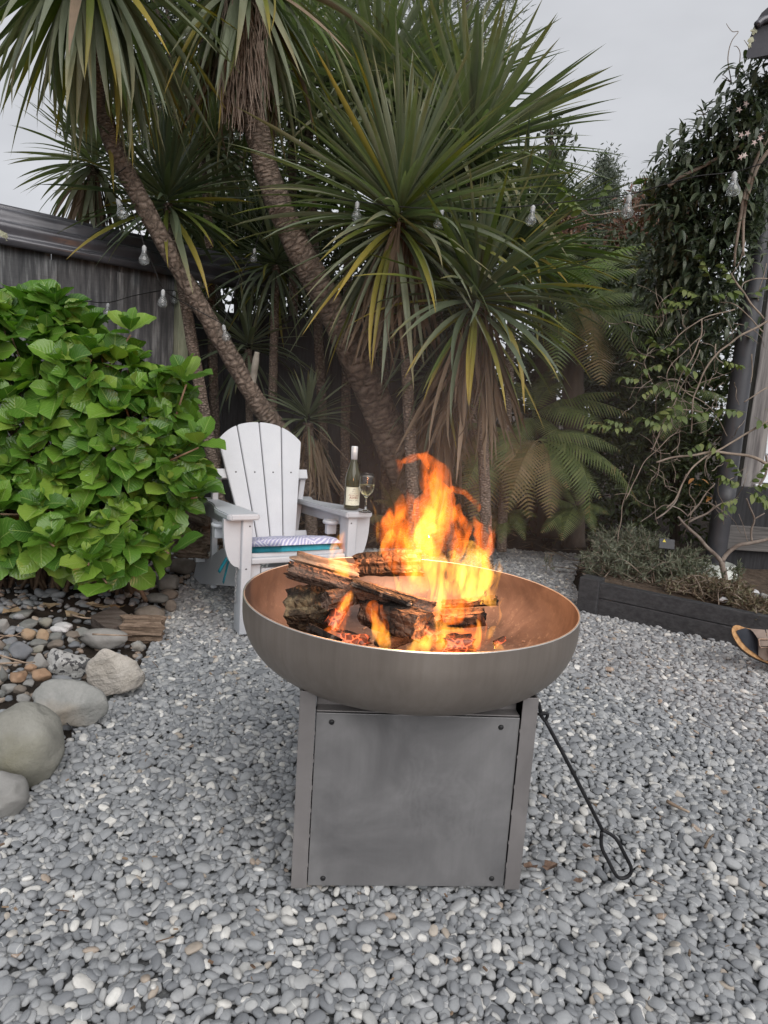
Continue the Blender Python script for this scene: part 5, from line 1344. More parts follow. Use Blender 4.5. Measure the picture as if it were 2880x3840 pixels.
# A: leaning trunk left, crown above the frame
tA = ctree('slender cabbage tree leaning left whose crown hangs into the top left corner', P(1150, 1800, 4.75))
trunk(tA, [(1160, 1860, 4.78, 44), (1060, 1645, 4.72, 40), (960, 1500, 4.65, 35), (860, 1330, 4.55, 33), (740, 1130, 4.45, 32), (620, 920, 4.35, 32), (500, 700, 4.25, 32), (420, 530, 4.15, 32), (383, 410, 4.1, 31), (372, 330, 4.05, 31), (362, 180, 4.0, 33), (350, 40, 3.95, 34), (340, -100, 3.88, 36), (332, -230, 3.84, 42)])
rosette(tA, P(328, -235, 3.82), 1.0, 240, 1, (-.05, -.1, 1), 'p', 20, 150, .8, .84, .14, .6, .04)
# stub of a cut branch on A
trunk(tA, [(945, 1445, 4.62, 14), (952, 1400, 4.6, 13), (958, 1360, 4.58, 12), (964, 1320, 4.57, 9)], MAT('cut_grey_branch', (.22, .20, .17), (.34, .31, .27), 9, .9, .4), 'branch_stub')
# B: main leaning trunk
tB = ctree('thick leaning cabbage tree in the middle with shaggy dead stalks under its crown', P(1640, 2020, 5.0))
trunk(tB, [(1650, 2060, 5.0, 80), (1600, 1930, 4.98, 72), (1520, 1780, 4.95, 67), (1430, 1560, 4.9, 63), (1330, 1330, 4.7, 58), (1230, 1130, 4.55, 53), (1130, 950, 4.45, 49), (1060, 800, 4.4, 46), (1000, 640, 4.35, 43), (962, 480, 4.3, 43), (940, 330, 4.3, 48), (915, 150, 4.3, 56), (900, -60, 4.3, 62)], seg=22)
rosette(tB, P(930, -150, 4.3), 1.0, 220, 2, (.1, -.1, 1), 'p', 20, 150, .8, .74, .12, .55, .08)
trunk(tB, [(925, 480, 4.58, 30), (880, 420, 4.52, 30), (835, 350, 4.45, 28), (800, 290, 4.4, 24), (752, 238, 4.35, 18)], None, 'broken_branch')
trunk(tB, [(893, 440, 4.5, 14), (870, 410, 4.4, 14), (846, 386, 4.33, 13)], MAT('cut_branch', (.30, .20, .12), (.40, .28, .17), 12, .85, .3), 'cut_stub')
m = MB(); r_ = random.Random(5)
for i in range(300):
    x0 = r_.uniform(838, 985); y0 = r_.uniform(-60, 260); ln = r_.uniform(120, 300); Y = r_.uniform(4.08, 4.25); pts = []; xx = x0
    for k in range(7):
        f = k / 6; xx += r_.uniform(-9, 9) + (3 if x0 > 930 else -1); pts.append(P(xx, min(y0 + ln * f, 470 + r_.uniform(0, 60)), Y))
    m.tube(pts, [.0036, .0034, .003, .0028, .0024, .002, .0012], 4, False)
tag(m.build('dead_stalks', MAT('dead_stalk', (.20, .145, .115), (.38, .30, .25), 25, .9, 0), tB, True), kind='stuff')
dead_skirt(tB, P(905, 40, 4.45), 60, .75, .12, 3)
specs = [
 # label, px, py, Y, L, n, kw, trunk half width, trunk foot x
 ('cabbage tree with open star of leaves just right of the leaning slender trunk', 628, 745, 4.62, .72, 130, dict(p1=118, yel=.12, axis=(.05, -.25, 1), droop=.6, wid=.85), 19, 860),
 ('cabbage tree at far left behind the slender trunk against the sky', 345, 605, 5.0, .62, 120, dict(p1=140, mat='p', hang=.2, dead=.25, axis=(-.3, -.2, 1)), 20, 500),
 ('largest cabbage tree crown, in the centre above the chair and fire', 1500, 800, 4.35, 1.02, 295, dict(p1=122, mat='p', yel=.10, hang=.16, axis=(.22, -.1, 1), droop=.55, wid=.6), 20, 1560),
 ('cabbage tree crown directly left of the largest one', 1310, 640, 5.45, .86, 150, dict(p1=110, mat='p', wid=.75, droop=.6, axis=(-.05, 0, 1)), 15, 1290),
 ('cabbage tree crown at upper right with spikes against the sky', 1770, 560, 4.95, .98, 230, dict(p1=110, mat='p', axis=(.25, -.1, 1), droop=.5, wid=.8), 16, 1780),
 ('tall cabbage tree crown at top centre behind the others', 1420, 330, 5.4, .95, 200, dict(p1=112, mat='p', droop=.6, wid=.8), 15, 1450),
 ('cabbage tree crown right of the shaggy trunk', 1150, 340, 5.6, .86, 150, dict(p1=115, mat='p', wid=.75, droop=.7), 15, 1230),
 ('cabbage tree with yellowing drooping leaves at right of centre', 1790, 1110, 4.25, .82, 170, dict(p1=120, yel=.30, hang=.2, axis=(.05, -.2, 1), droop=1.0, wid=.8), 18, 1830),
 ('cabbage tree whose leaves spread to the right towards the ferns', 1930, 930, 4.85, .85, 140, dict(p1=100, mat='g', axis=(.45, -.2, .9), droop=.9, yel=.25, wid=.75), 15, 1880),
 ('small cabbage tree crown between the two leaning trunks', 1035, 975, 5.2, .62, 110, dict(p1=125, yel=.12, hang=.15, wid=.8), 15, 1010),
 ('low young cabbage tree behind the right end of the chair back', 1155, 1565, 4.75, .46, 70, dict(p1=120, hang=.25, dead=.3), 20, 1170),
 ('small cabbage tree with dry leaves above the flames', 1660, 1400, 4.65, .55, 55, dict(p1=125, yel=.2, dead=.5, hang=.3), 15, 1690),
 ('cabbage tree crown high between the two leaning trunks', 770, 520, 5.6, .78, 130, dict(p1=120, mat='g'), 15, 820),
 ('tall cabbage tree crown filling the top right of the clump behind others', 1640, 400, 5.7, 1.0, 180, dict(p1=105, mat='p', wid=.65, droop=.5), 14, 1650),
 ('high cabbage tree crown just right of the shaggy stalks at the top', 1090, 120, 5.9, .9, 150, dict(p1=115, mat='p', wid=.65, droop=.7), 14, 1110),
 ('dim cabbage tree crown low behind the chair left of the young one', 930, 1290, 5.25, .55, 60, dict(p1=120, hang=.2), 13, 945),
]
for i, (lb, px, py, Y, L, n, kw, tw, fx) in enumerate(specs):
    t = ctree(lb, G(fx, 1504 + 2600 * 1.05 / Y))
    trunk(t, to_ground(px, py, Y, fx, tw))
    rosette(t, P(px, py, Y), L, n, 100 + i, **kw)
    if i in (1, 2, 7, 10, 11): dead_skirt(t, P(px, py + 60, Y), {1: 60, 2: 90, 7: 90, 10: 60, 11: 70}[i], {1: .5, 2: .75, 7: .8, 10: .5, 11: .7}[i], .10, 50 + i)

# ------------------------------------------------------------------ hydrangea at the left
L_hyd = leafmat('hydrangea_leaf', [(0, (.05, .135, .02)), (.4, (.095, .215, .027)), (.8, (.15, .29, .036)), (1, (.25, .36, .06))], None, .3, .30, True, .15, spec=.5)
def broad_leaf(seed, cup=.16, curl=.25):
    r = random.Random(seed); m = MB(); nx, ny = 9, 4
    for i in range(nx + 1):
        t = i / nx; w = .40 * max(0.0, math.sin(math.pi * min(1, t ** 1.12))) ** .55 * (.86 + .2 * t)
        if i == 0: w = .02
        if i == nx: w = .0
        if 0 < i < nx: w *= 1 + (.05 if i % 2 else -.04)
        z0 = -curl * t * t + .03 * math.sin(t * 5 + seed)
        for j in range(-ny // 2, ny // 2 + 1):
            s = j / (ny / 2); y = s * w
            z = z0 + cup * abs(s) * w + .018 * math.sin(i * 2.6) * abs(s) + .012 * r.uniform(-1, 1) * abs(s)
            m.v.append((t - .03 * abs(s), y, z)); m.uv.append((t, .5 + s * .5))
    k = ny + 1
    for i in range(nx):
        for j in range(ny): a = i * k + j; m.f.append((a, a + k, a + k + 1, a + 1))
    return m
HYD = [broad_leaf(s, rnd(.2, .55), rnd(.0, .28)) for s in range(6)]; HYDM = [b.mesh('leaf', L_hyd, True) for b in HYD]
def blob_tips(blobs, n, seed, front=True):
    r = random.Random(seed); out = []; tries = 0
    while len(out) < n and tries < n * 60:
        tries += 1; c, rr = blobs[r.choices(range(len(blobs)), [b[1][0] * b[1][2] for b in blobs])[0]]
        d = Vector((r.gauss(0, 1), r.gauss(0, 1), r.gauss(0, 1))).normalized()
        if d.z < -.75 or (front and d.y > .55): continue
        p = c + Vector((d.x * rr[0], d.y * rr[1], d.z * rr[2]))
        if any(sum(((p - c2)[k] / r2[k]) ** 2 for k in range(3)) < .88 for c2, r2 in blobs if c2 is not c): continue
        nr = Vector((d.x / rr[0], d.y / rr[1], d.z / rr[2])).normalized()
        if any((p - q).length < .098 for q, _ in out): continue
        out.append((p, nr))
    return out
hb = [(P(150, 1690, 3.35), (.46, .42, .46)), (P(480, 1680, 3.25), (.22, .28, .30)), (P(60, 1320, 3.35), (.30, .33, .22)), (P(400, 1980, 3.1), (.25, .24, .20)), (P(110, 1950, 3.05), (.32, .26, .19)), (P(330, 1430, 3.3), (.28, .28, .20)), (P(620, 1500, 3.3), (.10, .15, .11)), (P(640, 1790, 3.2), (.12, .14, .18)), (P(230, 1240, 3.3), (.12, .16, .14))]
hy = thing('hydrangea', G(300, 2300, 0.0), 'large bright green leafy hydrangea bush at the left', 'shrub')
tips = blob_tips(hb, 290, 3)
for q in ((105, 1120, 3.25), (205, 1115, 3.2), (480, 1215, 3.2), (690, 1400, 3.15), (330, 1215, 3.25), (20, 1180, 3.2), (400, 2150, 2.85), (330, 2080, 2.8), (190, 2010, 2.75), (620, 2040, 3.0), (745, 1640, 3.1), (740, 1830, 3.1)):
    tips.append((P(*q), Vector((rnd(-.2, .2), -.45, .85)).normalized()))
allL = []; r_ = random.Random(8)
stems = MB()
for p, nr in tips:
    nr = (nr * .9 + UP * .75 + Vector((r_.uniform(-.3, .3), r_.uniform(-.3, .1), 0))).normalized(); e1 = nr.orthogonal().normalized(); e2 = nr.cross(e1); a0 = r_.uniform(0, 6.28); sz = r_.uniform(.85, 1.15)
    for lev, (pol, s) in enumerate(((66, .158), (50, .135), (32, .10), (14, .05))):
        for k in (0, 1):
            a = a0 + lev * 1.5708 + k * math.pi + r_.uniform(-.25, .25); po = R(pol + r_.uniform(-12, 12))
            d = nr * math.cos(po) + (e1 * math.cos(a) + e2 * math.sin(a)) * math.sin(po)
            F = frame(d, nr if pol > 30 else (e1 * -math.cos(a) - e2 * math.sin(a))) @ Matrix.Rotation(r_.uniform(-.3, .3), 3, 'X'); l = s * sz * r_.uniform(.65, 1.1)
            allL.append((p - nr * (.045 * (3 - lev) / 3) + d * .012, F, l, l * r_.uniform(.9, 1.15), r_.randint(0, 5)))
    b0 = Vector((hb[0][0].x + rnd(-.3, .5), hb[0][0].y + rnd(-.1, .2), .05)); 
    stems.tube([Vector(q) for q in spline([b0, (b0 + p) / 2 + Vector((rnd(-.06, .06), rnd(-.05, .05), .12)), p - nr * .05], 3)], [.010, .009, .008, .007, .006, .005, .004], 5)
def seen_score(L): 
    q = L[0] - CAMP; return (L[2] ** 2 / q.length_squared) * (1 if in_view(L[0]) else 0) * (1.2 if L[0].y < 3.1 else .5)
allL.sort(key=seen_score, reverse=True)
for p, F, l, w, k in allL[:300]: place('leaf', HYDM[k], TRS(p, F, l, w, l), hy)
m = MB()
for p, F, l, w, k in allL[300:]:
    T_ = TRS(p, F, l, w, l); m.add([T_ @ Vector(v) for v in HYD[k].v], HYD[k].f, HYD[k].uv)
for i in range(500):      # inner leaves
    c, rr = r_.choice(hb); d = Vector((r_.gauss(0, 1), r_.gauss(0, 1), r_.gauss(0, 1))).normalized() * r_.uniform(.5, .88); p = c + Vector((d.x * rr[0], d.y * rr[1], d.z * rr[2]))
    F = frame(Vector((r_.gauss(0, 1), r_.gauss(0, 1), r_.gauss(0, .6))), UP); b = HYD[r_.randint(0, 5)]; T_ = TRS(p, F, .11); m.add([T_ @ Vector(v) for v in b.v], b.f, b.uv)
tag(m.build('foliage', L_hyd, hy, True, False), kind='stuff')
M_stem = MAT('hydrangea_stem', (.16, .10, .07), (.25, .17, .11), 20, .85, .2)
tag(stems.build('stems', M_stem, hy, True, False), kind='stuff')
MB().tube([Vector(q) for q in spline([G(548, 2255, .02), P(505, 2160, 3.2), P(490, 2060, 3.2), P(485, 1980, 3.2)], 4)], .011, 8).build('bare_stem', M_stem, hy, True)

# ------------------------------------------------------------------ ferns
def frond(seed, n=27, arch=.22, sub=14):
    """bipinnate frond, chord from 0 to 1 along x"""
    r = random.Random(seed); m = MB()
    def mid(t): return Vector((t, .02 * math.sin(t * 3 + seed), arch * 4 * t * (1 - t) * (1.1 - .3 * t)))
    pts = [mid(i / 14) for i in range(15)]; m.tube(pts, np.linspace(.007, .0015, 15), 4, False)
    for i in range(n):
        t = .10 + .90 * i / n; L = .27 * math.sin(math.pi * (t ** .75)) ** .8 * (1 - .25 * t) + .01; p = mid(t); tg = (mid(min(1, t + .02)) - mid(t - .02)).normalized()
        for s in (-1, 1):
            dr = (Vector((0, s, 0)) * .93 + tg * .42 - UP * .22).normalized(); q = p
            W_ = .0165 * (L / .27) ** .35; vs = []; uvs = []; sd = (tg - dr * tg.dot(dr)).normalized()
            for j in range(sub + 1):
                f = j / sub; c = p + dr * L * f - UP * (.16 * L * f * f)
                ww = W_ * (1 - f ** 1.6) * (1.0 if j % 2 else .55) + .0008
                vs += [c + sd * ww + dr * ww * .6, c, c - sd * ww + dr * ww * .6]; uvs += [(t, 1), (t, .5), (t, 0)]
            fs = []
            for j in range(sub): a_ = j * 3; fs += [(a_, a_ + 3, a_ + 4, a_ + 1), (a_ + 1, a_ + 4, a_ + 5, a_ + 2)]
            m.add(vs, fs, uvs)
    return m
L_fern = leafmat('fern_leaf', [(0, (.11, .15, .055)), (.5, (.16, .205, .075)), (1, (.22, .25, .10))], (.92, (.24, .19, .08)), .5, .35)
L_fernb = leafmat('browning_fern_leaf', [(0, (.13, .12, .05)), (.5, (.19, .14, .06)), (1, (.24, .17, .09))], None, .6, .25)
L_fernl = leafmat('light_fern_leaf', [(0, (.17, .26, .08)), (.5, (.23, .31, .09)), (1, (.28, .35, .12))], None, .45, .4)
FR = {k: [frond(s, arch=a).mesh('frond', mt, False) for s, a in ((1, .10), (2, .18), (3, .28))] for k, mt in (('f', L_fern), ('b', L_fernb), ('l', L_fernl))}
def fern(label, base, fronds, name='fern', trunk_to=None, tw=30):
    """fronds: list of (base px,py,Y, tip px,py,Y, kind)"""
    t = thing(name, base, label, 'fern', 'ferns at the back of the garden')
    for i, (a, b, k) in enumerate(fronds):
        A_, B_ = P(*a), P(*b); F = frame(B_ - A_, UP + Vector((0, -.35, 0))); l = (B_ - A_).length
        place('frond', FR[k][i % 3], TRS(A_, F @ Matrix.Rotation(rnd(-.25, .25), 3, 'X'), l, l * rnd(.9, 1.15), l), t)
    if trunk_to: trunk(t, trunk_to, B_dark, 'trunk', 12, .15)
    return t
c = (2040, 1120, 5.4)
fern('tree fern with bright green arching fronds below the red foliage', P(2040, 1900, 5.4), [(c, (2440, 905, 5.0), 'l'), (c, (2340, 1010, 4.7), 'l'), (c, (2200, 870, 5.5), 'l'), (c, (2480, 1010, 5.2), 'f'), (c, (1880, 900, 5.5), 'f'), (c, (2180, 1250, 4.8), 'f'), (c, (2390, 960, 5.6), 'f'), (c, (2080, 880, 6.0), 'f'), (c, (2260, 1120, 4.7), 'l')], 'tree_fern', to_ground(2040, 1120, 5.4, 2060, 36))
c = (2150, 1180, 5.0)
fern('tree fern with long brownish edged fronds drooping to the right', P(2150, 1900, 5.0), [(c, (2540, 1230, 4.7), 'f'), (c, (2500, 1140, 5.0), 'f'), (c, (2400, 1400, 4.6), 'f'), (c, (2270, 1450, 4.5), 'b'), (c, (2600, 1320, 5.2), 'f'), (c, (2080, 1430, 4.6), 'f'), (c, (2330, 1080, 5.3), 'f'), (c, (2440, 1330, 4.8), 'l'), (c, (2230, 1350, 4.5), 'b')], 'tree_fern', to_ground(2150, 1180, 5.0, 2150, 36))
c = (2000, 1560, 5.1)
fern('dark fern in the middle of the right hand planting', P(2000, 1950, 5.1), [(c, (2330, 1470, 4.8), 'f'), (c, (2290, 1620, 4.6), 'f'), (c, (2200, 1420, 5.1), 'f'), (c, (2150, 1720, 4.6), 'f'), (c, (2380, 1560, 4.9), 'f'), (c, (1880, 1420, 5.2), 'f'), (c, (1900, 1700, 4.8), 'f'), (c, (2060, 1380, 5.3), 'f')])
c = (2020, 1650, 4.75)
fern('large fern drooping over the gravel right of the flames', P(2050, 2000, 4.9), [(c, (2360, 1790, 4.45), 'f'), (c, (2330, 1690, 4.6), 'f'), (c, (2210, 1960, 4.5), 'f'), (c, (2260, 1870, 4.45), 'f'), (c, (2070, 1950, 4.4), 'b'), (c, (1900, 1930, 4.4), 'b'), (c, (2140, 1840, 4.4), 'f'), (c, (2400, 1900, 4.7), 'f')])
c = (1850, 1600, 4.8)
fern('fern with fronds hanging straight down behind the flames', P(1850, 2000, 4.9), [(c, (1740, 1850, 4.5), 'f'), (c, (1830, 1880, 4.5), 'f'), (c, (1920, 1860, 4.5), 'f'), (c, (1700, 1750, 4.6), 'b'), (c, (2010, 1800, 4.6), 'f'), (c, (1990, 1950, 4.5), 'b'), (c, (1780, 1980, 4.5), 'b'), (c, (1660, 1650, 4.9), 'f')])
c = (2160, 1900, 4.85)
fern('low fern at the back corner of the gravel beside the raised bed', P(2160, 2010, 4.85), [(c, (2030, 2000, 4.6), 'f'), (c, (2110, 2030, 4.55), 'f'), (c, (2230, 2010, 4.6), 'f'), (c, (2020, 1880, 4.75), 'f'), (c, (2290, 1930, 4.7), 'f'), (c, (2180, 1760, 5.0), 'f'), (c, (2080, 1790, 4.95), 'f')])
c = (1900, 1930, 5.0)
fern('low browning fern under the yellowing cabbage tree at the gravel edge', P(1900, 2020, 5.0), [(c, (1800, 2010, 4.75), 'b'), (c, (1880, 2040, 4.7), 'f'), (c, (1970, 2030, 4.7), 'f'), (c, (1790, 1900, 4.9), 'b'), (c, (2020, 1940, 4.8), 'f'), (c, (1930, 1800, 5.1), 'f'), (c, (1740, 1980, 4.8), 'b')])
c = (1480, 1960, 4.9)
fern('small dry fern behind the wine glass left of the flames', P(1480, 2040, 4.9), [(c, (1420, 1800, 4.8), 'b'), (c, (1500, 1780, 4.9), 'b'), (c, (1400, 1880, 4.7), 'b'), (c, (1560, 1850, 4.8), 'b'), (c, (1350, 1960, 4.7), 'b'), (c, (1620, 1920, 4.7), 'b')])
c = (2560, 1480, 4.7)
fern('shaded fern behind the tangle of bare vine stems', P(2560, 1900, 4.7), [(c, (2700, 1420, 4.5), 'f'), (c, (2760, 1520, 4.6), 'f'), (c, (2420, 1500, 4.5), 'f'), (c, (2480, 1650, 4.5), 'f'), (c, (2650, 1640, 4.5), 'f')])
# ------------------------------------------------------------------ leaf clouds for shrubs and trees
def leafcloud(blobs, n, size, seed, asp=.45, per=26, cl=.16, up=.3, shell=.55, droop=0.0, zmin=None, curve=.15):
    """small leaf faces gathered in clumps through the volume of some ellipsoids"""
    r = np.random.default_rng(seed); m = MB(); wts = np.array([b[1][0] * b[1][1] * b[1][2] for b in blobs]) ** (2 / 3); wts /= wts.sum()
    nc = max(1, n // per)
    for c in range(nc):
        b, rr = blobs[r.choice(len(blobs), p=wts)]; d = r.normal(size=3); d /= np.linalg.norm(d); q = r.uniform(shell, 1.0) ** .6
        cc = np.array(b) + d * np.array(rr) * q; csz = cl * r.uniform(.6, 1.3)
        main = d * np.array([1, 1, .6]) + np.array([0, 0, up]); main /= np.linalg.norm(main)
        for k in range(per):
            p = cc + r.normal(size=3) * csz * np.array([.5, .5, .42])
            if zmin is not None and p[2] < zmin: continue
            v = main * .7 + r.normal(size=3) * .8; v[2] -= droop; v /= np.linalg.norm(v)
            s = np.cross(v, r.normal(size=3)); s /= (np.linalg.norm(s) + 1e-9); L = size * r.uniform(.65, 1.3); w = L * asp * .5; nn = np.cross(v, s)
            m.add([p, p + v * L * .45 + s * w + nn * L * curve * .3, p + v * L - nn * L * curve, p + v * L * .45 - s * w + nn * L * curve * .3], [(0, 1, 2, 3)], [(0, .5), (.45, 1), (1, .5), (.45, 0)])
    return m
def simple_tree(name, label, cat, base, blobs, n, size, mat, seed, tr=.06, group=None, kind_trunk=True, **kw):
    t = thing(name, base, label, cat, group)
    leafcloud(blobs, n, size, seed, **kw).build('crown', mat, t, False, False)
    if kind_trunk:
        r = random.Random(seed); top = Vector(blobs[0][0]); tp = [Vector(base), Vector(base).lerp(top, .5) + Vector((r.uniform(-.1, .1), 0, 0)), top + Vector((0, 0, blobs[0][1][2] * .6))]
        m = MB(); m.tube([Vector(q) for q in spline(tp, 6)], np.linspace(tr, tr * .25, 13), 8)
        for b, rr in blobs:
            a = Vector(base).lerp(top, r.uniform(.35, .75)); e = Vector(b)
            for k in range(3):
                q = e + Vector((r.uniform(-.7, .7) * rr[0], r.uniform(-.7, .7) * rr[1], r.uniform(-.3, .8) * rr[2]))
                m.tube([Vector(x) for x in spline([a, a.lerp(q, .5) + Vector((0, 0, .05)), q], 4)], np.linspace(tr * .45, tr * .08, 9), 5)
        m.build('trunk', B_dark, t, True)
    return t
def PB_(px, py, Y, rx, ry, rz): return (tuple(P(px, py, Y)), (rx * Y / FPX, ry, rz * Y / FPX))
T_dark = leafmat('dark_evergreen_leaf', [(0, (.038, .05, .03)), (.5, (.065, .08, .046)), (1, (.10, .115, .065))], None, .5, .15)
T_mid = leafmat('olive_leaf', [(0, (.035, .055, .022)), (.5, (.06, .085, .034)), (1, (.10, .12, .05))], None, .5, .2)
T_grey = leafmat('grey_green_leaf', [(0, (.10, .115, .085)), (.5, (.15, .165, .12)), (1, (.22, .23, .17))], None, .6, .2)
T_con = leafmat('hazed_conifer_leaf', [(0, (.12, .14, .12)), (.5, (.16, .18, .15)), (1, (.20, .22, .18))], None, .6, .15)  # paler and greyer than the foliage itself: distance haze put into the colour
T_red = leafmat('bronze_red_leaf', [(0, (.11, .05, .04)), (.5, (.17, .075, .055)), (1, (.22, .12, .08))], None, .55, .2)
T_vine = leafmat('dark_vine_leaf', [(0, (.045, .066, .040)), (.5, (.08, .105, .064)), (1, (.13, .15, .095))], None, .32, .18, spec=.5)
T_wis = leafmat('fresh_vine_leaf', [(0, (.11, .155, .05)), (.5, (.15, .20, .065)), (1, (.22, .25, .085))], None, .45, .35)
def gz(px, Y): p = P(px, 1900, Y); return (p.x, p.y, -.02)
BG = 'background trees'
simple_tree('evergreen_tree', 'dark evergreen tree behind the leaning trunks at upper left', 'tree', gz(800, 8.5), [PB_(800, 250, 8.5, 330, 1.0, 360), PB_(520, 420, 8.3, 200, .8, 330), PB_(1050, 450, 8.8, 300, 1.0, 400), PB_(760, 700, 8.6, 320, .9, 320), PB_(1000, 60, 8.7, 420, 1.1, 260), PB_(640, 80, 8.5, 260, .9, 240)], 21000, .085, T_dark, 1, .16, BG, per=30, cl=.24, asp=.32)
simple_tree('evergreen_tree', 'feathery dark tree rising behind the top centre crowns', 'tree', gz(1650, 8.8), [PB_(1740, 40, 8.8, 180, .9, 180), PB_(1560, 120, 8.8, 260, .9, 260), PB_(1400, 60, 9.0, 260, .9, 200), PB_(1860, 110, 8.7, 60, .5, 80), PB_(1600, 450, 8.8, 280, .9, 300)], 15000, .10, T_con, 2, .14, BG, per=34, cl=.22, asp=.10, up=.8, curve=.3)
simple_tree('shrub_tree', 'small leafy tree with upright twigs beside the cabbage leaves against the sky', 'tree', gz(2050, 7.2), [PB_(2060, 600, 7.2, 40, .3, 150), PB_(2010, 740, 7.2, 60, .4, 150), PB_(2085, 790, 7.2, 50, .4, 110), PB_(2060, 1000, 7.2, 150, .5, 160)], 3000, .075, T_dark, 3, .05, BG, per=14, cl=.12, up=1.2, asp=.42)
simple_tree('conifer', 'pointed grey green conifer in the distance right of centre', 'conifer', gz(2255, 11.5), [PB_(2268, 625, 11.5, 20, .2, 60), PB_(2262, 710, 11.5, 62, .35, 85), PB_(2250, 810, 11.5, 105, .5, 95), PB_(2245, 930, 11.5, 120, .7, 110), PB_(2240, 1080, 11.5, 140, .8, 130)], 26000, .065, T_con, 4, .08, BG, per=34, cl=.13, asp=.3, up=.5, shell=.3)
simple_tree('conifer', 'rounded distant conifer just left of the climbing vine', 'conifer', gz(2420, 13), [PB_(2405, 730, 13, 30, .3, 45), PB_(2450, 830, 13, 110, .7, 150), PB_(2520, 760, 13, 70, .6, 120), PB_(2400, 1000, 13, 160, .8, 160)], 5000, .12, T_con, 5, .09, BG, per=24, cl=.2, asp=.3, shell=.3)
simple_tree('bronze_shrub', 'bronze red leaved shrub behind the bright fern', 'shrub', gz(2400, 6.8), [PB_(2420, 850, 6.8, 90, .4, 100), PB_(2490, 900, 6.8, 90, .4, 110), PB_(2380, 980, 6.8, 100, .4, 80), PB_(2080, 850, 6.6, 60, .3, 70)], 6500, .10, T_red, 6, .05, None, per=22, cl=.16, asp=.16, droop=.3)
SG = 'undergrowth shrubs'
simple_tree('evergreen_shrub', 'dark shrub filling the gap behind the ferns on the right', 'shrub', gz(2250, 6.2), [PB_(2250, 1250, 6.2, 240, .5, 300), PB_(2120, 1500, 6.0, 260, .5, 300), PB_(2400, 1500, 6.2, 240, .5, 330), PB_(2330, 1060, 6.4, 220, .5, 160)], 12000, .075, T_dark, 7, .06, SG, per=28, cl=.16, shell=.2)
simple_tree('evergreen_shrub', 'dark shrub behind the leaning trunks and the flames', 'shrub', gz(1500, 6.3), [PB_(1450, 1400, 6.3, 300, .4, 330), PB_(1150, 1250, 6.4, 330, .4, 300), PB_(1750, 1400, 6.3, 300, .4, 360), PB_(1350, 1050, 6.5, 380, .5, 250), PB_(1750, 1000, 6.4, 300, .4, 250)], 14000, .075, T_dark, 8, .06, SG, per=28, cl=.16, shell=.2)
simple_tree('evergreen_shrub', 'olive shrub between shed roof and the shaggy trunk', 'shrub', gz(900, 6.6), [PB_(880, 950, 6.6, 230, .5, 220), PB_(700, 820, 7.0, 150, .5, 130), PB_(1100, 850, 6.8, 200, .5, 220)], 6000, .08, T_mid, 9, .05, SG, per=26, cl=.18, shell=.2)
simple_tree('evergreen_shrub', 'mixed leafy shrub behind the bare vine stems on the right', 'shrub', gz(2560, 5.2), [PB_(2520, 1500, 5.2, 200, .35, 300), PB_(2620, 1800, 5.1, 150, .35, 260), PB_(2420, 1750, 5.2, 170, .35, 260), PB_(2600, 1250, 5.3, 180, .35, 220)], 9000, .06, T_mid, 10, .05, SG, per=24, cl=.13, shell=.2)
simple_tree('evergreen_shrub', 'low dark shrub in shade right behind the fern by the gravel', 'shrub', gz(2050, 5.7), [PB_(1950, 1820, 5.7, 260, .3, 220), PB_(2250, 1830, 5.6, 220, .3, 220), PB_(1650, 1800, 5.8, 260, .3, 220), PB_(1330, 1800, 5.9, 300, .3, 260)], 11000, .055, T_mid, 11, .05, SG, per=26, cl=.13, shell=.2)

# dry leaf litter on the soil under the trees
m = MB(); r_ = random.Random(3)
for i in range(1600):
    p = Vector((r_.uniform(-1.6, 2.0), r_.uniform(4.6, 6.2), .0)); p.z = -.03 + (min(.25, (p.y - 5.2) * .25) if p.y > 5.2 else 0) + r_.uniform(.005, .05)
    if inside(GRAVEL, np.array(p.x), np.array(p.y)): continue
    v = Vector((r_.gauss(0, 1), r_.gauss(0, 1), r_.gauss(0, .35))).normalized(); s = v.cross(Vector((r_.gauss(0, .3), r_.gauss(0, .3), 1))).normalized(); L = r_.uniform(.06, .35); w = .012
    m.add([p, p + v * L * .5 + s * w, p + v * L, p + v * L * .5 - s * w], [(0, 1, 2, 3)], [(0, .5), (.5, 1), (1, .5), (.5, 0)])
tag(m.build('leaf_litter', L_dead, None, False, False), 'brown fallen leaves covering the soil under the trees', 'leaf litter', None, 'stuff')

# ------------------------------------------------------------------ climbing vine over the house corner
VY = 3.95
vine = thing('climbing_vine', P(2750, 2050, VY), 'dark leaved climbing vine covering the house corner under the roof end', 'vine')
vb = [PB_(2850, 330, 3.75, 110, .18, 130), PB_(2780, 470, 3.8, 130, .2, 140), PB_(2690, 570, 3.9, 150, .22, 130), PB_(2590, 640, 3.95, 130, .22, 110), PB_(2520, 720, 4.0, 90, .2, 100), PB_(2680, 760, 4.0, 170, .25, 150), PB_(2560, 880, 4.1, 130, .25, 130), PB_(2760, 820, 4.05, 110, .2, 180), PB_(2640, 980, 4.15, 150, .25, 160), PB_(2520, 1060, 4.3, 130, .25, 160), PB_(2660, 1180, 4.3, 130, .25, 160), PB_(2860, 600, 3.9, 60, .2, 200)]
def vleaf(seed):
    r = random.Random(seed); m = MB(); n = 6
    for i in range(n + 1):
        t = i / n; w = .165 * math.sin(math.pi * t ** .8) ** .9; z = -.35 * t * t + r.uniform(-.01, .01)
        for s in (-1, 0, 1): m.v.append((t, s * w, z + abs(s) * w * .35)); m.uv.append((t, .5 + .5 * s))
    for i in range(n):
        a = i * 3; m.f += [(a, a + 3, a + 4, a + 1), (a + 1, a + 4, a + 5, a + 2)]
    return m
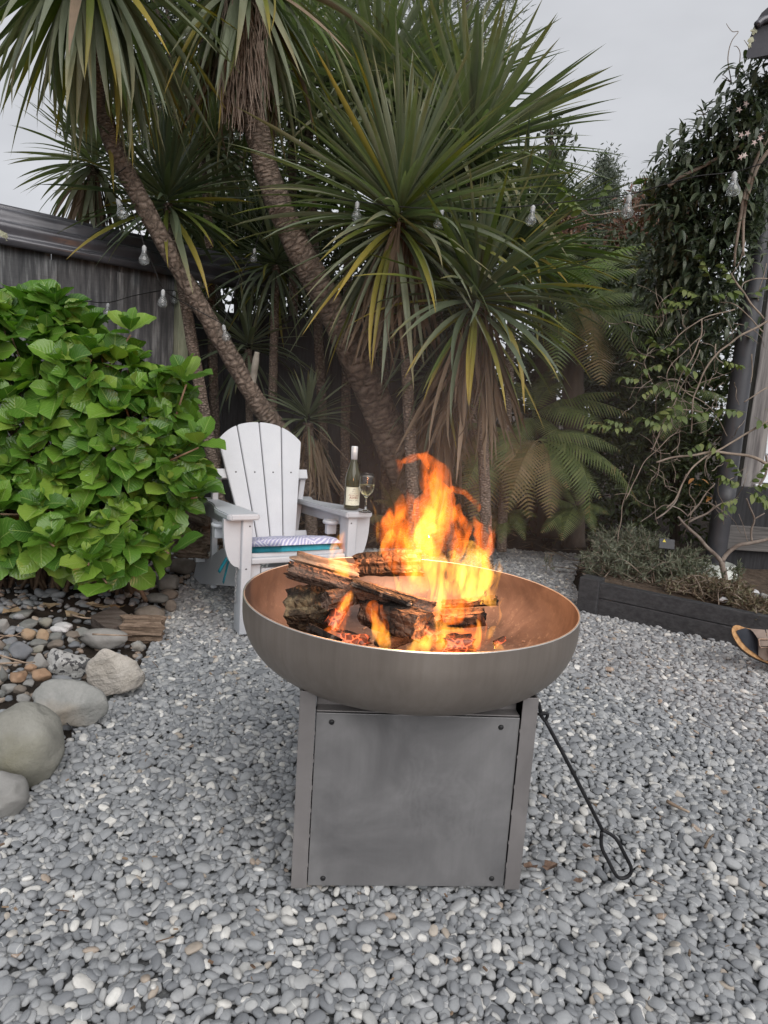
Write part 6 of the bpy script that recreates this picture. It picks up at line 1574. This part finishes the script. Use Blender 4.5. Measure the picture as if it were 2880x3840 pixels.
VL = [vleaf(s) for s in range(4)]; VLM = [v.mesh('leaf', T_vine, True) for v in VL]
r_ = random.Random(12); leaves = []
for (c, rr) in vb:
    nl = int(13500 * rr[0] * rr[2])
    for k in range(nl):
        d = Vector((r_.gauss(0, 1), r_.gauss(0, 1), r_.gauss(0, 1))).normalized() * r_.choice((r_.uniform(.3, 1.0), r_.uniform(.3, 1.0), r_.uniform(.8, 1.3))); p = Vector(c) + Vector((d.x * rr[0], d.y * rr[1], d.z * rr[2]))
        v = Vector((r_.gauss(-.15, .9), r_.gauss(-.3, .7), r_.gauss(-.25, .75))); leaves.append((p, frame(v, UP + Vector((0, -.4, 0))), r_.uniform(.045, .085), r_.randint(0, 3)))
leaves.sort(key=lambda L: (L[2] / L[0].y) * (1 if in_view(L[0]) else 0) * (1.5 if L[0].y < VY else .6), reverse=True)
for p, F, l, k in leaves[:300]: place('leaf', VLM[k], TRS(p, F, l), vine)
m = MB()
for p, F, l, k in leaves[300:]:
    T_ = TRS(p, F, l); m.add([T_ @ Vector(v) for v in VL[k].v], VL[k].f, VL[k].uv)
tag(m.build('foliage', T_vine, vine, True, False), kind='stuff')
M_vstem = MAT('vine_stem', (.14, .11, .088), (.30, .245, .20), 12, .9, .4, 60)
def vstem(parent, pts, r0, r1, name='stem', mat=None):
    sp = spline([tuple(P(*q)) for q in pts], 6); m = MB(); k_ = .58 if name != 'stem' else 1.0; m.tube([Vector(q) + Vector((nv(q, 9), nv(q, 9, 2), nv(q, 9, 4))) * .012 for q in sp], np.linspace(r0, r1, len(sp)) * k_, 7); return m.build(name, mat or M_vstem, parent, True)
k3 = 400 / 1264
def T3(x, y, Y=3.8): return (2480 + x * k3, y * k3, Y)
vstem(vine, [T3(835, 1000), T3(795, 750), T3(795, 600), T3(830, 480), T3(895, 380), T3(840, 370), T3(800, 310), T3(780, 265)], .0028, .0012)
vstem(vine, [T3(900, 940), T3(920, 780), T3(920, 640), T3(880, 560), T3(845, 545)], .003, .0012)
for a in ([T3(820, 960), T3(770, 900), T3(725, 860)], [T3(830, 980), T3(770, 930), T3(722, 908)], [T3(900, 880), T3(950, 790), T3(960, 740)], [T3(515, 1365), T3(460, 1325), T3(400, 1295)], [T3(505, 1365), T3(450, 1360), T3(420, 1350)], [T3(1020, 575), T3(985, 530), T3(955, 490)], [T3(200, 1600), T3(215, 1540)], [T3(530, 1340), T3(540, 1285)]):
    vstem(vine, a, .0022, .001)
for a in ([(2885, 500, 3.7), (2800, 700, 3.75), (2770, 860, 3.8), (2755, 1000, 3.85)], [(2890, 560, 3.7), (2830, 650, 3.72), (2790, 800, 3.78), (2790, 960, 3.8)], [(2500, 700, 3.85), (2600, 640, 3.8), (2750, 560, 3.75), (2885, 490, 3.7)], [(2890, 420, 3.7), (2840, 470, 3.7), (2830, 510, 3.7)]):
    vstem(vine, a, .011, .006)
W_flower = MAT('pale_pink_petal', (.62, .50, .48), (.75, .68, .65), 20, .7, 0)
for i, (x, y) in enumerate(((940, 1860), (985, 1840), (1000, 1230), (920, 1300), (1020, 1580), (1100, 1690), (1170, 1640), (945, 1600))):
    c = P(*T3(x, y, 3.62)); vs = [c]; 
    for k in range(10): a = .628 * k; q = .018 if k % 2 == 0 else .006; vs.append(c + Vector((q * math.cos(a), -.004 * (k % 2), q * math.sin(a))))
    MB().add(vs, [(0, k + 1, (k + 1) % 10 + 1) for k in range(10)]).build('flower', W_flower, vine)

# ------------------------------------------------------------------ bare woody vine with fresh leaf sprigs, growing from the bed
wv = thing('woody_vine', P(2700, 2160, 3.95), 'bare woody vine with lichen and fresh green sprigs in front of the downpipe', 'vine')
M_lstem = MAT('lichened_vine_bark', (.13, .10, .085), (.26, .22, .19), 14, .9, .6, 50, .006, c3=(.48, .46, .42))
k2 = 480 / 1659
def T2(x, y, Y=3.95): return (2400 + x * k2, 1750 + y * k2, Y)
for a, r0, r1 in (([T2(1110, 1490), T2(1090, 1350), T2(1070, 1230)], .030, .028), ([T2(1070, 1235), T2(930, 1090), T2(780, 940), T2(650, 800), T2(560, 720), T2(480, 645)], .022, .010),
                  ([T2(1075, 1215), T2(1150, 1100), T2(1290, 1030), T2(1430, 1000), T2(1560, 970), T2(1720, 920)], .022, .016), ([T2(640, 730), T2(780, 640), T2(950, 540), T2(1100, 470), T2(1270, 425)], .011, .007),
                  ([T2(620, 650), T2(740, 500), T2(860, 360), T2(985, 220)], .008, .004), ([T2(630, 650), T2(500, 540), T2(400, 500), T2(280, 505), T2(120, 640), T2(0, 720)], .006, .003), ([T2(180, 690), T2(330, 570), T2(470, 440), T2(540, 280), T2(610, 100)], .009, .006),
                  ([T2(1460, 980), T2(1450, 800), T2(1470, 680), T2(1420, 500), T2(1380, 420)], .011, .008), ([T2(1470, 680), T2(1600, 600)], .008, .005), ([T2(1410, 970), T2(1340, 770), T2(1290, 620)], .004, .003),
                  ([T2(1540, 250), T2(1620, 140), T2(1650, 0), T2(1640, -150)], .011, .012)):
    vstem(wv, a, r0, r1, 'branch', M_lstem)
k8 = 380 / 623
def T8(x, y, Y=3.9): return (2500 + x * k8, 900 + y * k8, Y)
for a, r0, r1 in (([T8(650, 480), T8(560, 530), T8(430, 600), T8(330, 680), T8(240, 790), T8(190, 900), T8(160, 1000), T8(155, 1190)], .011, .006), ([T8(395, 210), T8(440, 290), T8(500, 380), T8(600, 480)], .010, .008),
        ([T8(420, 425), T8(310, 455), T8(220, 490), T8(110, 560), T8(20, 650)], .007, .004), ([T8(220, 490), T8(215, 590), T8(150, 720), T8(90, 820), T8(60, 920), T8(30, 1000)], .007, .004), ([T8(210, 600), T8(100, 690), T8(20, 780), T8(0, 860), T8(20, 930)], .005, .003),
        ([T8(-60, 1360), T8(60, 1330), T8(200, 1310), T8(330, 1310), T8(470, 1320), T8(560, 1345), T8(640, 1390)], .009, .017), ([T8(640, 1100), T8(540, 1170), T8(440, 1220), T8(330, 1290), T8(230, 1340), T8(150, 1410), T8(100, 1500), T8(60, 1600), T8(0, 1650)], .010, .007),
        ([T8(620, 910), T8(540, 960), T8(480, 1000)], .007, .005), ([T8(600, 560), T8(560, 520), T8(480, 440), T8(400, 390), T8(330, 380)], .006, .004), ([T8(300, 640), T8(296, 720), T8(345, 760)], .006, .004),
        ([T8(525, 700), T8(520, 800), T8(500, 880)], .006, .004), ([T8(620, 240), T8(540, 240), T8(480, 260), T8(455, 290)], .007, .004), ([T8(480, 0), T8(470, 80), T8(440, 150), T8(400, 215)], .005, .004), ([T8(0, 1030), T8(150, 1045), T8(280, 1070), T8(360, 1080)], .005, .003),
        ([T8(80, 900), T8(200, 980), T8(300, 1070)], .005, .003), ([T8(-100, 1300), T8(-30, 1150), T8(60, 980), T8(130, 820), T8(200, 680)], .006, .004), ([T8(150, 1500), T8(140, 1560), T8(170, 1620), T8(150, 1700)], .005, .003), ([T8(300, 1500), T8(200, 1610), T8(130, 1700)], .005, .003),
        ([T8(-250, 1600), T8(-180, 1450), T8(-110, 1330), T8(0, 1230), T8(80, 1180)], .005, .003), ([T8(-300, 1850), T8(-270, 1650), T8(-230, 1500), T8(-190, 1380)], .004, .002), ([T8(620, 140), T8(580, 300), T8(560, 380)], .004, .003)):
    vstem(wv, a, r0, r1, 'branch')
r_ = random.Random(44)
for k in range(85):      # thin tangled runners
    x, y = r_.uniform(-150, 420), r_.uniform(450, 1650); a = r_.uniform(0, 6.28); L_ = r_.uniform(120, 320); pts = []
    for j in range(4):
        pts.append(T8(x, y, 3.95 + r_.uniform(-.05, .25))); x += math.cos(a) * L_ / 3; y += math.sin(a) * L_ / 3; a += r_.uniform(-.7, .7)
    vstem(wv, pts, .0042, .0024, 'runner')
def sprig(seed, n=4):
    """stalk with pairs of drooping oval leaflets, along x"""
    r = random.Random(seed); m = MB(); m.tube([(0, 0, 0), (.5, 0, .03), (1, 0, -.04)], [.008, .006, .003], 4, False)
    for i in range(n):
        t = .2 + .8 * i / (n - 1)
        for s in ((-1, 1) if i < n - 1 else (-1, 1, 0)):
            d = Vector((.45 + r.uniform(-.3, .4), s * .8 + r.uniform(-.3, .3), -.55 + r.uniform(-.5, .5))).normalized(); F = frame(d, Vector((.2, s * .6, .8))); l = .42 * (1 - .15 * t) * r.uniform(.7, 1.25)
            lf = VL[r.randint(0, 3)]; T_ = TRS(Vector((t + r.uniform(-.06, .06), 0, .0)), F, l, l * 1.75, l * .8); m.add([T_ @ Vector(v) for v in lf.v], lf.f, lf.uv)
    return m
SPR = [sprig(s).mesh('leaf_sprig', T_wis, True) for s in range(4)]
def put_sprig(parent, px, py, Y, ang, l, k):
    a = P(px, py, Y); d = _r2 * math.cos(ang) - _d2 * math.sin(ang) + Vector((0, -.25, 0))
    place('leaf_sprig', SPR[k % 4], TRS(a, frame(d, UP), l), parent)
spots = [(T2(1300, 260, 3.8), 2.6), (T2(1300, 200, 3.8), 3.0), (T2(1400, 280, 3.8), .3), (T2(1380, 330, 3.75), -.4), (T2(1340, 150, 3.8), 2.2), (T2(1480, 300, 3.75), -.9), (T2(1280, 400, 3.75), 3.4), (T2(1560, 330, 3.8), -.7), (T2(1250, 470, 3.8), 3.6), (T2(1420, 220, 3.75), 1.0),
         (T8(210, 350), 2.8), (T8(170, 370), 3.3), (T8(250, 350), .2), (T8(110, 400), 2.9), (T8(60, 420), 3.2), (T8(0, 700), 2.4), (T8(-20, 760), 3.4), (T8(-60, 690), .4), (T8(30, 740), -.5), (T8(-110, 720), 2.9), (T8(120, 1090), 3.0), (T8(40, 1120), 3.3), (T8(-20, 1140), 2.8), (T8(60, 1090), .2),
         (T8(230, 1240), 3.6), (T8(250, 1230), -.9), (T8(490, 1060), 3.0), (T8(540, 1090), -.6), (T8(600, 1040), .0), (T8(340, 740), -.3), (T8(-150, 860), 3.0), (T8(-100, 880), -.4), (T8(-200, 1150), 3.2), (T8(-260, 1130), 2.9), (T8(-120, 1100), .5), (T8(-320, 1140), 3.1), (T8(-60, 900), 3.6), (T8(430, 270), 2.3), (T8(270, 250), 2.0), (T8(520, 340), .6)]
for i, (q, an) in enumerate(spots): put_sprig(wv, q[0], q[1], q[2], an, rnd(.09, .15), i)
M_orl = leafmat('orange_dead_leaf', [(0, (.38, .15, .05)), (1, (.50, .25, .10))], None, .8, .3)
for (x, y) in ((780, 250), (790, 160), (930, 400), (910, 430), (700, 150)):
    c = P(*T2(x, y, 3.9)); F = frame(Vector((rnd(-1, 1), -.5, rnd(-1, 1))), UP); lf = VL[0]; T_ = TRS(c, F, .05, .08, .05)
    MB().add([T_ @ Vector(v) for v in lf.v], lf.f, lf.uv).build('dead_leaf', M_orl, wv, True, False)
# trailing sprig across the gap to the string of lights
ts = thing('trailing_runner', P(2700, 770, 4.0), 'thin trailing runner with pale leaf sprigs under the hanging bulb', 'vine')
k1 = 960 / 1659
def T1(x, y, Y=4.0): return (1920 + x * k1, y * k1, Y)
vstem(ts, [T1(1180, 1340, 4.1), T1(1000, 1325), T1(850, 1335), T1(700, 1370), T1(580, 1390), T1(480, 1388), T1(430, 1340)], .006, .002)
for q, an in ((T1(480, 1388), 2.4), (T1(500, 1360), 1.0), (T1(450, 1350), 2.9), (T1(1000, 1325), 1.4), (T1(1060, 1330), .9), (T1(950, 1330), 2.2)): put_sprig(ts, q[0], q[1], q[2], an, rnd(.12, .17), int(an * 3))

# ------------------------------------------------------------------ grey rosemary-like shrub and dry herbs in the raised bed
def needles(name, label, blobs, n, L, mat, seed, cat='shrub', w=.0035, stems=90, group=None, lean=.4):
    t = thing(name, Vector(blobs[0][0]) * 1.0, label, cat, group); t.location.z = .14; r = np.random.default_rng(seed); m = MB(); ms = MB()
    wt = np.array([b[1][0] * b[1][2] for b in blobs]); wt /= wt.sum()
    for s in range(stems):
        b, rr = blobs[r.choice(len(blobs), p=wt)]; d = r.normal(size=3); d /= np.linalg.norm(d); d[2] = abs(d[2]) * .9 + .05
        e = np.array(b) + d * np.array(rr) * r.uniform(.7, 1.1); s0 = np.array([b[0] + r.normal() * rr[0] * .35, b[1] + r.normal() * rr[1] * .35, .14])
        mid_ = (s0 + e) / 2 + r.normal(size=3) * .03; pts = [Vector(q) for q in spline([tuple(s0), tuple(mid_), tuple(e)], 5)]
        ms.tube(pts, np.linspace(.0035, .0012, len(pts)), 4, False)
        for k in range(n // stems):
            f = r.uniform(.3, 1.0); i = min(len(pts) - 2, int(f * (len(pts) - 1))); p = pts[i].lerp(pts[i + 1], r.uniform(0, 1)); tg = (pts[i + 1] - pts[i]).normalized()
            v = (tg * r.uniform(.3, 1.0) + Vector(r.normal(size=3)) * .7).normalized(); sd = v.cross(Vector(r.normal(size=3))).normalized(); l = L * r.uniform(.6, 1.3)
            m.add([p - sd * w * .5, p + v * l * .5 - sd * w, p + v * l, p + v * l * .5 + sd * w], [(0, 1, 2, 3)], [(0, .5), (.5, 0), (1, .5), (.5, 1)])
    tag(m.build('foliage', mat, t, False, False), kind='stuff'); tag(ms.build('stems', M_vstem, t, True, False), kind='stuff')
    return t
def GB(px, py, Y, rx, ry, rz): q = P(px, py, Y); return ((q.x, q.y, q.z), (rx * Y / FPX, ry, rz * Y / FPX))
needles('rosemary_shrub', 'sprawling grey green rosemary-like shrub over the raised bed corner', [GB(2420, 2140, 4.05, 190, .28, 130), GB(2280, 2130, 4.1, 130, .22, 110), GB(2560, 2150, 3.95, 120, .22, 110), GB(2350, 2060, 4.25, 150, .2, 110)], 17000, .036, T_grey, 1, stems=330)
T_dry = leafmat('dry_herb_leaf', [(0, (.10, .065, .045)), (.5, (.17, .12, .085)), (1, (.19, .19, .12))], None, .8, .15)
needles('dry_herb', 'brown dried herb tuft in the raised bed near the sandal', [GB(2720, 2225, 3.6, 110, .15, 50), GB(2820, 2270, 3.4, 90, .15, 50)], 3000, .03, T_dry, 2, 'herb', stems=110)
needles('dry_herb', 'wiry brown herb tuft between the rosemary and the drain base', [GB(2620, 2215, 3.7, 130, .15, 55)], 1800, .03, T_dry, 3, 'herb', stems=80)
needles('young_herb', 'single upright green herb beside the white drain surround', [GB(2765, 2150, 3.75, 22, .03, 50)], 260, .03, T_grey, 4, 'herb', stems=7)
needles('weed_tuft', 'small sparse weed growing in the gravel left of the raised bed', [GB(2060, 2150, 4.5, 16, .03, 50)], 90, .03, T_grey, 5, 'weed', stems=5)
0 and needles('moss_sprig', 'tiny dark green sprig beside the beige boulder', [GB(530, 2428, 2.75, 14, .02, 14)], 120, .014, T_mid, 6, 'weed', stems=8)
# stones lying on the bed
for i, (x, y, mt, lb) in enumerate(((1090, 1640, K_tan, 'tan stone in the raised bed among dry herbs'), (1080, 1725, K_white, 'white chip stone in the raised bed'), (1480, 1640, K_white, 'pale stone at the right end of the raised bed'), (1600, 1680, K_grey, 'grey stone near the right edge on the raised bed'))):
    q = (2400 + x * k2, 1750 + y * k2); rock(lb, (q[0] - 18, q[0] + 18, q[1] - 14, q[1] + 12), mt, 300 + i, 'rock', .8, .5, zb=.15)

# ------------------------------------------------------------------ string lights
M_bulb = glassmat('clear_plastic_bulb', (.93, .95, .96), .03, 1.40)
M_bulb.node_tree.nodes['Principled BSDF'].inputs['Transmission Weight'].default_value = .95  # a little diffuse white left in the plastic stands in for sky reflection
M_wire = MAT('black_cable', (.01, .01, .011), (.02, .02, .02), 20, .6, 0)
M_sock = MAT('grey_bulb_cap', (.30, .31, .32), (.40, .41, .42), 20, .5, 0)
bulbs = [(442, 752, 3.95, 1.0, 'clear bulb left of the slender trunk, above the shed roof', -.35), (541, 925, 4.0, 1.0, 'clear bulb against the shed roof beside the slender trunk', .0), (612, 1090, 4.1, .95, 'clear bulb in front of the shed wall near its corner post', .05),
         (653, 1095, 4.9, .85, 'clear bulb half behind the corner post of the shed', .0), (405, 1140, 4.45, .8, 'small clear bulb on the shed wall above the hydrangea', .1), (838, 1222, 4.3, .95, 'clear bulb tucked behind the slender trunk above the chair', -.3), (955, 935, 4.6, .85, 'clear bulb between the two leaning trunks', .1),
         (1040, 678, 4.55, .9, 'clear bulb tied to the shaggy leaning trunk', .4), (1340, 760, 4.0, 1.0, 'clear bulb in front of the largest crown, left one', .02), (1658, 788, 3.9, 1.0, 'clear bulb in front of the largest crown, right one', .15), (2000, 775, 3.85, 1.0, 'clear bulb at the right edge of the cabbage leaves', .1),
         (2360, 735, 3.7, 1.1, 'clear bulb hanging free against the distant conifer', .02), (2755, 650, 3.5, 1.05, 'clear bulb hanging in front of the climbing vine', -.05)]
prof = [(0, 0), (.0, .0)]
for px, py, Y, s, lb, tilt in bulbs:
    c = P(px, py, Y); t = thing('light_bulb', c, lb, 'light bulb', 'clear bulbs of the string lights')
    F = Matrix.Rotation(tilt, 3, 'Y') @ Matrix.Diagonal((s, s, s)).to_3x3()
    gp = [(.0, -.100), (.010, -.0985), (.020, -.094), (.0275, -.086), (.030, -.076), (.0285, -.065), (.0225, -.053), (.0165, -.042), (.0135, -.032), (.0128, -.022)]
    gi = [(max(0, r - .0012), z + .0012) for r, z in gp][::-1]
    b = MB(); b.lathe(gp + gi, 20); b.v = [tuple(c + F @ Vector(v)) for v in b.v]; b.build('glass', M_bulb, t, True)
    b = MB(); b.lathe([(.0118, -.030)] + [(.0118 + (.0012 if k % 2 else -.0006), -.028 + k * .0045) for k in range(7)] + [(.007, .004), (.004, .008), (0, .008)], 14); b.v = [tuple(c + F @ Vector(v)) for v in b.v]; b.build('cap', M_sock, t, True)
def cable(label, pts, r=.0028):
    sp = spline([tuple(P(*q)) for q in pts], 8); m = MB(); m.tube([Vector(q) for q in sp], r, 6)
    tag(m.build('light_cable', M_wire, None, True), label, 'cable', 'cables of the string lights')
cable('black light cable running from the shaggy trunk across to the climbing vine', [(1010, 640, 4.6), (1080, 720, 4.4), (1340, 755, 4.0), (1500, 775, 3.95), (1658, 783, 3.9), (1850, 780, 3.87), (2000, 770, 3.85), (2180, 750, 3.78), (2360, 728, 3.7), (2500, 690, 3.62), (2620, 660, 3.55), (2755, 644, 3.5), (2900, 600, 3.4)])
cable('black light cable hanging down the left side of the slender trunk', [(442, 748, 3.95), (500, 800, 3.98), (541, 918, 4.0), (580, 1010, 4.05), (612, 1083, 4.1), (680, 1130, 4.3), (838, 1216, 4.3)])
cable('black light cable drooping along the shed wall', [(-40, 1075, 4.0), (150, 1100, 4.1), (300, 1125, 4.3), (405, 1134, 4.45), (520, 1105, 4.7), (653, 1090, 4.9), (700, 1150, 4.9)])
cable('black light cable between the two leaning trunks', [(838, 1216, 4.3), (900, 1040, 4.5), (955, 930, 4.6), (1000, 780, 4.6), (1010, 650, 4.62)])
cable('cable tie wound round the slender trunk', [(430, 655, 4.2), (455, 640, 4.12), (480, 622, 4.2)], .003)
# ------------------------------------------------------------------ wood smoke drifting off the fire, lit by it
m_ = bpy.data.materials.new('wood_smoke'); m_.use_nodes = True; t = m_.node_tree; t.nodes.clear()
o_ = t.nodes.new('ShaderNodeOutputMaterial'); v_ = t.nodes.new('ShaderNodeVolumePrincipled')
v_.inputs['Color'].default_value = (.82, .84, .88, 1); v_.inputs['Anisotropy'].default_value = .1
tc_ = t.nodes.new('ShaderNodeTexCoord'); ln_ = t.nodes.new('ShaderNodeVectorMath'); ln_.operation = 'LENGTH'
t.links.new(tc_.outputs['Object'], ln_.inputs[0])
f_ = mth(t, 'POWER', mth(t, 'SUBTRACT', 1.0, ln_.outputs['Value'], clamp=True), 1.6)
n_ = ramp(t, noise(t, coords(t, 'Object', (1, 1, .6)), 2.6, 3, .55, .6), [(.36, (.15, .15, .15)), (.66, (1, 1, 1))])
t.links.new(mth(t, 'MULTIPLY', mth(t, 'MULTIPLY', f_, n_), 0.11), v_.inputs['Density'])
t.links.new(v_.outputs[0], o_.inputs['Volume'])
bm = bmesh.new(); bmesh.ops.create_icosphere(bm, subdivisions=3, radius=1.0); me = bpy.data.meshes.new('smoke'); bm.to_mesh(me); bm.free(); me.materials.append(m_)
sm = bpy.data.objects.new('smoke', me); COL.objects.link(sm)
sm.matrix_basis = Matrix.Translation(P(1640, 1720, 2.3)) @ Matrix.Diagonal((1.0, 1.0, .85, 1))
tag(sm, 'thin wood smoke drifting off the flames', 'smoke', None, 'stuff')
